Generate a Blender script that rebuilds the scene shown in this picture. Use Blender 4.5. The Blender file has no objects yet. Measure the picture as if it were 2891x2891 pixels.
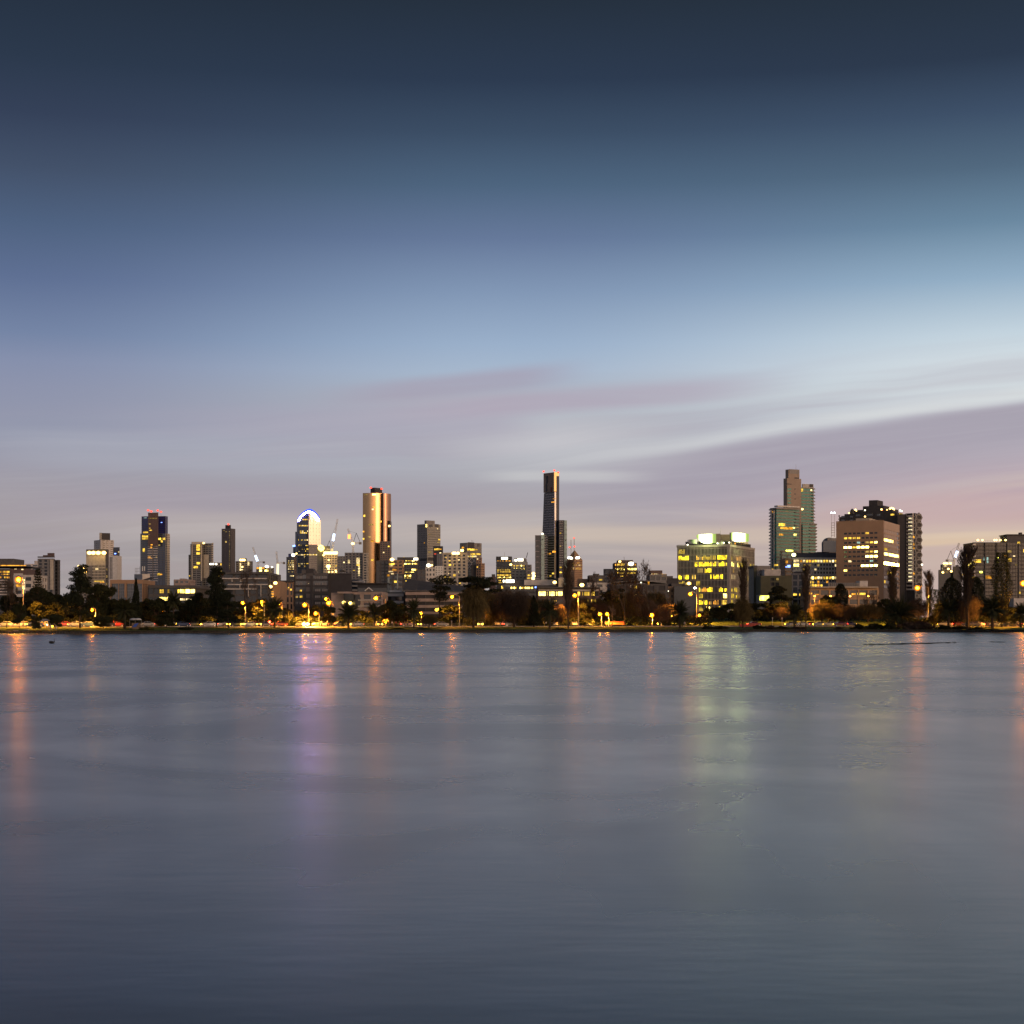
import bpy, bmesh, math, random
from mathutils import Vector, Matrix, Euler
sc = bpy.context.scene
COL = sc.collection
R = math.radians
random.seed(7)

# ------------------------------------------------------------------ camera
F, HY, CX, CZ = 4495.0, 1760.0, 1445.5, 2.5      # focal length and horizon in photo pixels; eye height in metres
cam = bpy.data.cameras.new('camera'); co = bpy.data.objects.new('camera', cam); COL.objects.link(co)
co.location = (0, 0, CZ); co.rotation_euler = (R(90), 0, 0)
cam.sensor_width = 36; cam.lens = 36 * F / 2891; cam.shift_y = (HY - 1445.5) / 2891
cam.clip_start = .1; cam.clip_end = 30000
sc.camera = co

# ------------------------------------------------------------------ dawn sky
def lin(h):
    c = [int(h[i:i+2], 16) / 255 for i in (0, 2, 4)]
    return [x / 12.92 if x <= .04045 else ((x + .055) / 1.055) ** 2.4 for x in c]
world = bpy.data.worlds.new('World'); sc.world = world; world.use_nodes = True
NT = world.node_tree; NT.nodes.clear()
class G:                                          # small node-graph helper
    def __init__(s, nt): s.nt = nt
    def new(s, t, **k):
        n = s.nt.nodes.new(t)
        for a, v in k.items(): setattr(n, a, v)
        return n
    def put(s, sock, v):
        if hasattr(v, 'is_output'): s.nt.links.new(v, sock)
        else: sock.default_value = v
    def m(s, op, a, b=0, c=0, clamp=False):
        n = s.new('ShaderNodeMath', operation=op, use_clamp=clamp)
        s.put(n.inputs[0], a); s.put(n.inputs[1], b); s.put(n.inputs[2], c)
        return n.outputs[0]
    def ss(s, x, a, b, lo=0., hi=1.):             # smoothstep
        n = s.new('ShaderNodeMapRange', interpolation_type='SMOOTHSTEP')
        s.put(n.inputs[0], x)
        for i, v in enumerate((a, b, lo, hi)): s.put(n.inputs[i + 1], v)
        return n.outputs[0]
    def mix(s, f, a, b, bt='MIX'):
        n = s.new('ShaderNodeMix', data_type='RGBA', blend_type=bt)
        s.put(n.inputs[0], f); s.put(n.inputs[6], a); s.put(n.inputs[7], b)
        return n.outputs[2]
    def ramp(s, f, stops):
        n = s.new('ShaderNodeValToRGB'); e = n.color_ramp.elements
        while len(e) < len(stops): e.new(.5)
        for i, (p, c) in enumerate(stops): e[i].position = p; e[i].color = (*c, 1)
        s.put(n.inputs[0], f); return n.outputs[0]
    def xyz(s, a, b, c):
        n = s.new('ShaderNodeCombineXYZ')
        for i, v in enumerate((a, b, c)): s.put(n.inputs[i], v)
        return n.outputs[0]
    def noise(s, vec, scale, detail=3, rough=.5, dist=0.):
        n = s.new('ShaderNodeTexNoise'); s.put(n.inputs['Vector'], vec)
        n.inputs['Scale'].default_value = scale; n.inputs['Detail'].default_value = detail
        n.inputs['Roughness'].default_value = rough; n.inputs['Distortion'].default_value = dist
        return n.outputs['Fac']
g = G(NT)
tc = g.new('ShaderNodeTexCoord'); sx = g.new('ShaderNodeSeparateXYZ'); NT.links.new(tc.outputs['Generated'], sx.inputs[0])
X, Y, Z = sx.outputs
hor = g.m('SQRT', g.m('ADD', g.m('MULTIPLY', X, X), g.m('MULTIPLY', Y, Y)))
T = g.m('MAXIMUM', g.m('DIVIDE', Z, g.m('MAXIMUM', hor, .001)), 0)          # tangent of the elevation
S = g.m('DIVIDE', X, g.m('MAXIMUM', hor, .001))                              # sine of the azimuth
ys = [1176, 1051, 1001, 951, 901, 836, 750, 700, 650, 550, 450, 350, 250, 150, 0]
pos = [max(0, (1760 - y * 1.4964) / 4495) / .4 for y in ys]
RL = '9f9798 a29a9b a39b9e a39da3 9e9ba7 9599ac 8e94ac 8690ac 7585a5 5f7093 4f6280 435169 354158 2c394c 25303f'.split()
RM = 'a8a09f aba3a2 b2aaa9 aba6ab abaab2 afb2bc aeb6c2 a7b8cd 9bb0ca 8297b5 66799a 4e657f 3c4e65 2d3b50 26313f'.split()
RR = 'c0a9a2 cab2a8 cfb5ac c4aaae bcabb3 c0bcc5 d5dee2 d2dce2 c3d3de 93aec5 6b88a0 52697f 3e5068 2d3a4d 26313e'.split()
Tn = g.m('DIVIDE', T, .4, clamp=True)
cl, cm, cr = (g.ramp(Tn, [(p, lin(c)) for p, c in zip(pos, r)]) for r in (RL, RM, RR))
base = g.mix(g.ss(S, -.30, .0), cl, cm); base = g.mix(g.ss(S, .0, .31), base, cr)
# long-exposure cloud: stretched, slightly tilted streaks
U = S
V = g.m('SUBTRACT', T, g.m('MULTIPLY', U, .085))
wob = g.noise(g.xyz(g.m('MULTIPLY', U, 5), g.m('MULTIPLY', V, 16), 3.1), 1, 2)
Vw = g.m('ADD', V, g.m('MULTIPLY', g.m('SUBTRACT', wob, .5), .03))
n1 = g.noise(g.xyz(g.m('MULTIPLY', U, 2.4), g.m('MULTIPLY', Vw, 42), 0.4), 1, 3, .55)
n2 = g.noise(g.xyz(g.m('MULTIPLY', U, 2.2), g.m('MULTIPLY', g.m('ADD', Vw, g.m('MULTIPLY', U, .075)), 75), 9.4), 1, 4, .6)
bandv = g.m('MULTIPLY', g.ss(V, .02, .06), g.ss(V, .165, .11))
c = g.mix(g.m('MULTIPLY', g.m('MULTIPLY', g.ss(n1, .46, .68), bandv), .4), base, (*lin('a79cab'), 1))
low = g.m('MULTIPLY', g.ss(V, .0, .03), g.ss(V, .085, .05))
c = g.mix(g.m('MULTIPLY', g.m('MULTIPLY', g.ss(n2, .47, .75), low), .6), c, (*lin('cfbfb4'), 1))
# the big wedge rising to the right: bright rim on top, mauve underside
E = g.m('SUBTRACT', T, g.m('ADD', .0925, g.m('MULTIPLY', U, .130)))
E = g.m('ADD', E, g.m('MULTIPLY', g.m('SUBTRACT', wob, .5), .016))
under = g.m('MULTIPLY', g.ss(E, .004, -.005), g.ss(E, -.055, -.012))
under = g.m('MULTIPLY', under, g.ss(U, -.01, .12))
c = g.mix(g.m('MULTIPLY', under, g.m('ADD', .55, g.m('MULTIPLY', n1, .6))), c, (*lin('a39caa'), 1))
rim = g.m('MULTIPLY', g.ss(E, -.002, .004), g.ss(E, .013, .004))
rim = g.m('MULTIPLY', rim, g.ss(U, -.05, .2))
c = g.mix(g.m('MULTIPLY', rim, g.m('ADD', .1, g.m('MULTIPLY', n2, .7))), c, (*lin('dde0df'), 1))
core = g.m('MULTIPLY', g.ss(g.m('ABSOLUTE', g.m('SUBTRACT', U, .035)), .11, .0), g.ss(g.m('ABSOLUTE', g.m('SUBTRACT', T, .113)), .03, .0))
c = g.mix(g.m('MULTIPLY', core, g.m('ADD', .2, g.m('MULTIPLY', n1, .6))), c, (*lin('cfcfd2'), 1))
def band(c, ce, half, tilt, u0, u1, u2, u3, col, amt, soft=1.6):   # one long streak: centre, half height, tilt, fade in and out along azimuth
    e = g.m('ABSOLUTE', g.m('SUBTRACT', g.m('ADD', T, g.m('MULTIPLY', g.m('SUBTRACT', wob, .5), .010)), g.m('MULTIPLY_ADD', U, tilt, ce)))
    f = g.m('MULTIPLY', g.ss(e, half * soft, half * .3), g.m('MULTIPLY', g.ss(U, u0, u1), g.ss(U, u3, u2)))
    return g.mix(g.m('MULTIPLY', f, g.m('MULTIPLY_ADD', n2, .8 * amt, amt * .55)), c, (*lin(col), 1))
for a_ in ((.128, .010, .03, -.3, -.1, -.02, .03, 'a9a3b4', .6), (.152, .007, .10, -.14, -.06, .0, .06, 'a69eb0', .75), (.137, .007, .07, -.12, .0, .1, .2, 'b0a6b6', .8),
           (.104, .010, .0, -.34, -.26, -.12, -.02, 'aeb0bc', .5), (.078, .011, .02, -.34, -.22, -.06, .04, 'a399a6', .55), (.060, .009, .0, -.32, -.18, .0, .1, 'bcb1ae', .7),
           (.093, .0035, -.02, -.03, .01, .05, .10, 'd0d0d0', .5), (.0555, .0055, .0, -.1, .06, .4, .5, 'd6c3b0', .6), (.0445, .0022, .02, .16, .25, .5, .6, 'dec4a6', .7), (.0505, .0018, .01, .18, .25, .5, .6, 'e0c9ae', .7), (.066, .010, .0, .12, .25, .5, .6, 'c4a9aa', .55), (.034, .004, .0, -.4, -.2, .1, .2, 'a99c9c', .5)): c = band(c, *a_)
n3 = g.noise(g.xyz(g.m('MULTIPLY', U, 3.5), g.m('MULTIPLY', Vw, 150), 1.7), 1, 4, .65)                     # fine feathering of the streaks
c = g.mix(g.m('MULTIPLY', g.m('MULTIPLY', g.ss(n3, .45, .75), bandv), .11), c, (*lin('c9c8cd'), 1)); c = g.mix(g.m('MULTIPLY', g.m('MULTIPLY', g.ss(n3, .52, .28), bandv), .08), c, (*lin('8f8d9c'), 1))
# dawn glow low in the sky, right of and behind the camera
gd = Vector((.70, -.70, .07)).normalized()
dt = g.new('ShaderNodeVectorMath', operation='DOT_PRODUCT'); NT.links.new(tc.outputs['Generated'], dt.inputs[0]); dt.inputs[1].default_value = gd
gl = g.m('POWER', g.m('MAXIMUM', dt.outputs['Value'], 0), 5)
gl = g.m('MULTIPLY', gl, g.ss(T, .55, .0))
glow = g.mix(1.0, c, g.mix(gl, (0, 0, 0, 1), (1.5, .82, .36, 1)), 'ADD')
glow = g.mix(1.0, glow, g.mix(g.m('MULTIPLY', g.ss(Y, .15, -.5), g.ss(S, -.85, .1, .25, 1.)), (1, 1, 1, 1), (2.0, 1.95, 1.9, 1)), 'MULTIPLY')   # unseen sky behind the camera, raised to brighten the facades
bg = g.new('ShaderNodeBackground'); g.put(bg.inputs[0], glow); bg.inputs[1].default_value = 1.0
ow = g.new('ShaderNodeOutputWorld'); NT.links.new(bg.outputs[0], ow.inputs[0])
world.cycles.sampling_method = 'MANUAL'; world.cycles.sample_map_resolution = 512

sun = bpy.data.lights.new('sun', 'SUN'); so = bpy.data.objects.new('sun', sun); COL.objects.link(so)
sun.energy = .55; sun.angle = R(12); sun.color = (1, .62, .34)
so.rotation_euler = Vector((.70, -.70, .10)).to_track_quat('Z', 'Y').to_euler()
so.location = (200, -200, 60)

sc.view_settings.view_transform = 'Standard'; sc.view_settings.look = 'None'
sc.view_settings.exposure = 0; sc.view_settings.gamma = 1
sc.cycles.use_denoising = True; sc.cycles.max_bounces = 5; sc.cycles.diffuse_bounces = 2; sc.cycles.glossy_bounces = 3
sc.cycles.transmission_bounces = 2; sc.cycles.sample_clamp_indirect = 4; sc.cycles.caustics_reflective = False

# ------------------------------------------------------------------ materials
def mat(name, rgb, rough=.8, var=.18, scale=.4, metal=0., spec=.5, alpha_rand=False):
    m = bpy.data.materials.new(name); m.use_nodes = True
    nt = m.node_tree; h = G(nt); b = nt.nodes['Principled BSDF']
    t = h.new('ShaderNodeTexCoord')
    f = h.noise(t.outputs['Object'], scale, 4, .6)
    lo = [x * (1 - var) for x in rgb]; hi = [min(1, x * (1 + var)) for x in rgb]
    h.put(b.inputs['Base Color'], h.ramp(f, [(.3, lo), (.7, hi)]))
    b.inputs['Roughness'].default_value = rough; b.inputs['Metallic'].default_value = metal
    b.inputs['Specular IOR Level'].default_value = spec
    return m
def glow_mat(name, rgb, k, vary=.0):
    m = bpy.data.materials.new(name); m.use_nodes = True
    nt = m.node_tree; h = G(nt); nt.nodes.remove(nt.nodes['Principled BSDF'])
    e = h.new('ShaderNodeEmission'); h.put(nt.nodes['Material Output'].inputs[0], e.outputs[0])
    e.inputs[0].default_value = (*rgb, 1)
    if vary: m.cycles.emission_sampling = 'NONE'   # dim panes are found by chance; lamps are sampled as lights
    if vary:                                       # each lit room its own brightness, furniture and blinds breaking it up
        oi = h.new('ShaderNodeObjectInfo'); ge = h.new('ShaderNodeNewGeometry')
        f = h.noise(ge.outputs['Position'], .45, 2, .6)
        rnd = h.m('MULTIPLY_ADD', oi.outputs['Random'], 2 * vary, 1 - vary)
        h.put(e.inputs[1], h.m('MULTIPLY', h.m('MULTIPLY', rnd, h.ss(f, .3, .7, .35, 1.5)), k))
    else: e.inputs[1].default_value = k
    return m

# ------------------------------------------------------------------ mesh helpers
def P(px, py, D): return Vector(((px - CX) / F * D, D, CZ + (HY - py) / F * D))
class MB:
    def __init__(s): s.v = []; s.f = []; s.mi = []
    def quad(s, a, b, c, d, m=0):
        n = len(s.v); s.v += [tuple(a), tuple(b), tuple(c), tuple(d)]; s.f.append((n, n+1, n+2, n+3)); s.mi.append(m)
    def hexa(s, p, m=0):                            # p: 4 bottom then 4 top corners
        n = len(s.v); s.v += [tuple(q) for q in p]
        for f in ((3, 2, 1, 0), (4, 5, 6, 7), (0, 1, 5, 4), (1, 2, 6, 5), (2, 3, 7, 6), (3, 0, 4, 7)):
            s.f.append(tuple(n + i for i in f)); s.mi.append(m)
    def box(s, x0, x1, y0, y1, z0, z1, m=0, M4=None):
        p = [Vector(q) for q in ((x0, y0, z0), (x1, y0, z0), (x1, y1, z0), (x0, y1, z0), (x0, y0, z1), (x1, y0, z1), (x1, y1, z1), (x0, y1, z1))]
        if M4: p = [M4 @ q for q in p]
        s.hexa(p, m)
    def prism(s, pts, z0, z1, m=0):                 # vertical prism over a counter-clockwise outline
        n = len(s.v); k = len(pts)
        s.v += [(x, y, z0) for x, y in pts] + [(x, y, z1) for x, y in pts]
        s.f.append(tuple(n + i for i in reversed(range(k)))); s.mi.append(m)
        s.f.append(tuple(n + k + i for i in range(k))); s.mi.append(m)
        for i in range(k):
            j = (i + 1) % k; s.f.append((n+i, n+j, n+k+j, n+k+i)); s.mi.append(m)
    def tube(s, a, b, r0, r1, k=4, m=0, cap=False):
        a, b = Vector(a), Vector(b); d = (b - a)
        if d.length < 1e-6: return
        d.normalize(); u = d.orthogonal().normalized(); w = d.cross(u); n = len(s.v)
        for c, r in ((a, r0), (b, r1)):
            for i in range(k):
                t = 2 * math.pi * i / k; s.v.append(tuple(c + u * (r * math.cos(t)) + w * (r * math.sin(t))))
        for i in range(k):
            j = (i + 1) % k; s.f.append((n+i, n+j, n+k+j, n+k+i)); s.mi.append(m)
        if cap:
            s.f.append(tuple(n + i for i in reversed(range(k)))); s.f.append(tuple(n + k + i for i in range(k))); s.mi += [m, m]
    def ball(s, c, rx, ry, rz, m=0, nu=10, nv=6, v0=0., v1=1.):
        n = len(s.v)
        for j in range(nv + 1):
            t = math.pi * (v0 + (v1 - v0) * j / nv)
            for i in range(nu):
                p = 2 * math.pi * i / nu
                s.v.append((c[0] + rx * math.sin(t) * math.cos(p), c[1] + ry * math.sin(t) * math.sin(p), c[2] + rz * math.cos(t)))
        for j in range(nv):
            for i in range(nu):
                k = (i + 1) % nu
                s.f.append((n+j*nu+i, n+(j+1)*nu+i, n+(j+1)*nu+k, n+j*nu+k)); s.mi.append(m)
    def build(s, name, mats, parent=None, smooth=False, local=None):
        me = bpy.data.meshes.new(name)
        v = s.v
        if local is not None: lx, ly, lz = local; v = [(x - lx, y - ly, z - lz) for x, y, z in v]
        me.from_pydata(v, [], s.f)
        for mm in (mats if isinstance(mats, (list, tuple)) else [mats]): me.materials.append(mm)
        if any(s.mi): me.polygons.foreach_set('material_index', s.mi)
        if smooth: me.polygons.foreach_set('use_smooth', [True] * len(me.polygons))
        me.update()
        o = bpy.data.objects.new(name, me); COL.objects.link(o)
        if parent: o.parent = parent
        return o
def thing(name, label, cat, loc=(0, 0, 0), rz=0., group=None):
    o = bpy.data.objects.new(name, None); COL.objects.link(o); o.empty_display_size = .5
    o.location = loc; o.rotation_euler = (0, 0, rz)
    return tag(o, label, cat, group)
def tag(o, label, cat, group=None, kind=None):
    o['label'] = label; o['category'] = cat
    if group: o['group'] = group
    if kind: o['kind'] = kind
    return o
def clone(src, loc, rz, sca, label, cat=None, group=None):      # a copy of a thing with copies of its parts and sub-parts
    def cp(o, par):
        c = o.copy(); COL.objects.link(c)
        if par: c.parent = par
        for ch in list(o.children): cp(ch, c)
        return c
    r = cp(src, None); r.location = loc; r.rotation_euler = (0, 0, rz); r.scale = sca
    r['label'] = label
    if cat: r['category'] = cat
    if group: r['group'] = group
    return r

# ------------------------------------------------------------------ water and ground
SH = [(-1600, 420), (-400, 376), (0, 381), (400, 390), (750, 405), (1100, 432), (1500, 449), (1900, 466), (2250, 468), (2700, 452), (2891, 430), (3300, 415), (4500, 440)]
def shore(px):
    for (a, da), (b, db) in zip(SH, SH[1:]):
        if px <= b: t = (px - a) / (b - a); t = max(0, t); return da + (db - da) * t
    return SH[-1][1]
GZ = [(-.5, .62), (3, .72), (30, 1.45), (36, 1.55), (46, 1.6), (60, 1.75), (95, 2.9), (150, 4.2), (300, 5.5), (700, 6), (9000, 6)]
def gz(s):
    for (a, za), (b, zb) in zip(GZ, GZ[1:]):
        if s <= b: return za + (zb - za) * max(0, (s - a) / (b - a))
    return 6
def G3(px, s, dz=0.): D = shore(px) + s; p = P(px, HY, D); p.z = gz(s) + dz; return p
def gnd(p): return gz(p.y - shore(CX + p.x / p.y * F))

wm = bpy.data.materials.new('lake_water'); wm.use_nodes = True
h = G(wm.node_tree); b = wm.node_tree.nodes['Principled BSDF']
ge = h.new('ShaderNodeNewGeometry'); sp = h.new('ShaderNodeSeparateXYZ'); wm.node_tree.links.new(ge.outputs['Position'], sp.inputs[0])
wx, wy, wz = sp.outputs
f1 = h.noise(h.xyz(h.m('MULTIPLY', wx, .03), h.m('MULTIPLY', wy, .05), 0), 1, 4, .6)
f2 = h.noise(h.xyz(h.m('MULTIPLY', wx, .35), h.m('MULTIPLY', wy, .9), 0), 1, 3, .55)
f3 = h.noise(h.xyz(h.m('MULTIPLY', wx, 1.3), h.m('MULTIPLY', wy, 3.2), 5), 1, 2, .5)
b.inputs['Base Color'].default_value = (.016, .026, .029, 1)
b.inputs['IOR'].default_value = 1.6; b.inputs['Specular Tint'].default_value = (.70, .93, 1, 1)
rx, ry = h.m('ADD', h.m('MULTIPLY', wx, .10), h.m('MULTIPLY', wy, .045)), h.m('SUBTRACT', h.m('MULTIPLY', wy, .07), h.m('MULTIPLY', wx, .05))
f4 = h.noise(h.xyz(rx, ry, 2), 1, 5, .62, .6)                              # drifting gust patches, finer towards the viewer
h.put(b.inputs['Roughness'], h.ss(h.m('ADD', h.m('MULTIPLY', f1, .45), h.m('MULTIPLY', f4, .55)), .34, .66, .22, .31))
b.inputs['Anisotropic'].default_value = .40; h.put(b.inputs['Tangent'], h.xyz(1, 0, 0))          # wind waves from the west: rougher across than towards the viewer
bp = h.new('ShaderNodeBump'); bp.inputs['Strength'].default_value = .075; bp.inputs['Distance'].default_value = .06
h.put(bp.inputs['Height'], h.m('ADD', f2, h.m('MULTIPLY', f3, .25))); wm.node_tree.links.new(bp.outputs[0], b.inputs['Normal'])
w = MB(); pxs = [p for p, d in SH]
w.quad((-700, -60, 0), (700, -60, 0), (700, 700, 0), (-700, 700, 0))
o = w.build('lake_water', wm); o['kind'] = 'structure'

grass = mat('grass_ground', (.085, .13, .028), .95, .35, .25, spec=.1)
road_m = mat('asphalt', (.055, .053, .05), .7, .2, .6)
soil = mat('soil', (.05, .045, .035), .95, .3, .1)
w = MB(); cols = list(range(-1600, 4501, 50))
rows = [-.5, 3, 12, 20, 30, 36, 46, 60, 75, 95, 120, 150, 200, 300, 450, 700, 1200, 2500, 6000]
for s0, s1 in zip(rows, rows[1:]):
    for a, c2 in zip(cols, cols[1:]):
        w.quad(G3(a, s0), G3(c2, s0), G3(c2, s1), G3(a, s1), 0 if s0 < 300 else 1)
o = w.build('park_ground', [grass, soil]); o['kind'] = 'structure'
w = MB()
for a, c2 in zip(cols, cols[1:]): w.quad(G3(a, 36, .03), G3(c2, 36, .03), G3(c2, 46, .03), G3(a, 46, .03))
o = w.build('lakeside_road', road_m); o['kind'] = 'structure'
conc = mat('kerb_concrete', (.5, .47, .42), .85, .15, .8)
w = MB()
for a, c2 in zip(cols, cols[1:]):
    w.hexa([G3(a, 35.5, -.1), G3(c2, 35.5, -.1), G3(c2, 35.97, -.1), G3(a, 35.97, -.1), G3(a, 35.5, .16), G3(c2, 35.5, .16), G3(c2, 35.97, .16), G3(a, 35.97, .16)])
o = w.build('kerb', conc); o['kind'] = 'structure'
w = MB()                                            # white edge and centre markings
for a in range(-1600, 4500, 50):
    for s0 in (36.4, 45.4): w.quad(G3(a, s0, .036), G3(a+50, s0, .036), G3(a+50, s0+.2, .036), G3(a, s0+.2, .036))
    w.quad(G3(a, 40.95, .036), G3(a+22, 40.95, .036), G3(a+22, 41.1, .036), G3(a, 41.1, .036))
o = w.build('road_markings', mat('road_paint', (.7, .68, .6), .6, .1, 1)); o['kind'] = 'structure'
w = MB()                                            # footpath
for a, c2 in zip(cols, cols[1:]): w.quad(G3(a, 30.2, .02), G3(c2, 30.2, .02), G3(c2, 33, .02), G3(a, 33, .02))
o = w.build('footpath', mat('gravel_path', (.22, .18, .13), .9, .2, .7)); o['kind'] = 'structure'
# stone lake wall: uneven bluestone blocks with a capping course
w = MB(); rr = random.Random(3)
for a in range(-1600, 4500, 8):
    hh = .5 + rr.uniform(-.05, .07); q = rr.uniform(0, .25)
    w.hexa([G3(a, -1.1-q, -1.2), G3(a+7.6, -1.1-q, -1.2), G3(a+7.6, -.4, -1.2), G3(a, -.4, -1.2)] +
           [Vector((p.x, p.y, hh)) for p in (G3(a, -1.0-q), G3(a+7.6, -1.0-q), G3(a+7.6, -.4), G3(a, -.4))])
for a, c2 in zip(cols, cols[1:]):
    w.hexa([Vector((p.x, p.y, z)) for z in (.6, .72) for p in (G3(a, -.9), G3(c2, -.9), G3(c2, .6), G3(a, .6))])
o = w.build('lake_wall', mat('bluestone', (.035, .033, .03), .9, .3, .9)); tag(o, 'low dark stone retaining wall along the far edge of the lake', 'wall')
# ------------------------------------------------------------------ building kit
conc_g = mat('grey_concrete', (.23, .22, .21), .85)
conc_d = mat('dark_concrete', (.10, .095, .095), .85)
conc_b = mat('beige_concrete', (.42, .36, .28), .85)
conc_w = mat('pale_render', (.58, .54, .5), .8)
cream = mat('cream_panel', (.56, .5, .4), .8)
white_p = mat('white_panel', (.72, .7, .66), .7)
pink_b = mat('pink_render', (.36, .28, .25), .85)
brick_o = mat('orange_brick', (.46, .30, .17), .85)
tan_b = mat('tan_brick', (.40, .25, .155), .88, .08, .2)
brown_p = mat('brown_panel', (.13, .085, .075), .7)
char = mat('charcoal_panel', (.045, .042, .045), .7)
black_m = mat('black_metal', (.018, .018, .02), .5)
olive = mat('olive_panel', (.085, .085, .05), .8)
steel = mat('grey_metal', (.3, .3, .3), .5, metal=.6)
white_m = mat('white_metal', (.75, .74, .7), .5)
def glass(name, rgb, rough=.06, spec=.8): return mat(name, rgb, rough, .12, .15, 0, spec)
gl_dark = glass('dark_glass', (.02, .022, .026), .08, .5)
gl_grey = glass('grey_glass', (.05, .055, .06), .1, .8)
gl_blue = glass('blue_glass', (.035, .05, .085), .08, .9)
gl_deep = glass('deep_blue_glass', (.03, .035, .16), .15, .6)
gl_green = glass('green_glass', (.03, .23, .20), .12, .4)
gl_pale = glass('pale_green_glass', (.30, .42, .36), .2, .8)
gl_mirror = mat('bronze_mirror_glass', (.38, .235, .115), .22, .06, .1, .92)
gl_cream = mat('cream_mirror_glass', (.85, .74, .6), .3, .05, .1, .75)
LY = glow_mat('yellow_room_light', (1, .60, .07), 1.35, .55)
LO = glow_mat('orange_room_light', (1, .42, .04), 1.15, .5)
LW = glow_mat('warm_white_room_light', (1, .74, .34), 1.6, .5)
LD = glow_mat('dim_room_light', (.55, .36, .10), .75, .5)
LH = glow_mat('bright_room_light', (1, .72, .15), 7, .3)
LC = glow_mat('cool_room_light', (.55, .85, .75), .6, .5)
FL = glow_mat('floodlight', (1, .62, .17), 6)
FW = glow_mat('white_floodlight', (1, .90, .66), 5)
FB = glow_mat('blue_floodlight', (.16, .28, 1), 5)
RED = glow_mat('red_beacon', (1, .07, .04), 3)

UB = {}
def unit_box(m):                                   # one shared unit box per light material
    if m.name not in UB:
        w = MB(); w.box(0, 1, -1, 0, 0, 1); me = bpy.data.meshes.new('window_pane')
        me.from_pydata(w.v, [], w.f); me.materials.append(m); UB[m.name] = me
    return UB[m.name]

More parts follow.
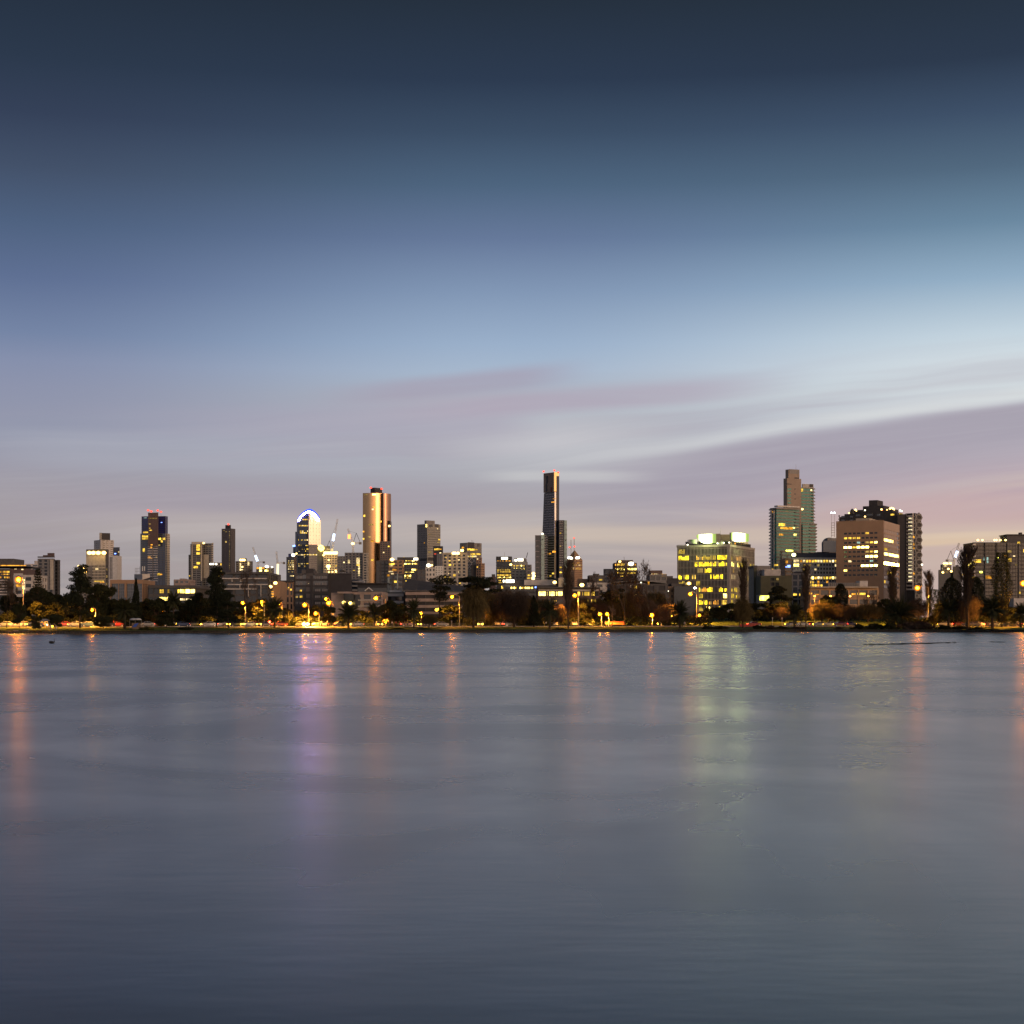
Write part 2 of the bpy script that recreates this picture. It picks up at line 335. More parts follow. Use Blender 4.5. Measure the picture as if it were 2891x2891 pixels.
class Block:                                       # a box seen corner-on: pa left edge, pb near corner, pc right edge (photo pixels)
    def __init__(s, bld, pa, pb, pc, yt, yaw, D, z0, dep):
        s.b = bld; C = P(pb, HY, D); y = R(yaw); k = (pa - CX) / F
        s.a = (C.x - k * D) / (math.cos(y) + k * math.sin(y))
        if pc > pb and yaw > 0:
            k = (pc - CX) / F; s.d = (k * D - C.x) / (math.sin(y) - k * math.cos(y))
        else: s.d = dep
        s.z0 = z0; s.z1 = CZ + (HY - yt) / F * D; s.C = Vector((C.x, C.y, 0))
        s.ux = Vector((math.cos(y), -math.sin(y), 0)); s.uy = Vector((math.sin(y), math.cos(y), 0)); s.yaw = -y
    def w(s, x, y, z): return s.C + s.ux * x + s.uy * y + Vector((0, 0, z))
    def face(s, f):
        if f == 'F': return s.w(-s.a, 0, 0), s.ux, -s.uy, s.a
        if f == 'R': return s.w(0, 0, 0), s.uy, s.ux, s.d
        if f == 'L': return s.w(-s.a, s.d, 0), -s.uy, -s.ux, s.d
        return s.w(0, s.d, 0), -s.ux, s.uy, s.a
    def pxu(s, px, py, f='F'):                     # photo ray onto a face -> (u, z)
        o, u, n, L = s.face(f); d = Vector(((px - CX) / F, 1, (HY - py) / F)); e = Vector((0, 0, CZ))
        t = (o - e).dot(n) / d.dot(n); q = e + d * t
        return (q - o).dot(u), q.z
    def fb(s, mb, f, u0, u1, z0, z1, o0, o1, m=0): # box on a face, from outward depth o0 to o1
        o, u, n, L = s.face(f); up = Vector((0, 0, 1))
        c = lambda a, d, z: o + u * a + n * d + up * z
        mb.hexa([c(u0, o1, z0), c(u1, o1, z0), c(u1, o0, z0), c(u0, o0, z0), c(u0, o1, z1), c(u1, o1, z1), c(u1, o0, z1), c(u0, o0, z1)], m)
    def part(s, mb, name, m, parent=None, **k):
        return mb.build(name, m, parent or s.b.root, local=s.b.loc, **k)
    def core(s, m, name='glazing', z1=None):
        mb = MB(); z1 = z1 or s.z1; p = [s.w(*q, 0) for q in ((-s.a, 0), (0, 0), (0, s.d), (-s.a, s.d))]
        up = Vector((0, 0, 1)); mb.hexa([q + up * s.z0 for q in p] + [q + up * (z1 - .05) for q in p])
        return s.part(mb, name, m)
    def solid(s, m, name='wall'): return s.core(m, name)
    def grid(s, wall, fh=3.4, bw=4., sp=.35, pw=.2, so=.3, po=.36, faces='FRL', par=1.0, name='wall', ends=0., z0=None, nf=None, lit=0., litm=None, blind=None, vis=None):
        """spandrels and piers standing proud of the glass; returns the floor grid"""
        mb = MB(); z0 = s.z0 if z0 is None else z0; H = s.z1 - par - z0
        nf = nf or max(1, round(H / fh)); fh = H / nf; s.fh, s.nf, s.gz0, s.sp = fh, nf, z0, sp
        for f in faces:
            L = s.face(f)[3]; nb = max(1, round((L - 2 * ends) / bw)) if bw else 0
            if sp:
                for i in range(nf): s.fb(mb, f, -so if f != 'F' else -so, L + so, z0 + i * fh, z0 + i * fh + fh * sp, 0, so)
            if par: s.fb(mb, f, -so, L + so, s.z1 - par, s.z1, 0, so + .02)
            if nb and pw:
                w = (L - 2 * ends) / nb
                for j in range(nb + 1):
                    h = w * pw / 2; c = ends + j * w
                    u0, u1 = c - h, c + h
                    if ends and j == 0: u0 = 0
                    if ends and j == nb: u1 = L
                    s.fb(mb, f, max(u0, -.02), min(u1, L + .02), z0, s.z1 - par if par else s.z1, 0, po)
            if lit:
                rn = s.b.rnd; w = (L - 2 * ends) / max(nb, 1)
                if f in (vis or faces):
                    for i in range(nf):
                        for j in range(max(nb, 1)):
                            if rn.random() < lit:
                                s.win(f, ends + j * w + w * pw / 2, ends + (j + 1) * w - w * pw / 2, z0 + i * fh + fh * sp, z0 + (i + 1) * fh, rn.choice(litm or [LY, LY, LO, LW, LD]))
        return s.part(mb, name, wall)
    def win(s, f, u0, u1, z0, z1, m, out=.06, name='window'):
        s.b.wins.append((s, f, u0, u1, z0, z1, m, out, name))
    def lit(s, rects, f='F', m=None, out=.06, name='window'): # lit windows given as photo rectangles
        for r in rects:
            mm = r[4] if len(r) > 4 else (m or LY)
            u0, za = s.pxu(r[0], r[3], f); u1, zb = s.pxu(r[1], r[2], f)
            s.win(f, min(u0, u1), max(u0, u1), za, zb, mm, out, name)
    def row(s, y, h, x0, x1, n, f='F', m=None, gap=.3, skip=0., out=.06):  # a row of n lit panes
        w = (x1 - x0) / n
        for i in range(n):
            if s.b.rnd.random() >= skip: s.lit([(x0 + i * w + w * gap / 2, x0 + (i + 1) * w - w * gap / 2, y, y + h, (m if not isinstance(m, list) else s.b.rnd.choice(m)) or LY)], f, out=out)
    def panel(s, rects, m, name='panel', f='F', o0=0., o1=.5):
        for r in rects:
            mb = MB(); u0, za = s.pxu(r[0], r[3], f); u1, zb = s.pxu(r[1], r[2], f)
            s.fb(mb, f, u0, u1, max(za, s.z0), zb, o0, o1); s.part(mb, name, m)
    def slabs(s, m, faces='FRL', out=1.4, th=.3, fh=None, name='balcony', par=1.0, pm=None, z0=None, u=(0, 1)):
        """projecting balcony slabs with parapets, one per floor"""
        z0 = s.z0 if z0 is None else z0; fh = fh or s.fh; n = int((s.z1 - z0) / fh)
        mb = MB()
        for f in faces:
            L = s.face(f)[3]
            for i in range(n + 1):
                z = z0 + i * fh
                if z + th > s.z1 + .5: continue
                s.fb(mb, f, L * u[0], L * u[1], z, z + th, 0, out)
                if par: s.fb(mb, f, L * u[0], L * u[1], z + th, z + th + par, out - .12, out - .02)
        return s.part(mb, name, m)
    def roofbox(s, u0, u1, v0, v1, h, m, name='plant_room', z=None):
        mb = MB(); z = s.z1 if z is None else z; p = [s.w(-s.a + s.a * u, s.d * v, z - .1) for u, v in ((u0, v0), (u1, v0), (u1, v1), (u0, v1))]
        mb.hexa(p + [q + Vector((0, 0, h + .1)) for q in p]); return s.part(mb, name, m)

class Bld:
    def __init__(s, name, label, px, D, cat='building', group=None):
        g0 = P(px, HY, D); s.D = D; s.z0 = gnd(g0) - .3; s.loc = Vector((g0.x, g0.y, s.z0 + .3)); s.rnd = random.Random(px * 7 + D)
        s.root = thing(name, label, cat, s.loc, 0, group); s.wins = []
        ALLB.append(s)
    def block(s, pa, pb, pc, yt, yaw=0, D=None, dep=24, yb=None):
        z0 = s.z0 if yb is None else CZ + (HY - yb) / F * (D or s.D)
        return Block(s, pa, pb, pc, yt, yaw, D or s.D, z0, dep)
    def tube(s, name, m, segs, r=.25, parent=None, k=4):
        mb = MB()
        for a, b in segs: mb.tube(a, b, r, r, k, cap=True)
        return mb.build(name, m, parent or s.root, local=s.loc)
    def lamp(s, px, py, r, m, D=None, name='floodlight'):
        p = P(px, py, (D or s.D) - .0); mb = MB(); mb.ball(p, r, r * .6, r * .8, 0, 8, 5); return mb.build(name, m, s.root, local=s.loc, smooth=True)
    def mast(s, px, y0, y1, r=.3, m=None, D=None, name='antenna'):
        return s.tube(name, m or steel, [(P(px, y1, D or s.D), P(px, y0, D or s.D))], r)
    def finish(s):
        """each lit window its own pane; beyond the hundred largest, the rest as one part"""
        ws = sorted(s.wins, key=lambda w: -(w[3] - w[2]) * (w[5] - w[4]))
        for bl, f, u0, u1, z0, z1, m, out, nm in ws[:100]:
            o, u, n, L = bl.face(f)
            ob = bpy.data.objects.new(nm, unit_box(m)); COL.objects.link(ob); ob.parent = s.root
            # local +y points into the wall, so the unit box (-1..0 in y) stands out of it
            q = o + u * u0 - s.loc; q.z = z0 - s.loc.z
            Mx = Matrix(((u.x, -n.x, 0, q.x), (u.y, -n.y, 0, q.y), (0, 0, 1, q.z), (0, 0, 0, 1)))
            ob.matrix_basis = Mx @ Matrix.Diagonal((u1 - u0, out, z1 - z0, 1))
        if len(ws) > 100:
            mb = MB(); ms = []
            for bl, f, u0, u1, z0, z1, m, out, nm in ws[100:]:
                if m not in ms: ms.append(m)
                bl.fb(mb, f, u0, u1, z0, z1, 0, out, ms.index(m))
            o = mb.build('small_windows', ms, s.root, local=s.loc); o['kind'] = 'stuff'
ALLB = []
# ------------------------------------------------------------------ the skyline, left to right
TX = [0, 0, 360, 720, 1080, 1440, 1800, 2150, 2491]
def Zr(t, rects): return [tuple([TX[t] + r[0] / 4.39, TX[t] + r[1] / 4.39, 1400 + r[2] / 4.39, 1400 + r[3] / 4.39] + list(r[4:])) for r in rects]
def zx(t, x): return TX[t] + x / 4.39
def zy(y): return 1400 + y / 4.39
SKY = 'towers on the city skyline'; MID = 'mid-rise buildings behind the park'

# --- far left
B = Bld('office_building', 'flat-roofed building with yellow lit floors and thin canopy at the left edge', 20, 900, group=MID)
k = B.block(-60, 28, 28, 1606, dep=30); k.core(gl_dark); k.grid(conc_d, 3.4, 4, .3, .08)
k.row(1612, 5, -20, 27, 12, m=[LY, LO]); k.row(1620, 5, -20, 27, 12, m=[LY, LO], skip=.3); k.row(1627.5, 5, -20, 27, 12, m=[LY, LO], skip=.4)
k.panel(Zr(1, [(-200, 92, y, y + 14) for y in (1040, 1075, 1110, 1145, 1180, 1215)]), conc_w, 'balcony', o0=.37, o1=1.2)
k2 = B.block(28, 72, 72, 1605, dep=30); k2.solid(brown_p)
B.block(-60, 38, 38, 1577, dep=20, yb=1600).solid(conc_d, 'penthouse')
r = B.block(-60, 74, 74, 1597.5, dep=34, D=898, yb=1599.5); r.solid(conc_d, 'roof_canopy')
k2.lit(Zr(1, [(-80, 320, 858, 868, LO)]), out=.4, name='strip_light')
k2.lit(Zr(1, [(180, 205, 903, 912, LW), (265, 290, 905, 918, LW)]), out=.2)

B = Bld('apartment_building', 'low pale apartment building with orange lit balconies beside the tall street lamp', 75, 700, group=MID)
k = B.block(40, 94, 94, 1623, dep=20); k.core(gl_dark); k.grid(conc_w, 3, 4.2, .45, .4)
k.lit(Zr(1, [(195, 275, 1050, 1085, LO), (195, 275, 1098, 1130, LO), (200, 270, 1143, 1170, LO)]))
for i, y in enumerate((1035, 1070, 1105, 1138)): k.lit(Zr(1, [(280, 312, y, y + 20, LW)]), out=.5)
k.slabs(conc_w, 'F', 1.2, .25, 3, u=(.02, .5)); k.lit(Zr(1, [(330, 352, 1050, 1066, LD)]))

B = Bld('apartment_building', 'light grey block left of the brown apartment tower with stepped roof', 90, 1600, group=MID)
k = B.block(72, 108, 108, 1592, dep=30); k.core(gl_grey); k.grid(conc_w, 3.2, 6, .5, .3, lit=.02)
B.block(97, 108, 108, 1583, dep=20, yb=1592).solid(conc_w, 'plant_room')

B = Bld('apartment_tower', 'brown-grey apartment tower with flat eaves and pale vertical piers', 138, 1500, group=SKY)
k = B.block(107, 152, 155, 1577, 10); k.core(gl_dark); k.grid(conc_g, 3.2, 5, .35, .45, faces='F', lit=.02, litm=[LY, LW])
k.panel([(143, 151, 1580, 1665)], cream, 'pier', o0=.4, o1=1.2)
r = B.block(106, 152, 155, 1570.5, 10, D=1497, yb=1574); r.solid(conc_d, 'roof_canopy')
B.block(110, 150, 152, 1576.5, 10, D=1502, yb=1580).solid(conc_d, 'clerestory')
B.block(134, 152, 154, 1561, 10, D=1504, yb=1571).solid(brown_p, 'plant_room'); B.block(121, 138, 140, 1567, 10, D=1506, yb=1571).solid(brown_p, 'plant_room')
k = B.block(154, 164, 169, 1582, 25, D=1506); k.core(gl_dark); k.grid(conc_d, 3.2, 3, .3, .4, lit=.03, litm=[LY, LW])
B.block(153, 164.5, 170, 1580.5, 25, D=1504, yb=1583).solid(conc_d, 'roof_canopy')

B = Bld('apartment_tower', 'tall white slab tower with a black plant box on its roof', 295, 2600, group=SKY)
k = B.block(266, 284, 321, 1524, 55); k.core(gl_grey); k.grid(conc_w, 3.3, 7, .55, .5, lit=.01)
k.panel(Zr(1, [(1275, 1298, y, y + 6) for y in (552, 585, 610, 635)]), gl_dark, 'window_slot', 'R', .4, .6)
B.block(281, 286, 311, 1504.5, 60, D=2605, yb=1524).solid(char, 'plant_room')
B.block(280.5, 286, 287, 1504, 12, D=2600, yb=1523).solid(cream, 'lift_shaft')
k = B.block(306, 330, 330, 1568.5, D=2540, dep=30); k.solid(white_p); k.grid(white_p, 3.3, 5, .5, .6, so=.2, po=.25, par=3)
k.panel(Zr(1, [(1362, 1372, 755, 1030), (1382, 1392, 755, 1030)]), gl_dark, 'window_slot', 'F', .2, .35)
k = B.block(320, 334, 337, 1545, 20, D=2560, yb=1601); k.core(gl_blue); k.grid(conc_d, 3.3, 6, .3, .2, so=.6, po=.3)
k.lit(Zr(1, [(1420, 1440, 710, 722, FB), (1468, 1480, 690, 700, LW), (1466, 1476, 830, 848, LY)]), out=.8)

B = Bld('office_tower', 'beige office tower with a fine window grid and four lights under its roof', 270, 1800, group=SKY)
k = B.block(244, 298, 306, 1551, 14); k.core(gl_dark)
k.grid(cream, 3.3, 1.75, .34, .36, faces='F', so=.25, po=.3, par=18, lit=.0); k.grid(conc_d, 3.3, 4, .35, .3, faces='R', par=18)
k.panel([(244, 298, 1550.5, 1556)], conc_d, 'parapet', o0=.3, o1=.7)
for x in (1108, 1157, 1218, 1288): B.lamp(zx(1, x), zy(706), 2.6, FL, 1793, 'roof_light')
k.lit(Zr(1, [(1185, 1222, 895, 918, LW), (1165, 1290, 1052, 1064, LY), (1240, 1296, 1066, 1078, LO)]), out=.3)
k.lit(Zr(1, [(1318, 1330, y, y + 26, LD) for y in (760, 830, 900, 985, 1080)]), 'R', out=.3)

B = Bld('plant_building', 'small dark-topped building with one very bright light beside the beige grid tower', 234, 1750, group=MID)
k = B.block(222, 246, 246, 1596, dep=20); k.core(gl_dark); k.grid(conc_g, 3.3, 4, .5, .4, par=6)
for x, y in ((1025, 908), (1042, 925), (1058, 938)): B.lamp(zx(1, x), zy(y), 2.3, FL, 1742)
B.lamp(222, 1598, 1.2, FL, 1745)

B = Bld('hall_building', 'tan hall building with large gridded glass bays and thick roof band', 357, 720, group=MID)
k = B.block(313, 402, 402, 1637, dep=24); k.core(gl_grey); k.grid(tan_b, 4, 3.2, 0, .05, par=1.7)
k.panel(Zr(1, [(1368, 1388, 1080, 1260), (1548, 1572, 1080, 1260)]), tan_b, 'pillar', o0=.3, o1=.9)
k.grid(steel, 1.5, 1.1, .04, .05, faces='F', so=.06, po=.08, par=1.8, name='mullions')

B = Bld('plant_building', 'grey rooftop block with antenna racks left of the blue-topped tower', 405, 760, group=MID)
k = B.block(379, 402, 423, 1620, 35); k.solid(conc_w); k.panel([(380, 402, 1622, 1636)], steel, 'louvre', o0=.02, o1=.1)
for x in (95, 110, 128, 150, 180, 192, 205): B.mast(zx(2, x), zy(875 + (x % 3) * 8), zy(965), .09)
B.tube('antenna_frame', steel, [(P(zx(2, 92), zy(y), 760), P(zx(2, 165), zy(y), 760)) for y in (900, 935)], .07)
for x in (180, 205): B.block(zx(2, x), zx(2, x + 10), zx(2, x + 10), zy(872), D=758, dep=.4, yb=zy(930)).solid(white_m, 'antenna_panel')
k = B.block(400, 412, 434, 1640, 40, D=740); k.solid(conc_g)
mb = MB(); p = [k.w(*q) for q in ((-k.a, 0, k.z1), (0, 0, k.z1), (0, k.d, k.z1 + 1.2), (-k.a, k.d, k.z1 + 1.2))]
mb.hexa([*p, *[q + Vector((0, 0, .5)) for q in p]]); k.part(mb, 'roof', char)

B = Bld('residential_tower', 'blue-topped tower with brown centre shaft and red roof beacons', 437, 2400, group=SKY)
k = B.block(397, 468, 471, 1506, 6, D=2400); k.core(gl_blue)
k.grid(conc_d, 3.4, 5, .22, .06, faces='FL', par=.5)
t = B.block(400, 466, 473, 1457, 12, D=2404, yb=1507); t.core(gl_deep); t.grid(char, 3.4, 14, .12, .04, faces='FR', par=.6)
s = B.block(418, 445, 447, 1447, 8, D=2390, yb=1541); s.solid(brown_p, 'centre_shaft')
k.panel([(418, 446, 1541 + i * 6.5, 1543.5 + i * 6.5) for i in range(16)], conc_w, 'balcony', o0=.4, o1=1.8)
k.panel([(431, 433, 1541, 1646)], conc_g, 'pier', o0=.4, o1=2)
w = B.block(467, 472, 479, 1507, 35, D=2395); w.core(gl_dark); w.grid(cream, 3.4, 3, .45, .4)
s.lit(Zr(2, [(262, 362, 272, 284, LD), (265, 288, 344, 352, LD), (268, 288, 396, 404, LY), (270, 302, 420, 432, LY), (258, 275, 475, 485, LD), (285, 312, 600, 612, LO)]))
t.lit(Zr(2, [(203, 236, 268, 276, LC), (414, 430, 326, 334, FB), (192, 256, 440, 462, LY)]))
k.lit(Zr(2, [(182, 258, 490, 515, LY), (182, 258, 520, 542, LY), (375, 416, 520, 545, LY), (438, 470, 520, 545, LY), (414, 436, 552, 575, LY), (380, 405, 604, 618, LD), (282, 314, 624, 650, LO), (190, 214, 650, 694, LY), (252, 285, 755, 776, LO), (285, 314, 760, 778, LO), (370, 410, 958, 985, LY), (410, 430, 965, 980, LO), (350, 366, 755, 765, LD)]), out=.5)
for x, y in ((255, 178), (294, 192), (375, 180), (415, 198)): B.lamp(zx(2, x), zy(y), 1.7, RED, 2392, 'beacon'); B.mast(zx(2, x), zy(y), zy(215 if x < 380 else 250), .2, D=2392)

B = Bld('civic_building', 'long low dark-roofed building with bright yellow window groups behind the trees', 485, 640, group=MID)
k = B.block(419, 552, 552, 1654, dep=26); k.core(gl_dark); k.grid(conc_d, 3.6, 2.2, .3, .12, par=.4)
B.block(417, 554, 554, 1652, D=638, dep=30, yb=1660).solid(conc_d, 'roof_canopy')
k.lit(Zr(2, [(400, 424, 1160, 1205), (428, 455, 1160, 1205), (497, 524, 1160, 1205), (622, 648, 1160, 1205)] + [(652 + i * 23, 672 + i * 23, 1157, 1205, LH) for i in range(8)]))
k.lit(Zr(2, [(395 + i * 18, 410 + i * 18, 1240, 1296, LH) for i in range(6)] + [(650 + i * 24, 668 + i * 24, 1270, 1296, LW) for i in range(6)]))

B = Bld('office_building', 'small pink-grey block with one lit window left of the balcony tower', 512, 1100, group=MID)
k = B.block(492, 534, 534, 1636, dep=20); k.core(gl_grey); k.grid(pink_b, 3.2, 4, .55, .4); k.lit(Zr(2, [(685, 728, 1082, 1096, LY)]))
B.block(507, 520, 520, 1633, dep=12, yb=1637).solid(pink_b, 'plant_room')

B = Bld('apartment_tower', 'cream-framed tower with a dark recessed balcony column and blank beige panel', 567, 2300, group=SKY)
k = B.block(538, 571, 574, 1536, 8); k.core(gl_dark); k.grid(conc_g, 3.2, 9, .18, .12, faces='FR', so=.8, po=.4, par=.6)
B.block(542, 571, 574, 1529.5, 8, D=2296, yb=1537).solid(cream, 'roof_frame')
k.panel([(542, 544.5, 1530, 1646), (568, 571, 1530, 1640)], cream, 'pier', o0=.8, o1=2)
k.slabs(conc_g, 'F', 1.6, .3, 3.2, u=(.2, .85), par=.9)
l = B.block(533, 541, 541, 1566, D=2305, dep=20); l.core(gl_dark); l.grid(char, 3.2, 5, .3, .3)
rr_ = B.block(573, 596, 601, 1534, 15, D=2304); rr_.core(gl_grey); rr_.grid(conc_g, 3.2, 5, .35, .15, so=.7)
rr_.panel([(575, 590, 1566, 1632)], cream, 'blank_panel', o0=.8, o1=1.4); rr_.slabs(cream, 'R', 1.2, .3, 3.2)
k.lit(Zr(2, [(860, 900, y, y + 26, LY) for y in (600, 628, 654, 700, 822)] + [(825, 872, 872, 896, LY)]), out=2.0)
l.lit(Zr(2, [(778, 802, 785, 803, LY), (758, 775, 985, 996, LY)])); B.lamp(zx(2, 945), zy(585), 1.6, FL, 2290); rr_.lit(Zr(2, [(985, 1030, 618, 628, LD)]))

B = Bld('office_building', 'small dark glazed building with white balcony lights beside the slim dark tower', 610, 2000, group=MID)
k = B.block(591, 616, 626, 1588, 20); k.core(gl_dark); k.grid(conc_g, 3.2, 4, .3, .25, lit=.12, litm=[LW, LY, LC])
for x in (1030, 1060, 1098): B.lamp(zx(2, x), zy(845), 1.4, FW, 1990, 'roof_light')

B = Bld('apartment_tower', 'slim plain dark grey tower with one red beacon on its step', 645, 2600, group=SKY)
k = B.block(626, 652, 664, 1492, 25); k.solid(mat('slate_panel', (.10, .095, .105), .8)); k.grid(mat('slate_band', (.11, .105, .115), .8), 3.3, 6, .55, .4, so=.2, po=.25, faces='FR', par=3)
B.block(636, 648, 652, 1482, 25, D=2612, yb=1492).solid(char, 'plant_room')
k.lit(Zr(2, [(1262, 1270, 440 + i * 22, 446 + i * 22, LD) for i in range(22)]), out=.4); k.lit(Zr(2, [(1188, 1204, 426, 434, LD), (1215, 1232, 440, 450, LD), (1212, 1230, 560, 580, LD)]), out=.4)
B.lamp(zx(2, 1250), zy(352), 1.8, RED, 2600, 'beacon')

B = Bld('apartment_building', 'squat grey block with lit stair columns and a glaring roof floodlight', 690, 2400, group=MID)
k = B.block(666, 708, 713, 1584, 10); k.core(gl_grey); k.grid(conc_g, 3.3, 5, .5, .4)
B.block(679, 695, 697, 1576, 10, D=2405, yb=1585).solid(conc_g, 'plant_room')
k.lit(Zr(2, [(1392, 1408, 830 + i * 20, 843 + i * 20, LW) for i in range(5)] + [(1488, 1510, 815 + i * 14, 824 + i * 14, LW) for i in range(4)] + [(1410, 1432, 908, 920, LW)]), out=.4)
for x in (1405, 1425, 1445): B.lamp(zx(2, x), zy(795), 2.2, FL, 2390)

def crane(name, label, D, mast, base, tip, sheet=None, sm=None, aframe=True, group='tower cranes on the skyline'):
    """luffing tower crane: lattice mast, lattice jib, counter jib with ballast, A-frame"""
    B = Bld(name, label, mast[0], D, 'crane', group); B.root['category'] = 'crane'
    def lattice(nm, a, b, wd, n):
        mb = MB(); d = (b - a); u = d.cross(Vector((0, 1, 0))).normalized() * wd; v = Vector((0, wd, 0))
        cs = [(u + v), (u - v), (-u - v), (-u + v)]
        for i in range(4): mb.tube(a + cs[i], b + cs[i], .22, .2, 4)
        for j in range(n):
            p, q = a + d * (j / n), a + d * ((j + 1) / n)
            for i in range(4): mb.tube(p + cs[i], q + cs[(i + 1) % 4], .12, .12, 3)
        return mb.build(nm, white_m, B.root, local=B.loc)
    m0, m1 = P(mast[0], base, D), P(*mast, D); t = P(*tip, D)
    lattice('mast', m0, m1, 1.1, 14); lattice('jib', m1, t, .9, 18)
    bk = m1 + Vector((-1 if t.x > m1.x else 1, 0, 0)) * 9 + Vector((0, 0, 1))
    lattice('counter_jib', m1, bk, .8, 4)
    mb = MB(); mb.box(bk.x - 1.6, bk.x + 1.6, bk.y - 1, bk.y + 1, bk.z - 2.4, bk.z + .6); mb.build('counterweight', conc_g, B.root, local=B.loc)
    mb = MB(); mb.box(m1.x - 1.3, m1.x + 1.3, m1.y - 2.6, m1.y - .9, m1.z - 1, m1.z + 1.6); mb.build('cab', white_m, B.root, local=B.loc)
    if aframe:
        ap = m1 + Vector(((-1 if t.x > m1.x else 1) * 4, 0, 13)); B.tube('a_frame', black_m, [(m1, ap), (bk, ap)], .35)
        B.tube('pendant_cable', black_m, [(ap, m1 + (t - m1) * .85)], .12)
    if sheet:
        a, b = P(*sheet[0], D - 1.5), P(*sheet[1], D - 1.5); u = (b - a).cross(Vector((0, 1, 0))).normalized() * 1.6
        mb = MB(); q = [a - u, a + u, b + u, b - u]; mb.hexa(q + [c + Vector((0, -.25, 0)) for c in q]); mb.build('banner_light', sm, B.root, local=B.loc)
    return B
BL = glow_mat('blue_white_banner_light', (.55, .7, 1), 3.5)
crane('tower_crane', 'small crane with slanted blue-white lit banner right of the slim dark tower', 2400, (728, 1588), 1640, (714, 1545), ((727, 1584), (721, 1568)), BL, False)

B = Bld('construction_site', 'half-built block glowing yellow between two small cranes', 740, 2200, group=MID)
k = B.block(724, 755, 755, 1601, dep=24); k.core(gl_dark); k.grid(conc_g, 3.4, 3.5, .3, .1, par=.3, lit=.75, litm=[LY, LH, LO])
kk = B.block(753, 767, 767, 1602, dep=20, D=2210); kk.core(gl_grey); kk.grid(conc_g, 3.4, 4, .4, .3)
for x, y in ((1423, 880), (1725, 876), (1740, 880), (1800, 882)): B.lamp(min(zx(2, x), 768), zy(y), 2.4 if x == 1725 else 1.3, FW if x > 1700 else FL, 2190)
k = B.block(762, 787, 787, 1622, dep=18, D=2150); k.core(gl_dark); k.grid(conc_g, 3.3, 3, .4, .3); k.row(1633, 4, 765, 785, 6, m=LW)
crane('tower_crane', 'thin vertical crane with a white lit lattice mast beside the half-built yellow block', 2250, (784, 1590), 1640, (780, 1557), ((783.5, 1630), (784.5, 1592)), glow_mat('mast_light', (1, .85, .5), 1.6), False)

B = Bld('apartment_building', 'wide low modern building with white floor slabs and dark glass behind bare trees', 700, 680, group=MID)
k = B.block(629, 757, 757, 1618, dep=26); k.core(gl_dark); k.grid(conc_d, 3.3, 5, .25, .2, par=.5)
B.block(637, 755, 755, 1614.5, D=677, dep=30, yb=1621).solid(conc_d, 'roof_canopy')
k.panel(Zr(2, [(1180, 1730, 1018, 1032), (1250, 1740, 1092, 1106), (1205, 1600, 1148, 1162)]), conc_w, 'floor_slab', o0=.4, o1=1.8)
k.panel(Zr(2, [(1500, 1506, 1095, 1250), (1655, 1661, 1095, 1250), (1395, 1401, 1095, 1160)]), conc_w, 'pier', o0=.4, o1=1.5)
k.panel(Zr(2, [(1290, 1330, 1034, 1064), (1395, 1430, 1034, 1064)]), conc_w, 'blind', o0=.2, o1=.34)
k.lit(Zr(2, [(1118, 1142, 975, 998, LY)]))
k = B.block(757, 790, 790, 1640, D=690, dep=18); k.solid(tan_b); k.panel(Zr(3, [(100, 200, 1105, 1250)]), gl_dark, 'glazing', o0=.02, o1=.1)
k.panel(Zr(3, [(205, 232, 1195 + i * 30, 1208 + i * 30) for i in range(3)]), conc_w, 'balcony', o0=.1, o1=1.2)
k.lit(Zr(3, [(206, 230, 1180 + i * 30, 1194 + i * 30, LO) for i in range(3)]), out=.6)
B.lamp(zx(3, 252), zy(1080), .85, FL, 684, 'wall_lamp'); B.lamp(zx(3, 192), zy(1125), .8, FL, 684, 'wall_lamp')

B = Bld('office_building', 'tan block with tall narrow paired windows left of the dark charcoal building', 808, 820, group=MID)
k = B.block(787, 828, 828, 1640, dep=20); k.core(gl_dark); k.grid(tan_b, 3.6, 2.1, .28, .5, par=1.2)
B.block(789, 828, 828, 1640.5 - 2, D=818, dep=22, yb=1644).solid(char, 'roof_band')
k.lit(Zr(3, [(330, 343, 1130, 1145, LY), (332, 344, 1160, 1170, LW), (410, 424, 1130, 1144, LY), (436, 456, 1152, 1172, LY), (328, 348, 1265, 1284, LY)]), out=.4)

B = Bld('office_tower', 'blue glass tower with rows of white windows left of the arched tower', 820, 2600, group=SKY)
k = B.block(809, 830, 838, 1572, 20); k.core(gl_blue); k.grid(conc_d, 3.6, 3, .35, .2)
B.block(814, 828, 836, 1563, 20, D=2610, yb=1573).solid(gl_deep, 'plant_room')
for y in (803, 825, 850, 872, 900, 940, 985, 1048): k.row(zy(y), 3.0, 812, 830, 8, m=[LW, LY], skip=.35)
B.lamp(zx(3, 473), zy(733), 3.2, FW, 2590); B.lamp(zx(3, 513), zy(715), 1.5, FL, 2590)

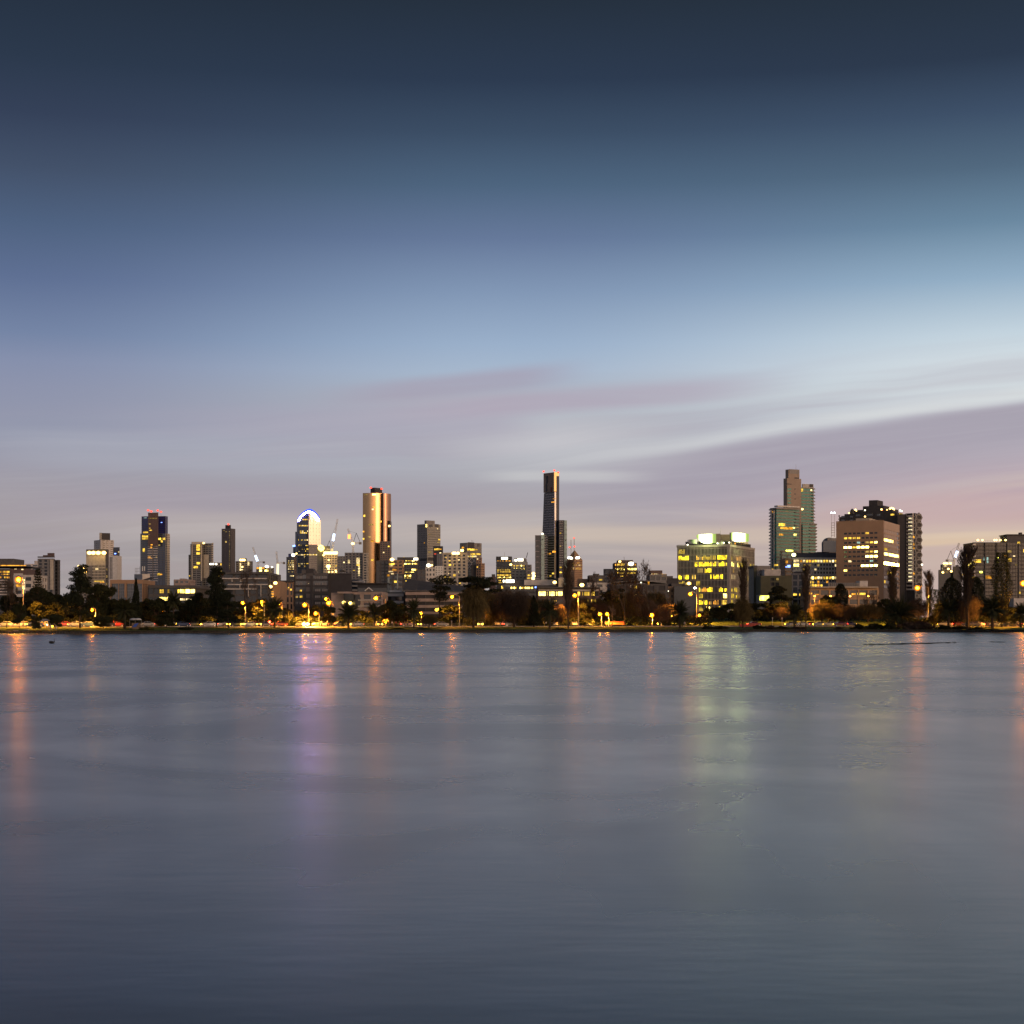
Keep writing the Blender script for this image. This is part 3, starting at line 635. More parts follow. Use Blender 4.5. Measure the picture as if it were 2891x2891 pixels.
B = Bld('arched_tower', 'tall tower with dark left face, cream right face and glowing blue arched crown', 872, 3200, group=SKY)
k = B.block(838.5, 872, 905, 1468, 55); k.core(gl_blue); k.grid(gl_blue, 3.6, 3, .4, .12, faces='F', so=.2, po=.3, par=.6); 
k.grid(gl_cream, 7.2, 6, .78, .88, faces='R', so=.35, po=.5, par=1)
lo = B.block(828, 872, 896, 1537, 55, D=3196); lo.core(gl_blue); lo.grid(conc_d, 3.6, 3, .4, .15, faces='F'); lo.grid(conc_g, 3.6, 3, .45, .3, faces='R')
B.block(833.5, 840, 842, 1501, 30, D=3215).solid(gl_blue, 'side_wing')
for y, sk in ((292, .1), (368, .1), (437, .6), (457, .3), (545, .6)): k.row(zy(y) - 1.4, 3.4, 841, 870, 10, m=[LW, LY, LY], skip=sk, out=.25)
for y, sk in ((612, .15), (657, .6), (684, .7), (729, .1), (760, .7), (840, .3), (872, .6)): lo.row(zy(y) - 1.5, 3.4, 830, 871, 13, m=[LW, LY, LD], skip=sk, out=.25)
lo.row(zy(729) - 1.5, 3.4, 873, 895, 7, 'R', m=[LY, LW], out=.4)
def arch(face, m, ta, tb, rim):                     # quarter arches over both faces, meeting at the corner
    o, u, n, L = k.face(face); hz = CZ + (HY - 1445) / F * 3200 - k.z1; mb = MB(); ar = MB(); N = 12
    up = Vector((0, 0, 1)); base = o + up * (k.z1 - .2)
    pt = [o + u * (L * (ta + (tb - ta) * i / N)) + up * (k.z1 + hz * math.sin(math.pi / 2 * (i / N if tb > .95 else 1 - i / N)) ** .75) for i in range(N + 1)]
    for i in range(N):
        a, b = base + u * (L * (ta + (tb - ta) * i / N)), base + u * (L * (ta + (tb - ta) * (i + 1) / N))
        mb.hexa([a, b, b - n * 2, a - n * 2, pt[i], pt[i+1], pt[i+1] - n * 2, pt[i] - n * 2]); ar.tube(pt[i], pt[i+1], rim, rim, 6)
    k.part(mb, 'crown_wall', m); k.part(ar, 'crown_light', CRN)
    a2 = MB()  # second, blue glowing tube above the crown light imitates its halo
    for q, q2 in zip(pt, pt[1:]): a2.tube(q + Vector((0, 0, 3.6)), q2 + Vector((0, 0, 3.6)), rim * 1.3, rim * 1.3, 6)
    k.part(a2, 'crown_halo', CRB)
CRN = glow_mat('crown_blue_white_light', (.44, .32, 1), 75)
CRB = glow_mat('crown_halo_glow', (.06, .12, 1), 1.5)
arch('F', gl_deep, .12, 1, 1.6); arch('R', gl_cream, 0, .84, 2.2)
mb = MB(); ce = k.w(-k.a / 2, k.d / 2, k.z1); mb.ball(ce, k.a * .34, k.d * .34, 15, 0, 16, 8, 0, .5); k.part(mb, 'crown_dome', gl_deep)
lo.lit([(829, 840, 1538.5, 1543.5, FB)], out=2.5, name='blue_light')

B = Bld('office_tower', 'grey-beige tower with round yellow sign and a floodlit unfinished top', 913, 2300, group=SKY)
k = B.block(895, 930, 932, 1541.5, 8); k.solid(conc_g); k.grid(conc_g, 3.5, 4, .55, .5, so=.2, po=.3, faces='FR', par=4)
mb = MB(); c = P(zx(3, 818), zy(648), 2293); mb.tube(c, c + Vector((0, 1, 0)), 4.6, 4.6, 14, cap=True); mb.build('sign', LH, B.root, local=B.loc)
k2 = B.block(914, 952, 953, 1566, 5, D=2290); k2.core(gl_grey); k2.grid(cream, 3.5, 4, .45, .3, lit=.06)
k2.lit(Zr(3, [(855, 1020, 690, 706, LH)]), out=1.0, name='site_light')
for x in (872, 905, 935, 975, 1000): B.lamp(zx(3, x), zy(708), 3.0, FL, 2282)
B.lamp(zx(3, 908), zy(872), 3.2, FL, 2278); B.lamp(zx(3, 912), zy(905), 1.6, FL, 2278); B.lamp(zx(3, 850), zy(735), 1.6, FL, 2286)
for x, y in ((915, 945), (960, 942), (1005, 942), (912, 795), (1000, 925)): B.lamp(zx(3, x), zy(y), 1.2, FL, 2286)
crane('tower_crane', 'tallest crane with steep white jib and two lit banners over the floodlit top', 2295, (938, 1552), 1566, (953, 1465), ((940, 1527), (943.5, 1507)), BL)

B = Bld('office_building', 'narrow grey block between the floodlit tower and the beige apartment block', 964, 2100, group=MID)
k = B.block(953, 975, 975, 1570, dep=20); k.core(gl_grey); k.grid(conc_g, 3.3, 4, .5, .4, lit=.08)
B = Bld('apartment_tower', 'beige-grey apartment block with lit stair column and small crane on its roof', 1005, 2000, group=SKY)
k = B.block(974, 1024, 1026, 1560, 6); k.core(gl_dark); k.grid(conc_g, 3.2, 5, .42, .5, lit=.02, litm=[LW]); 
for i in range(12): k.lit(Zr(3, [(1258, 1298, 768 + i * 17, 778 + i * 17, LW if i < 5 else LY)] if i < 6 else [(1278, 1300, 868 + (i - 6) * 22, 882 + (i - 6) * 22, LW)]), out=.5)
k.lit(Zr(3, [(1152, 1176, y, y + 10, LW) for y in (792, 808, 824)] + [(1215, 1240, 918, 928, LY)]), out=.5)
w = B.block(1025, 1037, 1040, 1561, 12, D=1995); w.core(gl_dark); w.grid(cream, 3.2, 8, .25, .4); w.slabs(cream, 'F', 1.4, .3, 3.2)
c = crane('tower_crane', 'short crane with red lit lamp on its jib on the beige apartment block', 2010, (997, 1534), 1560, (982, 1493), ((985.5, 1521), (986, 1509)), glow_mat('red_orange_light', (1, .18, .04), 6)); c.lamp(996, 1534.5, 2.2, FL, 2002)

# the tall curved bronze tower
B = Bld('curved_tower', 'tall curved bronze glass tower reflecting golden dawn light', 1062, 2700, group=SKY)
D = 2700; c0 = P(1062, HY, D + 45); Hh = CZ + (HY - 1391) / F * D
def curve(px0, px1, bul, n):
    a, b = P(px0, HY, D), P(px1, HY, D); out = []
    for i in range(n + 1):
        t = i / n; out.append((a.x + (b.x - a.x) * t, D + 14 - bul * math.sin(math.pi * min(1, t * .70 + .22))))
    return out
mb = MB(); fr = curve(1023, 1077, 9.5, 22); nfl = 66; z0 = B.z0; hs = (Hh - z0) / nfl
for i in range(len(fr) - 1):
    (x0, y0), (x1, y1) = fr[i], fr[i+1]; mb.quad((x0, y0, z0), (x1, y1, z0), (x1, y1, Hh), (x0, y0, Hh))
o = mb.build('curved_wall', gl_mirror, B.root, local=B.loc, smooth=True)
mb = MB(); mb.prism([(x, y + .8) for x, y in fr] + [ (c0.x + 24, c0.y + 10), (c0.x - 23, c0.y + 10)], z0, Hh - .5); mb.build('body', char, B.root, local=B.loc)
fr2 = [(P(1081, HY, D).x + (P(1101.5, HY, D).x - P(1081, HY, D).x) * i / 8, D + 6 + 10 * (i / 8) ** 2) for i in range(9)]
Hr = CZ + (HY - 1392) / F * D; mb = MB()
mb.prism(fr2 + [(c0.x + 25, c0.y + 12), (c0.x + 12, c0.y + 12)], z0, Hr); mb.build('right_wing', mat('rose_glass', (.36, .215, .14), .28, .06, .1, .8), B.root, local=B.loc, smooth=False)
k = B.block(1076, 1082, 1082, 1391, D=2712, dep=30); k.solid(char, 'recess')
k = B.block(1098, 1101.6, 1101.6, 1470, D=2708, dep=30); k.solid(black_m, 'side_fin')
k = B.block(1046, 1058, 1079, 1376.5, 40, D=2712, yb=1394); k.solid(char, 'crown')
k = B.block(1023, 1077, 1077, 1391, D=2694, dep=1); w = k
def on(bl, rects, m): bl.lit(rects, m=m)
for q, m in (((1050, 1062, 1394, 1398), LH), ((1029, 1038, 1395, 1398), LD), ((1053, 1057, 1429, 1434), LY), ((1050, 1055, 1436, 1440), LW), ((1026, 1031, 1453, 1459), LY), ((1041, 1054, 1479, 1483), LD), ((1024, 1029, 1499, 1503), LO), ((1024, 1030, 1519, 1524), LY), ((1039, 1047, 1514, 1518), LD), ((1047, 1056, 1525, 1530), LO), ((1074.5, 1077, 1470, 1475), LY), ((1048, 1055, 1578, 1584), LY)):
    # panes follow the curve: find its depth at that column
    xm = (q[0] + q[1]) / 2; j = min(range(len(fr)), key=lambda i: abs(CX + fr[i][0] / fr[i][1] * F - xm))
    dd = fr[j][1] - .45; b2 = Block(B, q[0] - .01, q[1], q[1], q[2], 0, dd, CZ + (HY - q[3]) / F * dd, .4)
    mb = MB(); b2.fb(mb, 'F', 0, b2.a, b2.z0, b2.z1, -.3, .1); b2.part(mb, 'window', m)
k = B.block(1073, 1101, 1101, 1528, D=2690, dep=8); k.core(gl_dark, 'lower_glazing'); k.grid(mat('bronze_band', (.2, .14, .1), .6), 3.4, 4, .4, .35, lit=.06, litm=[LY, LW, LO])
for x, y in ((1047, 1377), (1077.5, 1380)): B.lamp(x, y, 2, RED, 2700, 'beacon')
B.lamp(1099, 1485, 2.0, FL, 2700)
# --- centre left foreground
B = Bld('apartment_building', 'dark charcoal building with ribbed window grid and blank black right wall', 910, 820, group=MID)
k = B.block(831, 929, 929, 1619, dep=26); k.core(gl_grey)
k.grid(char, 3.3, 9.6, .36, .14, so=.3, po=.5, par=.6, z0=CZ + (HY - 1712) / F * 820, nf=5, faces='F')
k.panel(Zr(3, [(490, 535, 960, 990), (548, 590, 960, 990), (632, 722, 960, 990), (738, 910, 960, 990)]), conc_d, 'spandrel', o0=.3, o1=.55)
k.panel(Zr(3, [(632, 722, 990, 1340)]), mat('ribbed_screen', (.12, .11, .11), .8), 'rib_screen', o0=.05, o1=.2)
for j in range(5):                                   # pale blinds behind each window, in three or four leaves
    for (x0, x1, n) in ((494, 534, 2), (550, 590, 2), (640, 720, 4), (742, 812, 3), (830, 910, 4)):
        for i in range(n):
            a = x0 + (x1 - x0) * i / n; k.panel(Zr(3, [(a + 1, a + (x1 - x0) / n - 2, 995 + j * 80, 1036 + j * 80)]), mat('pale_blind', (.22, .21, .21), .8) if 'pale_blind' not in bpy.data.materials else bpy.data.materials['pale_blind'], 'window', o0=.02, o1=.12)
k.lit(Zr(3, [(556, 566, 1165, 1190, LY), (568, 578, 1165, 1192, LY), (505, 530, 1242, 1274, LD), (556, 588, 1238, 1274, LY), (660, 668, 1082, 1090, LW)]), out=.2)
k2 = B.block(929, 992, 993, 1619, 4); k2.solid(char); k2.grid(mat('black_sheet', (.035, .032, .036), .75), 2.2, 0, .03, 0, faces='F', so=.06, par=.8)
for a, c, y in ((852, 864, 1608), (865, 885, 1605), (884, 890, 1611)): B.block(a, c, c, y, D=828, dep=8, yb=1619).solid(conc_d if a != 865 else char, 'plant_room')
mb = MB(); c = P(968, 1612, 822); mb.ball(c, 1.9, .6, 1.9, 0, 12, 6, .0, .5); o = mb.build('satellite_dish', steel, B.root, local=B.loc)
o.matrix_basis = Matrix.Translation(c - B.loc) @ Matrix.Rotation(R(70), 4, 'X') @ Matrix.Translation(-(c - B.loc))
B.mast(968, 1613, 1619, .15, D=822, name='dish_post')
for i, y in enumerate((1640, 1652, 1664)): B.block(994, 1023, 1023, y, D=835, dep=14, yb=y + 4).solid(steel, 'balcony')
kk = B.block(993, 1024, 1024, 1636, D=840, dep=14); kk.core(gl_blue)

B = Bld('penthouse_building', 'flat black box roof storey above the pink apartment building', 1050, 760, group=MID)
k = B.block(1009, 1093, 1093, 1647, dep=20); k.solid(black_m); k.panel([(1010, 1092, 1660, 1700)], gl_dark, 'glazing', o0=-.2, o1=.04)
B.block(1005, 1096, 1096, 1645.5, D=757, dep=24, yb=1647.5).solid(char, 'roof_canopy')

B = Bld('apartment_building', 'low pink rendered apartment building with stepped roof and small white gable', 1010, 600, group=MID)
k = B.block(935, 992, 992, 1673, dep=18); k.solid(pink_b)
k = B.block(992, 1082, 1082, 1671, dep=18); k.core(gl_dark); k.grid(pink_b, 3, 3.6, .42, .35, lit=.02, litm=[LY])
B.block(952, 992, 992, 1670, D=598, dep=12, yb=1676).solid(pink_b, 'parapet')
k.panel(Zr(3, [(1205, 1310, 1262, 1340)]), gl_dark, 'glazing', o0=.4, o1=.5)
B.block(970, 998, 998, 1675, D=596.5, dep=1, yb=1695).solid(gl_dark, 'glazing'); 
k.panel(Zr(3, [(1280, 1585, 1288, 1298), (1280, 1585, 1360, 1370)]), conc_w, 'balcony', o0=.4, o1=1.4)
k.panel(Zr(3, [(1570, 1586, 1200, 1480), (1282, 1330, 1370, 1480)]), pink_b, 'pier', o0=.4, o1=1.2)
mb = MB(); a, c, t = P(1030, 1668, 597), P(1052, 1668, 597), P(1041, 1659, 597)
for q, r in ((a, t), (t, c)): mb.tube(q, r, .22, .22, 4, cap=True)
mb.build('gable_trim', white_m, B.root, local=B.loc)
mb = MB(); mb.hexa([a, c, c + Vector((0, 5, 0)), a + Vector((0, 5, 0)), t - Vector((.05, 0, 0)), t + Vector((.05, 0, 0)), t + Vector((.05, 5, 0)), t + Vector((-.05, 5, 0))]); mb.build('gable_roof', conc_d, B.root, local=B.loc)
B.lamp(zx(3, 1180), zy(1330), .7, LH, 594, 'porch_light'); B.lamp(zx(3, 1100), zy(1320), .7, LH, 594, 'porch_light')

# --- between the curved tower and the needle tower
B = Bld('apartment_building', 'stepped grey apartments with a bright round roof lamp right of the curved tower', 1110, 1500, group=MID)
k = B.block(1062, 1098, 1098, 1583, dep=20); k.core(gl_dark); k.grid(conc_d, 3.3, 4, .4, .35, lit=.03)
k = B.block(1098, 1137, 1140, 1581, 10, D=1490); k.core(gl_dark); k.grid(tan_b, 3.3, 4, .5, .3, faces='FR', lit=.12, litm=[LO, LY, LW]); B.lamp(zx(4, 118), zy(790), 2.0, FL, 1480)
k.lit(Zr(4, [(82, 150, 835, 856, LY), (120, 175, 905, 925, LO), (75, 130, 932, 945, LW)]), out=.5)
B = Bld('apartment_building', 'apartment block with bluish glass bays in front of the stepped grey apartments', 1117, 1000, group=MID)
k = B.block(1094, 1139, 1141, 1620, 8); k.core(gl_grey); k.grid(conc_d, 3.2, 3.4, .3, .3); k.slabs(conc_g, 'F', 1, .25, 3.2, u=(.5, .95))
k.panel(Zr(4, [(68, 90, 1010, 1155), (182, 196, 960, 1150)]), mat('pale_curtain_glass', (.33, .38, .36), .3), 'bay_window', o0=.4, o1=1.2)
k.lit(Zr(4, [(148, 185, 1052, 1076, LY), (60, 86, 975, 998, LO), (110, 138, 960, 972, LW)]), out=1.0)
B = Bld('office_tower', 'dark office block with rows of yellow lights and a white lit roof sign', 1150, 2000, group=SKY)
k = B.block(1122, 1180, 1182, 1573, 5); k.core(gl_dark); k.grid(conc_d, 3.6, 3, .42, .12, faces='FR', par=4)
for y, x0, x1 in ((800, 285, 430), (838, 215, 430), (915, 360, 430), (938, 250, 390), (972, 255, 355), (990, 255, 355), (1010, 262, 355), (1048, 265, 355), (765, 255, 290)): k.row(zy(y) - 2, 4.4, zx(4, x0), zx(4, x1), max(2, int((x1 - x0) / 16)), m=[LY, LY, LH], skip=.12)
p0 = B.block(1168, 1180, 1180, 1575, D=1990, dep=1, yb=1581); p0.solid(FW, 'lit_sign')
B = Bld('office_tower', 'tall plain grey slab tower with dark mechanical band and small roof block', 1210, 2500, group=SKY)
k = B.block(1178, 1206, 1243, 1479, 48); k.core(gl_grey); gp = mat('grey_green_panel', (.30, .29, .25), .8)
k.grid(conc_g, 3.6, 4.5, .62, .55, faces='F', so=.2, po=.24, par=3); k.grid(gp, 3.6, 22, .72, .1, faces='R', so=.2, po=.4, par=9)
k.panel([(1210, 1221, 1481, 1488), (1227, 1238, 1480, 1488)], gl_dark, 'louvre', 'R', .22, .35); k.panel([(1186, 1206, 1576, 1584), (1179, 1206, 1541, 1543)], char, 'mechanical_band', 'F', .2, .4)
k.panel([(1207, 1243, 1575, 1583)], char, 'mechanical_band', 'R', .4, .6)
k2 = B.block(1198.5, 1204, 1227.5, 1469, 48, D=2512, yb=1480); k2.solid(conc_g, 'plant_room')
k.lit([(1203.5, 1206, 1480, 1488, LH)], 'F', out=1); k.lit(Zr(4, [(676, 686, 400, 412, LW), (690, 712, 536, 550, LY), (680, 705, 572, 582, LD), (572, 590, 474, 482, LD), (565, 602, 690, 702, LD)]), 'R', out=.5); k.lit(Zr(4, [(515, 526, 576, 588, LO)]), 'F', out=.5)
B = Bld('office_tower', 'dark narrow block with an amber top window in front of the grey slab tower', 1236, 2300, group=SKY)
k = B.block(1224, 1249, 1250, 1542, 8); k.core(gl_dark); k.grid(char, 3.5, 4, .4, .3); k.lit(Zr(4, [(642, 706, 650, 672, LY), (712, 732, 655, 668, LO), (706, 728, 702, 716, LW), (640, 665, 715, 724, glow_mat('red_sign_light', (1, .1, .05), 1.2))]), out=.5)
k = B.block(1233, 1249.5, 1249.5, 1562, D=2280, dep=10); k.core(gl_blue); k.grid(conc_d, 3.5, 3, .3, .3)
B = Bld('apartment_building', 'low pale apartments with lit balconies and roof floodlight below the grey slab tower', 1205, 1100, group=MID)
k = B.block(1178, 1202, 1202, 1608, dep=16); k.core(gl_dark); k.grid(conc_d, 3.2, 3, .35, .35)
k = B.block(1202, 1229, 1229, 1602, dep=16); k.core(gl_dark); k.grid(conc_w, 3.2, 2.2, .5, .5, lit=.12, litm=[LW, LY]); B.lamp(zx(4, 570), zy(862), 1.5, FW, 1090)
for x in (600, 612): B.lamp(zx(4, x), zy(860), .7, FL, 1090)
k = B.block(1229, 1250, 1250, 1598, dep=16); k.core(gl_grey); k.grid(white_p, 1.6, 1.5, .6, .6, name='mottled_panel', so=.25, po=.3)
B = Bld('apartment_tower', 'broad cream apartment slab with dark window strips and roof floodlights', 1284, 1500, group=SKY)
k = B.block(1250, 1317, 1319, 1562, 6); k.core(gl_dark); k.grid(cream, 3.1, 4.45, .40, .46, faces='FR', so=.25, po=.5, par=1.2)
k.panel([(1250, 1318, 1560, 1563.5)], cream, 'cornice', o0=.5, o1=1)
for x in (880, 898, 935): B.lamp(zx(4, x), zy(712), 1.7, FL, 1494)
k.lit(Zr(4, [(785, 815, 755, 772, LY), (822, 842, 800, 812, LY), (935, 955, 785, 800, LW), (822, 880, 846, 866, LY), (972, 990, 872, 888, LW), (870, 905, 972, 998, LY), (795, 822, 955, 970, LW), (755, 838, 998, 1014, LY), (800, 826, 1040, 1058, LY), (930, 950, 935, 950, LW), (950, 978, 1075, 1090, LY), (790, 815, 1105, 1118, LO), (870, 892, 1105, 1118, LO)]), out=.3)
B = Bld('office_tower', 'brown faceted tower with yellow lit floors and a lattice-braced lower part', 1332, 2300, group=SKY)
k = B.block(1299, 1319, 1359, 1532, 50); k.core(gl_dark); k.grid(conc_g, 3.6, 8, .6, .25, faces='FR', par=14)
k.panel([(1320, 1338, 1531.5, 1555)], char, 'dark_bay', 'R', .4, .8); k.panel([(1347, 1353, 1534, 1544)], gl_dark, 'louvre', 'R', .4, .6)
k.lit(Zr(4, [(1050, 1135, 656, 676, LY), (1138, 1172, 660, 672, LY)]), 'R', out=1); k.row(zy(712), 4.5, 1328, 1357, 9, 'R', [LY], out=.5); k.row(zy(742), 5, 1318, 1345, 6, 'R', [LW, LY], out=.5)
k.lit(Zr(4, [(970, 1006, 660, 692, LH), (986, 1012, 630, 650, LO)]), 'F', out=.6); B.lamp(zx(4, 988), zy(678), 2.2, FL, 2290)
for x in (1105, 1120): B.mast(zx(4, x), zy(548), zy(570), .3)
k = B.block(1318, 1345, 1346, 1573, 5, D=2280); k.core(gl_dark); k.grid(conc_g, 3.4, 6, .2, .15)
B.tube('lattice_brace', conc_w, [(P(a, y0, 2277), P(c, y1, 2277)) for a, c, y0, y1 in ((1319, 1332, 1575, 1590), (1332, 1319, 1575, 1590), (1332, 1345, 1575, 1590), (1345, 1332, 1575, 1590), (1319, 1332, 1592, 1608), (1332, 1319, 1592, 1608))], .5)
B.block(1330, 1344, 1344, 1594, D=2270, dep=4).solid(char, 'dark_wall')
k = B.block(1345, 1358, 1368, 1590, 40, D=2260); k.core(gl_dark); k.grid(tan_b, 3.4, 3.5, .45, .4, lit=.08); kk = B.block(1345, 1359, 1360, 1574, 10, D=2270, yb=1591); kk.core(gl_dark); kk.grid(tan_b, 3.4, 4, .45, .4, lit=.3, litm=[LW, LY])
B = Bld('parking_building', 'long low parking building with stacked pale bands and dark gaps', 1225, 620, group=MID)
k = B.block(1144, 1305, 1305, 1669, dep=28); k.core(char)
k.panel(Zr(4, [(285, 990, 1192, 1228), (285, 990, 1272, 1310), (285, 990, 1354, 1388), (285, 990, 1434, 1466)]), pink_b, 'parapet_band', o0=.05, o1=.9)
k.panel(Zr(4, [(x, x + 8, 1150, 1490) for x in range(300, 990, 115)]), conc_d, 'column', o0=.05, o1=.6)
mb = MB(); p = [k.w(-k.a - 1, -1, k.z1), k.w(1, -1, k.z1 - .6), k.w(1, k.d, k.z1 + 2), k.w(-k.a - 1, k.d, k.z1 + 5.0)]; mb.hexa(p + [q + Vector((0, 0, .5)) for q in p]); k.part(mb, 'roof', conc_d)
bay_l = glow_mat('yellow_bay_light', (1, .6, .05), 4)
for x, y in ((672, 1412), (738, 1412), (705, 1405)): B.lamp(zx(4, x), zy(y), .75, bay_l, 612, 'bay_light')
B = Bld('apartment_building', 'low grey apartments with pergola frames left of the banded parking building', 1110, 640, group=MID)
k = B.block(1082, 1140, 1140, 1672, dep=18); k.core(gl_dark); k.grid(conc_d, 3, 3.5, .35, .4); k.slabs(conc_w, 'F', 1.5, .22, 3, par=.9)
B.block(1100, 1136, 1136, 1666, D=638, dep=14, yb=1672).solid(white_p, 'roof_canopy')

B = Bld('house', 'small brown house roof with one orange window under the yellow-rowed towers', 1390, 1300, group=MID)
k = B.block(1381, 1400, 1400, 1628, dep=12); k.solid(brown_p); k.lit([(1382, 1388, 1632, 1635, LO)]); B.block(1388, 1398, 1398, 1621, dep=9, D=1304, yb=1629).solid(conc_d, 'roof')
B = Bld('office_tower', 'dark office tower with many yellow rows and white sign, above the dark umbrella tree', 1423, 2000, group=SKY)
k = B.block(1401, 1443, 1445, 1571, 5); k.core(gl_dark); k.grid(char, 3.5, 4, .4, .12, faces='FR', par=5); B.mast(1424, 1560, 1571, .3)
B.block(1415.5, 1433.5, 1433.5, 1573, D=1990, dep=1, yb=1579).solid(FW, 'lit_sign')
for y, sk, m in ((1583, .1, [LO]), (1604, .4, [LY]), (1610, .05, [LY]), (1614, .2, [LY]), (1620, .0, [LY]), (1624, .1, [LY]), (1629, .05, [LH, LY]), (1634, .2, [LY]), (1639, .1, [LY]), (1644, .2, [LY])): k.row(y - 1.6, 3.4, 1404, 1443, 11, m=m, skip=sk)
B = Bld('office_tower', 'stepped tan tower with two bright lit floors and a glaring white sign', 1470, 1900, group=SKY)
k = B.block(1444, 1487, 1489, 1586, 5); k.core(gl_dark); k.grid(conc_g, 3.5, 4.5, .5, .35, faces='FR', par=4); B.block(1452, 1484, 1487, 1576, 5, D=1910, yb=1587).solid(conc_g, 'plant_room')
B.block(1461.5, 1477, 1477, 1576.5, D=1890, dep=1, yb=1584).solid(FW, 'lit_sign'); B.lamp(1456, 1582, 1.6, FW, 1890)
k.row(1595, 4, 1450, 1481, 9, m=[LH, LY]); k.row(1600.5, 4, 1450, 1481, 9, m=[LH, LY]); k.row(1606, 3, 1472, 1482, 3, m=[LY]); B.lamp(1442, 1594, 1.6, FL, 1890)
B.tube('derrick', black_m, [(P(1486, 1575, 1895), P(1490, 1560, 1895))], .5)
k = B.block(1486, 1500, 1500, 1594, D=1880, dep=16); k.core(gl_dark); k.grid(conc_g, 3.5, 4, .4, .4); k.row(1622, 4, 1487, 1499, 3, m=[LY]); k.row(1627, 4, 1487, 1499, 3, m=[LY]); k.row(1632, 3, 1487, 1499, 3, m=[LY])
for x, y in ((1506, 1619), (1507, 1626), (1505, 1633)): B.lamp(x, y, 2, FL, 1880)

# --- the needle tower
B = Bld('needle_tower', 'tallest slender tower with striped lower body and gold-edged crown', 1555, 3000, group=SKY)
D = 3000; k = B.block(1531, 1566, 1578, 1372, 52, D=D)
stripe = mat('pale_spandrel', (.30, .28, .29), .7); bronze = mat('bronze_panel', (.17, .125, .085), .5); gold = mat('gold_mirror_panel', (.95, .66, .28), .25, .05, .1, .9)
mb = MB(); zt, zb = CZ + (HY - 1389) / F * D, CZ + (HY - 1506) / F * D    # flared west edge: wide at the base, narrow higher up
ftop = k.pxu(1541, 1389)[0]; fmid = k.pxu(1531, 1506)[0]
for (u0, z0, u1, z1) in ((fmid, k.z0, fmid, zb), (fmid, zb, ftop, zt)):
    o, u, n, L = k.face('F'); up = Vector((0, 0, 1))
    A, Bp = o + u * u0 + up * z0, o + u * L + up * z0; C2, D2 = o + u * u1 + up * z1, o + u * L + up * z1; bk = -n * k.d
    mb.hexa([A, Bp, Bp + bk, A + bk, C2, D2, D2 + bk, C2 + bk])
k.part(mb, 'glazing', gl_dark)
e0, e1 = k.pxu(1535, 1389)[0], fmid; o, u, n, L = k.face('F'); up = Vector((0, 0, 1)); bk = -n * 12; mb = MB()      # pale facet closing the flare
A, Bp, C2, D2 = o + u * e1 + up * zb, o + u * (e1 + .4) + up * zb, o + u * e0 + up * zt, o + u * ftop + up * zt; sh = -n * .5
mb.hexa([A + sh, Bp + sh, Bp + bk, A + bk, C2 + sh, D2 + sh, D2 + bk, C2 + bk]); k.part(mb, 'side_facet', conc_g)
mb = MB(); n_ = int((zt - k.z0) / 4.6)
for i in range(n_):
    z = k.z0 + i * (zt - k.z0) / n_; e = fmid if z < zb else fmid + (ftop - fmid) * (z - zb) / (zt - zb)
    k.fb(mb, 'F', e, k.a - .3, z, z + 1.9, 0, .6)
k.part(mb, 'floor_band', stripe)
mb = MB(); k.fb(mb, 'F', ftop - 1.2, k.a + .1, zt, k.z1 + .1, -.2, .9); k.part(mb, 'shadow_gap', black_m)
cr = B.block(1534.5, 1565, 1577, 1333, 52, D=D - 1, yb=1388); cr.solid(bronze, 'crown')
cr.panel([(1542, 1547, 1344, 1366), (1541, 1545, 1366, 1388)], black_m, 'crown_slot', 'F', .02, .4); cr.panel([(1535, 1542, 1350, 1390)], mat('bronze_panel_light', (.22, .17, .12), .5), 'crown_panel', 'F', .02, .3)
cr.panel([(1555.5, 1557.5, 1375, 1400)], mat('red_fin', (.16, .03, .025), .6), 'red_fin', 'F', .3, 1.2)
mb = MB(); k.fb(mb, 'R', -.5, k.d * .30, k.z0, zt, -1, .5); k.part(mb, 'pale_edge', gl_cream)
mb = MB(); cr.fb(mb, 'R', -.6, cr.d * .42, zt + 1, cr.z1 + .4, -1, .7); cr.fb(mb, 'R', cr.d * .42, cr.d + .1, cr.z1 - 7, cr.z1 + .4, -1, .7); k.part(mb, 'gold_edge', gold)
mb = MB(); k.fb(mb, 'R', k.d * .30, k.d + .3, k.z0, CZ + (HY - 1342) / F * D, -6, .4); k.part(mb, 'dark_blue_face', mat('navy_glass', (.025, .035, .06), .3, .1, .1, 0, .4))
l = B.block(1511, 1528, 1528, 1511, D=D - 14, dep=40); l.core(gl_dark); l.grid(stripe, 9.8, 0, .12, 0, faces='F', so=.5, par=1)
mb = MB(); 
for i in range(17):                                  # U-shaped balcony strips in pairs
    z = l.z0 + 6 + i * 9.8 / 2
    if z < l.z1 - 4: l.fb(mb, 'F', l.a * .2, l.a * .95, z, z + 1.3, .2, 1.1)
    if i % 2 == 0 and z < l.z1 - 8: l.fb(mb, 'F', l.a * .88, l.a * .95, z + 1.3, z + 4.9, .2, 1.0)
l.part(mb, 'balcony', stripe)
m = B.block(1528, 1537, 1537, 1508, D=D - 18, dep=40); m.core(gl_pale); m.grid(conc_g, 9.8, 0, .06, 0, faces='F', so=.4, par=0); B.lamp(1531.5, 1507, 2, FW, D - 30)
m2 = B.block(1537, 1545, 1546, 1511, 10, D=D - 12); m2.core(gl_dark); m2.grid(stripe, 4.6, 0, .3, 0, so=.5, par=0); m2.slabs(stripe, 'F', 1.5, .5, 4.6, u=(.0, .6))
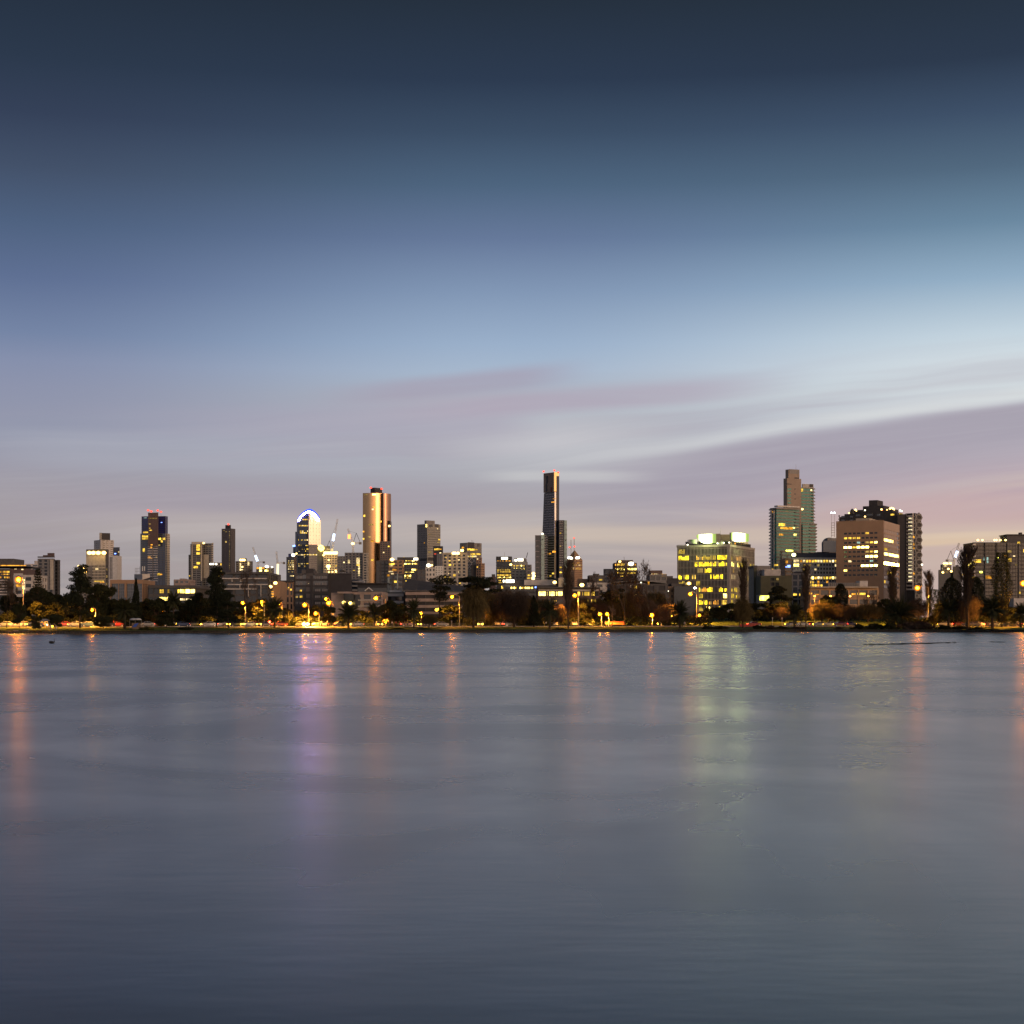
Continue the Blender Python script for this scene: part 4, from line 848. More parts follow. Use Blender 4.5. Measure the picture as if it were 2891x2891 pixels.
rb = B.block(1578, 1592.5, 1592.5, 1468.5, D=D - 4, dep=40); rb.core(gl_dark); rb.grid(char, 4.6, 5, .2, .1, so=.5, par=1.2); rb.slabs(stripe, 'F', 2, .5, 4.6, u=(.1, .8), par=.9)
rp = B.block(1593, 1600.5, 1600.5, 1469, D=D - 6, dep=40); rp.core(gl_pale); rp.grid(conc_g, 9.2, 0, .07, 0, faces='F', so=.4, par=0)
m.panel([(1530.5, 1533, 1522, 1525)], black_m, 'vent', o0=.1, o1=.3); rp.panel([(1595.5, 1598, 1524, 1527)], black_m, 'vent', o0=.1, o1=.3)
rb.lit([(1580, 1584, 1504, 1507, LY), (1580, 1586, 1600, 1604, LY), (1580, 1586, 1614, 1618, LY), (1580, 1584, 1541, 1543, LD)], out=2.1)
k.lit([(1558, 1568, 1416, 1419, LO), (1562, 1571, 1407, 1409, LO), (1561, 1569, 1555, 1560, LO), (1551, 1556, 1561, 1565, LO), (1539, 1544, 1574, 1578, LD), (1560, 1565, 1617, 1621, LY), (1553, 1557, 1625, 1627, LY)], out=1.2)
for x, y in ((1535, 1331), (1565, 1328), (1576, 1334)): B.lamp(x, y, 1.9, RED, D - 6, 'beacon')
B = Bld('pyramid_tower', 'office tower with a floodlit pyramid roof and two red-tipped masts', 1622, 3300, group=SKY)
k = B.block(1600, 1622, 1644, 1580, 45); k.core(gl_dark); k.grid(tan_b, 3.8, 4, .4, .55, faces='FR', par=2)
a = [k.w(-k.a, 0, k.z1), k.w(0, 0, k.z1), k.w(0, k.d, k.z1), k.w(-k.a, k.d, k.z1)]; top = k.w(-k.a / 2, k.d / 2, CZ + (HY - 1553) / F * 3300)
mb = MB(); mb.hexa(a + [top + (q - top) * .06 + Vector((0, 0, 0)) for q in [Vector((p.x, p.y, top.z)) for p in a]]); k.part(mb, 'pyramid_roof', mat('copper_roof', (.33, .23, .13), .6))
for f, x0, x1 in (('F', 1602, 1621), ('R', 1624, 1642)):
    for y, sk in ((1588, .4), (1594, .2), (1602, .0), (1606, .2)): k.row(y, 3, x0, x1, 6, f, [LY, LO, LW], skip=sk, out=.3)
for x, y in ((1606, 1575), (1610, 1574.5), (1613, 1576), (1629, 1575), (1633, 1574.5)): B.lamp(x, y, 3.2, FW, 3270)
for x, y, y2 in ((1612, 1524, 1566), (1621, 1519, 1556)): B.mast(x, y, y2, .8, steel, 3290)
for x, y in ((1608, 1545), (1622, 1543), (1620.5, 1519)): B.lamp(x, y, 1.9, RED, 3285, 'beacon')

# --- centre low band
B = Bld('office_building', 'wide white-roofed low building with yellow strip windows and bright white sign', 1500, 900, group=MID)
k = B.block(1419, 1578, 1578, 1652, dep=30); k.core(gl_dark); k.grid(conc_d, 3.4, 3, .3, .1)
B.block(1480, 1564, 1564, 1637, D=905, dep=26, yb=1652).solid(conc_w, 'roof_storey'); B.block(1419, 1481, 1481, 1638, D=908, dep=22, yb=1652).solid(conc_d, 'roof_storey')
B.block(1428, 1452, 1452, 1636.5, D=898, dep=.8, yb=1645).solid(FW, 'lit_sign'); B.block(1420, 1424, 1424, 1637, D=898, dep=.8, yb=1644).solid(FW, 'lit_sign')
for x0, x1, n in ((1415, 1421, 1), (1442, 1458, 4), (1467, 1505, 8)): k.row(1654, 8, x0, x1, n, m=[LH, LY], gap=.2)
k.lit([(1510, 1514, 1656, 1660, FB)], out=.5, name='blue_light'); B.lamp(1566, 1644, 1.1, FL, 890); B.block(1577, 1591, 1591, 1631, dep=8, D=894).solid(cream, 'stair_tower')
B.block(1565, 1578, 1578, 1632, dep=6, D=902, yb=1640).solid(black_m, 'plant_room')
B = Bld('school_building', 'brown low building with two rows of glowing windows behind the central palms', 1605, 640, group=MID)
k = B.block(1518, 1692, 1692, 1660, dep=22); k.core(gl_dark); k.grid(brown_p, 4.2, 3.6, .34, .18, par=.6)
B.block(1516, 1694, 1694, 1656.5, D=637, dep=26, yb=1661).solid(conc_d, 'roof_canopy'); k.panel([(1520, 1590, 1664, 1668), (1610, 1690, 1664, 1669)], conc_w, 'fascia', o0=.4, o1=.7)
for x0, x1, m in ((355, 465, LH), (485, 580, LH), (590, 650, LH), (835, 870, LY), (880, 905, LY), (920, 985, LY), (992, 1050, LY)): k.row(zy(1188), 11, zx(5, x0), zx(5, x1), max(1, round((x1 - x0) / 24)), m=m, gap=.16)
for x0, x1 in ((900, 922), (935, 978), (1000, 1035), (1045, 1070)): k.row(zy(1275), 9, zx(5, x0), zx(5, x1), max(1, round((x1 - x0) / 20)), m=LY)
k.lit([(1565, 1571, 1694, 1699, LY)]); B.lamp(zx(5, 890), zy(1105), .9, FL, 630)
B = Bld('house', 'stepped grey and white houses left of the bare trees, one amber window', 1690, 880, group=MID)
k = B.block(1664, 1706, 1706, 1624, dep=16); k.core(gl_dark); k.grid(conc_d, 3.2, 4, .5, .45); B.block(1676, 1692, 1692, 1619.5, dep=10, D=884, yb=1625).solid(conc_d, 'plant_room')
k = B.block(1632, 1668, 1668, 1634, dep=12, D=890); k.solid(tan_b)
k = B.block(1660, 1730, 1730, 1645, dep=14, D=860); k.core(gl_grey); k.grid(conc_w, 3.2, 5, .5, .5); k.panel([(1686, 1700, 1650, 1655)], gl_dark, 'window', o0=.4, o1=.5); k.lit([(1691, 1700, 1635, 1639, LY)], out=1); B.lamp(1643, 1651.5, 1.2, FL, 850)
B = Bld('office_building', 'dark mid-rise block just left of the octagonal lit office block', 1720, 1150, group=MID)
k = B.block(1705, 1739, 1741, 1606, 5); k.core(gl_dark); k.grid(conc_d, 3.4, 4, .4, .45, lit=.02); k.panel([(1706, 1724, 1618 + i * 9, 1621 + i * 9) for i in range(3)], conc_g, 'balcony', o0=.4, o1=1)
B = Bld('office_building', 'octagonal office block with bright yellow floors and a glaring roof sign', 1766, 1400, group=MID)
k = B.block(1741, 1790, 1790, 1588, dep=30); k.core(gl_dark); k.grid(brown_p, 3.6, 3, .4, .14, par=1)
for a, c, yw in ((1735, 1741, 0), (1790, 1797, 0)):
    q = B.block(a, c, c, 1589, D=1405, dep=22); q.core(gl_dark); q.grid(brown_p, 3.6, 3, .4, .2); q.row(1590, 7, a + 1, c - 1, 1, m=LO); q.row(1604, 5, a + 1, c - 1, 1, m=LY)
B.block(1745, 1787, 1787, 1581, D=1404, dep=20, yb=1589).solid(brown_p, 'plant_room'); B.mast(1762, 1572, 1581, .25); k.panel([(1763.5, 1769, 1589, 1640)], brown_p, 'core_pier', o0=.4, o1=1.2)
for y, h, x0, x1, n, m, sk in ((1591, 6, 1742, 1763, 7, [LY, LO], .0), (1591, 6, 1770, 1789, 6, [LY], .2), (1604.5, 5, 1742, 1763, 7, [LH], 0), (1600, 3, 1752, 1763, 3, [LY], .1), (1604.5, 5, 1770, 1797, 8, [LH], 0), (1612, 4, 1742, 1763, 7, [LY], .5), (1616, 4, 1742, 1762, 6, [LY], .1), (1616, 4, 1770, 1794, 7, [LY], .2), (1625, 3, 1742, 1760, 4, [LY], .5)): k.row(y, h, x0, x1, n, m=m, skip=sk, out=.2)
B.lamp(1780.5, 1592, 2.2, FW, 1392); B.lamp(1783, 1591.5, 2.0, FW, 1392); B.lamp(1750, 1585.5, 1.2, FL, 1392)
B = Bld('sports_hall', 'long dark hall with a gently curved roof behind the bare trees', 1800, 780, group=MID)
k = B.block(1728, 1884, 1884, 1648, dep=34); k.core(char); k.grid(conc_d, 3.6, 5, .4, .4)
mb = MB(); N = 14; o, u, n, L = k.face('F')
for i in range(N):
    t0, t1 = i / N, (i + 1) / N; z = lambda t: k.z1 + 2.2 * math.sin(math.pi * (.15 + t * .7)) - 1
    a, c = o + u * (L * t0 - .6) + n * 1.2, o + u * (L * t1 - .6) + n * 1.2; bk = -n * 36
    mb.hexa([Vector((q.x, q.y, zz)) for zz0 in (0, .45) for q, zz in ((a, z(t0) + zz0), (c, z(t1) + zz0), (c + bk, z(t1) + zz0), (a + bk, z(t0) + zz0))])
k.part(mb, 'curved_roof', conc_g)
k.lit(Zr(5, [(1536, 1572, 1112, 1146, LY), (1706, 1726, 1064, 1098, LO)]), out=.6); k.panel(Zr(5, [(1484, 1506, 1110, 1140)]), conc_w, 'window', o0=.4, o1=.5); B.lamp(zx(5, 1622), zy(1076), .5, FW, 772); B.lamp(zx(5, 1550), zy(1235), .6, LH, 772)
k2 = B.block(1835, 1881, 1881, 1621, D=800, dep=18); k2.core(gl_dark); k2.grid(conc_g, 3.4, 3, .4, .25); B.block(1837, 1870, 1870, 1610, D=802, dep=14, yb=1622).solid(brown_p, 'plant_room')
k2.row(1620, 6, 1838, 1859, 5, m=[LW, LO]); k2.row(1620, 7, 1865, 1881, 4, m=[LO, LD])
B = Bld('office_building', 'beige block with small punched windows and a finned dark right half', 1905, 830, group=MID)
k = B.block(1843, 1902, 1902, 1656, dep=24); k.core(gl_dark); k.grid(tan_b, 2.95, 1.9, .55, .62, so=.3, po=.36, faces='FL', par=1.5)
k2 = B.block(1902, 1968, 1970, 1656, 4); k2.core(gl_dark); k2.grid(conc_w, 40, 1.0, 0, .34, so=.2, po=.6, faces='F', par=1.4); k2.grid(tan_b, 3, 3, .5, .5, faces='R')
for x, y in ((375, 1180), (240, 1385), (372, 1385)): B.lamp(zx(6, x), zy(y), .45, FW, 824)
k = B.block(1883, 1916, 1916, 1632, D=850, dep=18); k.solid(char, 'plant_room'); k = B.block(1882, 1900, 1900, 1626, D=856, dep=12); k.solid(conc_d, 'plant_room'); B.block(1896, 1934, 1934, 1647, D=846, dep=12).solid(conc_d, 'plant_room')
B.block(1930, 1958, 1958, 1651, D=828, dep=6, yb=1657).solid(char, 'roof_canopy'); B.lamp(zx(6, 636), zy(1085), 1.0, FL, 822)
# --- the big finned office block with two rooftop signs
B = Bld('office_building', 'large finned office block with patches of yellow windows and two glowing rooftop signs', 2020, 1080, group=MID)
k = B.block(1914, 2058, 2127, 1537, 24); k.core(gl_dark)
fin = mat('aluminium_fin', (.35, .31, .27), .6)
FH = 3.72
k.grid(brown_p, FH, 0, .24, 0, faces='FR', so=.12, par=2.6, nf=11, name='spandrel')
zt = k.z1 - 2.6; k.grid(fin, FH, k.a / 36, 0, .20, faces='F', po=.75, par=0); k.grid(fin, FH, k.d / 17, 0, .20, faces='R', po=.75, par=0)
mb = MB()
for f in 'FR':
    L = k.face(f)[3]
    for i in range(12): z = k.z0 + i * (zt - k.z0) / 11; k.fb(mb, f, 0, L, z - .12, z + .16, .1, .6)
    k.fb(mb, f, -.7, L + .7, k.z1 - 1.6, k.z1 + .05, 0, .95)
k.fb(mb, 'F', k.a - 1.2, k.a + .8, k.z0, k.z1 - .1, .1, 1.0); k.fb(mb, 'F', -.3, .5, k.z0, k.z1 - .1, .1, .9); k.fb(mb, 'R', k.d - .5, k.d + .3, k.z0, k.z1 - .1, .1, .9); k.fb(mb, 'R', -.2, 1.2, k.z0, k.z1 - .1, .1, .98)
k.part(mb, 'frame', fin)
fl = (zt - k.z0) / 11
def office_row(f, n, row, runs):                     # row counted from the top; runs of lit bays
    L = k.face(f)[3]; w = L / n; z = zt - (row + 1) * fl
    for a, b, m in runs:
        for j in range(a, b):
            mm = m if k.b.rnd.random() > .18 else LD
            k.win(f, (j + .06) * w, (j + .94) * w, z + fl * .25, z + fl * (.93 if k.b.rnd.random() > .3 else .74), mm)
GY = glow_mat('yellow_green_office_light', (1, .72, .02), 2.5, .4); GD = glow_mat('dim_office_light', (.62, .42, .03), 1.0, .5)
for row, runs in ((0, [(0, 5, GD)]), (1, [(0, 8, GY), (13, 18, LY), (18, 27, GD), (28, 36, GY)]), (2, [(12, 18, GY), (18, 36, GY)]), (3, [(14, 18, LO), (19, 24, GY)]), (4, [(0, 3, GY), (4, 8, GY), (10, 13, LY), (23, 24, GY), (25, 32, GY)]), (5, [(13, 16, GD), (0, 10, GD)]), (6, [(0, 4, LY), (8, 13, GD), (13, 17, GY), (17, 21, LO), (21, 25, GY), (29, 32, GY), (33, 36, GY)]), (7, [(10, 13, LY), (13, 18, GD), (32, 36, LH)]), (8, [(13, 21, GY), (22, 24, LO), (25, 29, LO), (31, 35, LY)]), (9, [(14, 18, GD), (20, 25, LH), (28, 32, GY)]), (10, [(13, 22, LO), (22, 32, LY)])): office_row('F', 36, row, runs)
for row, runs in ((1, [(0, 3, GY), (3, 8, LO), (12, 13, GD)]), (2, [(0, 6, LH), (6, 11, GY), (13, 17, GY)]), (3, [(2, 3, LY)]), (4, [(0, 1, LY), (1, 4, LW), (12, 14, GD), (14, 17, GY)]), (6, [(0, 5, GY), (5, 7, GD)]), (7, [(0, 5, GY), (5, 7, GD)]), (8, [(0, 3, GY), (3, 7, LD)]), (9, [(1, 4, GD)])): office_row('R', 17, row, runs)
# roof storey, railing, plant, and the two sign walls
rs = B.block(1936, 2058, 2118, 1527, 24, D=1088, yb=1540); rs.core(gl_dark, 'roof_storey'); rs.grid(conc_d, 3.2, 3.2, .1, .2, par=.4, faces='FR', name='roof_storey_frame'); rs.row(1531, 6, 2062, 2112, 9, 'R', [LW, LO, LD], skip=.2); 
B.block(1944, 1968, 1968, 1523, D=1096, dep=8, yb=1535).solid(gl_blue, 'plant_room'); pl = B.block(2030, 2062, 2066, 1508.5, 10, D=1100, yb=1532); pl.solid(brown_p, 'plant_room')
for x, y in ((620, 606), (990, 588), (1068, 582), (1135, 578)): B.lamp(zx(6, x), zy(y), .55, FW, 1078, 'roof_light')
SG = bpy.data.materials.new('lit_sign_face'); SG.use_nodes = True
h = G(SG.node_tree); SG.node_tree.nodes.remove(SG.node_tree.nodes['Principled BSDF']); t = h.new('ShaderNodeTexCoord'); e = h.new('ShaderNodeEmission')
sp = h.new('ShaderNodeSeparateXYZ'); SG.node_tree.links.new(t.outputs['Generated'], sp.inputs[0])
hot = h.ss(h.m('ABSOLUTE', h.m('SUBTRACT', sp.outputs[0], .46)), .42, .12)
h.put(e.inputs[0], h.mix(hot, (.62, .86, .20, 1), (.92, 1, .42, 1))); h.put(e.inputs[1], h.m('MULTIPLY_ADD', hot, 20, .7)); h.put(SG.node_tree.nodes['Material Output'].inputs[0], e.outputs[0])
def sign_wall(pa, pb, yl, yr, yb, D, yaw, cut):
    s = B.block(pa, pb, pb, min(yl, yr), D=D, dep=1.2, yb=yb); o, u, n, L = s.face('F'); mb = MB(); H = s.z1 - s.z0; N = 12; prev = None
    for i in range(N + 1):
        t = i / N; lo = s.z0 + H * cut * (1 - min(1, t / .45)) ** 2.0; hi = s.z1 - (H * .12) * (1 - t if yl > yr else t) if yl != yr else s.z1
        c = (o + u * L * t + Vector((0, 0, lo)), o + u * L * t + Vector((0, 0, hi)))
        if prev: mb.hexa([prev[0], c[0], c[0] - n * 1.2, prev[0] - n * 1.2, prev[1], c[1], c[1] - n * 1.2, prev[1] - n * 1.2])
        prev = c
    s.part(mb, 'roof_sign', SG)
sign_wall(1967, 2021, 1511, 1507, 1533, 1076, 0, .62); sign_wall(2063, 2114, 1504, 1505, 1529, 1084, 0, .3)
w2 = B.block(2020, 2034, 2034, 1506.5, D=1077, dep=1, yb=1531); w2.solid(mat('sign_back', (.3, .3, .22), .7), 'sign_wall'); B.block(2061, 2063.5, 2063.5, 1503.5, D=1082, dep=2, yb=1532).solid(conc_d, 'sign_wall')
B.mast(2034, 1492, 1507, .12, D=1090); B.mast(2087, 1500, 1511, .1, black_m, D=1080)
B.tube('roof_railing', steel, [(P(a, y, 1079), P(c, y2, 1079)) for a, c, y, y2 in ((1915, 1936, 1538.5, 1535.5), (1915, 1936, 1541.5, 1538.5))] + [(P(x, 1538, 1079), P(x, 1543.5, 1079)) for x in (1915, 1921, 1928, 1935)], .06)

B = Bld('office_building', 'olive-walled low building with pale ribbed upper storey and a bright lime-yellow window', 2190, 940, group=MID)
k = B.block(2148, 2240, 2240, 1625, dep=24); k.solid(olive); k2 = B.block(2128, 2175, 2175, 1597, D=960, dep=20); k2.solid(conc_g); k2.panel([(2128, 2137, 1597, 1700)], olive, 'side_wall', o0=.02, o1=.3)
B.block(2127, 2138, 2138, 1596, D=958, dep=22, yb=1603).solid(conc_d, 'parapet')
r = B.block(2158, 2204, 2204, 1607.5, D=950, dep=18, yb=1626); r.core(conc_w, 'ribbed_storey'); r.grid(conc_w, 6, .55, 0, .4, so=.1, po=.14, faces='F', par=.4, name='ribs')
k2.panel(Zr(6, [(1490, 1506, 905, 935), (1520, 1534, 905, 935), (1490, 1506, 965, 985), (1520, 1534, 965, 985)]), gl_dark, 'window', o0=.02, o1=.1)
k.panel(Zr(7, [(110, 160, 1015, 1050), (172, 218, 1015, 1050), (110, 160, 1072, 1115), (172, 218, 1072, 1115)]), gl_dark, 'window', o0=.02, o1=.1)
k.lit(Zr(7, [(180, 215, 1018, 1046, LD)]), out=.14); lw = B.block(2143, 2172, 2172, 1679, D=925, dep=10); lw.solid(conc_b); B.block(2180, 2225, 2225, 1682, D=925, dep=10).solid(olive)
SL = glow_mat('lime_window_light', (.95, .95, .12), 4.5, .2)
lw.row(1682, 13, 2145, 2171, 4, m=SL, gap=.08); 
q = B.block(2180, 2225, 2225, 1682, D=924.8, dep=.1); q.row(1684, 10, 2198, 2218, 4, m=SL, skip=.2)

B = Bld('glass_tower', 'twin-stepped green glass apartment tower with a brown concrete core and balconies', 2240, 1500, group=SKY)
TG = mat('grey_tan_concrete', (.29, .23, .185), .85, .08, .2); gb = mat('grey_brown_band', (.27, .23, .19), .8)
k = B.block(2175, 2192, 2257, 1433, 62); k.core(gl_green)
k.grid(gb, 3.05, 0, .25, 0, faces='FR', so=.4, par=.8); k.slabs(conc_w, 'F', 1.5, .3, 3.05, u=(-.05, .5), par=.9); k.slabs(conc_g, 'R', 1.6, .28, 3.05, u=(.78, 1.02), par=.8, z0=k.z0 + 10)
k.grid(conc_d, 3.05, 1.6, 0, .05, faces='R', so=.1, po=.12, par=0, name='mullions')
k.panel([(2178, 2181, 1440, 1610), (2186, 2188, 1440, 1610)], conc_w, 'pier', 'F', .5, 1.2)
r = B.block(2186, 2195, 2258, 1426.5, 62, D=1503, yb=1431); r.solid(conc_w, 'roof_canopy'); B.block(2174, 2192, 2259, 1434.5, 62, D=1496, yb=1437).solid(conc_g, 'cornice')
c = B.block(2212, 2222, 2262, 1350, 62, D=1512); c.solid(TG, 'core'); c.panel([(2223, 2233, 1379 + i * 9.5, 1384 + i * 9.5) for i in range(5)], gl_green, 'window', 'R', .02, .2); c.panel([(2243, 2246, 1379 + i * 14, 1382.5 + i * 14) for i in range(3)], gl_dark, 'window', 'R', .02, .2)
c.panel([(2223, 2234, 1366, 1367.5)], conc_d, 'ledge', 'R', .02, .8); c2 = B.block(2217.5, 2226, 2257, 1325, 62, D=1520, yb=1352); c2.solid(TG, 'core_top'); c2.panel([(2228, 2256, 1326, 1337)], conc_g, 'louvre', 'R', .02, .3); c2.panel([(2243, 2255, 1348, 1356)], black_m, 'recess', 'R', .02, .2); B.mast(2247, 1311, 1326, .15, D=1525)
g2 = B.block(2250, 2262, 2297, 1376, 62, D=1530); g2.core(gl_green); g2.grid(gb, 3.05, 0, .25, 0, faces='FR', so=.4, par=.8); g2.grid(conc_d, 3.05, 1.6, 0, .05, faces='R', so=.1, po=.12, par=0, name='mullions'); g2.slabs(conc_g, 'R', 1.6, .28, 3.05, u=(.86, 1.05), par=.6, z0=g2.z0 + 4)
t = B.block(2264, 2266, 2296, 1366, 62, D=1535, yb=1377); t.core(conc_w, 'roof_screen'); t.grid(steel, 3, 1.2, .0, .3, par=.2, faces='R', name='screen_bars'); t.panel([(2285, 2294, 1367, 1375)], char, 'plant_room', 'R', .3, .6)
w = B.block(2262, 2266, 2303, 1480, 62, D=1522); w.core(gl_green); w.grid(gb, 3.05, 0, .28, 0, faces='FR', so=.6, par=.8); w.slabs(conc_g, 'R', 1.5, .28, 3.05, u=(.5, 1.04), par=.7)
p = B.block(2204, 2206, 2256, 1556, 62, D=1480); p.core(gl_green); p.grid(gb, 3.05, 6, .3, .1, faces='FR', so=.5)
k.lit(Zr(7, [(213, 288, 340, 372, LY), (232, 275, 388, 408, LO), (278, 384, 388, 414, LO), (388, 408, 390, 406, LH), (410, 460, 390, 410, LD), (215, 268, 470, 490, LO), (398, 434, 473, 492, LH)]), 'R', out=.4); k.lit(Zr(7, [(140, 165, 190, 205, LO), (140, 160, 900, 915, LY), (165, 185, 850, 870, LY), (190, 205, 848, 866, LY)]), 'F', out=1.0)
g2.lit([(2261, 2266, 1380, 1388, LY), (2288, 2292, 1382, 1386, LW)], 'R', out=.6); B.lamp(2265, 1437.5, 1.1, FL, 1500); p.lit([(2219, 2237, 1553, 1556.5, SL)], 'R', out=1.2)

B = Bld('office_building', 'cream office block with a grid of small square windows, many lit', 2290, 1250, group=MID)
k = B.block(2239, 2364, 2364, 1574, dep=26); k.core(gl_dark); k.grid(conc_w, 3.3, 2.27, .48, .46, faces='F', so=.3, po=.36, par=1.8, nf=10, z0=CZ + (HY - 1692) / F * 1250)
kl = B.block(2217, 2240, 2240, 1577, D=1252, dep=24); kl.core(gl_dark); kl.grid(tan_b, 3.3, 6, .45, .2, par=1.8, nf=10, z0=CZ + (HY - 1693) / F * 1250)
top = B.block(2246, 2364, 2364, 1561, D=1256, dep=20, yb=1575); top.solid(mat('blue_grey_roofing', (.09, .09, .11), .8), 'plant_room'); B.block(2308, 2340, 2340, 1558, D=1260, dep=14, yb=1562).solid(char, 'plant_room')
fw = (k.a) / round(k.a / 2.27)
def punched(y, cols, m, h=7):
    for c_ in cols: k.lit([(2259 + c_ * 8.15, 2264.5 + c_ * 8.15, y, y + h, m if not isinstance(m, list) else k.b.rnd.choice(m))], out=.4)
punched(1581, range(0, 13), [LY, LW, LY, LO], 6.5); punched(1593, (1, 3, 6, 12), [LY, LW, LD], 6.5); punched(1605, (1, 5), LW, 5); punched(1628, range(2, 13), [LH, LW, LY]); punched(1640, (2, 3, 4, 6, 9), [LY, LO]); punched(1650, range(2, 9), [LY, LY, LO], 6)
k.lit([(2241, 2255, 1580.5, 1587, LW), (2241, 2255, 1592, 1599, LH), (2266, 2270, 1605, 1610, LY)], out=.4); kl.lit([(2218, 2224, 1583, 1590, LO), (2218, 2221, 1599, 1602, FB), (2223, 2231, 1595.5, 1602, FB)], out=.45); B.lamp(2241, 1566.5, 1.7, glow_mat('lime_floodlight', (1, 1, .4), 6), 1240)
B = Bld('apartment_building', 'small grey apartment block with dark windows below the cream office block', 2260, 900, group=MID)
k = B.block(2237, 2270, 2286, 1618, 30); k.core(gl_dark); k.grid(conc_g, 3.6, 3.4, .28, .24, faces='FR', so=.35); B.block(2240, 2272, 2284, 1613, 30, D=904, yb=1619).solid(char, 'plant_room')
k.lit(Zr(7, [(396, 438, 1200, 1236, LY)]), out=.3); k.lit(Zr(7, [(472, 512, 1200, 1238, LY)]), 'F', out=.3); k.lit([(2268, 2275, 1706, 1710, LY)], 'F', out=.3)
B = Bld('domed_tower', 'distant tower with a rounded metal cap, ladder mast and two blue-white tipped poles', 2340, 2600, group=SKY)
k = B.block(2321, 2358, 2362, 1530, 8); k.core(gl_grey); k.grid(conc_g, 3.5, 5, .5, .45, lit=.05); k.row(1544, 4, 2338, 2358, 6, m=[LY, LW], skip=.2); k.row(1543, 8, 2322, 2327, 2, m=LO)
mb = MB(); c = k.w(-k.a * .42, 15, k.z1); mb.ball(c, 11, 11, 8, 0, 18, 8, 0, .5); k.part(mb, 'dome_roof', steel, smooth=True); B.block(2328, 2333, 2333, 1527, D=2598, dep=8, yb=1531).solid(conc_d, 'plant_room'); B.block(2336, 2362, 2362, 1519, D=2606, dep=14, yb=1531).solid(conc_g, 'roof_storey')
B.tube('ladder_mast', steel, [(P(x, 1517, 2600), P(x, 1475, 2600)) for x in (2347.5, 2356)] + [(P(2347.5, y, 2600), P(2356, y, 2600)) for y in range(1476, 1517, 7)], .5)
for x in (2347.5, 2356): B.mast(x, 1448, 1476, .3, steel, 2600, 'pole'); B.lamp(x, 1447.5, 1.6, glow_mat('blue_white_beacon', (.6, .75, 1), 8), 2600, 'beacon')
k = B.block(2321, 2361, 2361, 1558, D=1700, dep=14); k.solid(conc_d)

B = Bld('hospital_building', 'big plain tan block with ten rows of eight small windows, several rows lit', 2440, 1190, group=MID)
k = B.block(2361, 2494, 2538, 1470, 25); pw_ = 12.18
z_of = lambda y: CZ + (HY - y) / F * 1190
k.core(tan_b, 'wall_core')
# punched front: wall built in courses around real openings
mb = MB(); rows_ = [1501.5 + i * 13.15 for i in range(10)]; hh = 5.2
cols_ = [(2383 + i * 12.2, 2392 + i * 12.2) for i in range(8)]
us = [(k.pxu(a, 1560)[0], k.pxu(b, 1560)[0]) for a, b in cols_]
zr = [(z_of(y + hh), z_of(y)) for y in rows_]; zc = k.z1
for z0, z1 in zr:
    k.fb(mb, 'F', 0, k.a, z1, zc, 0, .45); zc = z0; pu = 0
    for a, b in us: k.fb(mb, 'F', pu, a, z0, z1, 0, .45); pu = b
    k.fb(mb, 'F', pu, k.a, z0, z1, 0, .45)
k.fb(mb, 'F', 0, k.a, k.z0, zc, 0, .45); k.part(mb, 'wall', tan_b)
LITF = {(0, 5): LY, (1, 0): LY, (1, 1): LY, (1, 2): LY, (1, 3): LY, (2, 3): LC, (2, 5): LD, (2, 6): LY, (2, 7): LH, (4, 5): LD, (4, 6): LY, (4, 7): LH, (6, 1): LW, (6, 6): LC, (8, 0): LH, (3, 2): LY}
LX = glow_mat('bright_ward_light', (1, .74, .13), 22)
for c_ in (0, 1, 3, 4, 5): LITF[(3, c_)] = LX
for c_ in (5, 6, 7): LITF[(5, c_)] = LX
for c_ in (4, 5, 6, 7): LITF[(7, c_)] = LX
for i, (z0, z1) in enumerate(zr):
    for j, (a, b) in enumerate(us): k.win('F', a, b, z0, z1, LITF.get((i, j), gl_dark), .08)
rz = [z_of(1493 + i * 13.2) for i in range(13)]; mb = MB(); zc = k.z1
for z in rz:
    k.fb(mb, 'R', 0, k.d, z, zc, 0, .45); zc = z - 2.1; k.fb(mb, 'R', 0, .35, zc, z, 0, .45); k.fb(mb, 'R', k.d - 1, k.d, zc, z, 0, .45)
k.fb(mb, 'R', 0, k.d, k.z0, zc, 0, .45); k.part(mb, 'side_wall', mat('pink_tan_brick', (.44, .33, .26), .85, .08, .2))
blind = mat('pale_window_blind', (.40, .32, .27), .6)
LR = {2: (0, .62, LH), 4: (0, .25, LY), 5: (0, .97, LH), 7: (0, .97, FX := glow_mat('white_yellow_room_light', (1, .74, .15), 45)), 9: (.3, .62, LY), 11: (.03, .14, LY)}
for i, z in enumerate(rz):
    n = 8
    for j in range(n):
        t = (j + .5) / n; r = LR.get(i); m = r[2] if r and r[0] <= t <= r[1] else (blind if i < 10 and j < 7 else gl_dark)
        k.win('R', .35 + (k.d - 1.35) * j / n, .35 + (k.d - 1.35) * (j + .94) / n, z - 2.1, z, m, .08)
pr = B.block(2416, 2455, 2480, 1462.5, 25, D=1205, yb=1472); pr.solid(conc_b, 'plant_room')
k.panel([(2360.5, 2494.5, 1469.5, 1471.5)], tan_b, 'coping', 'F', .45, .7)

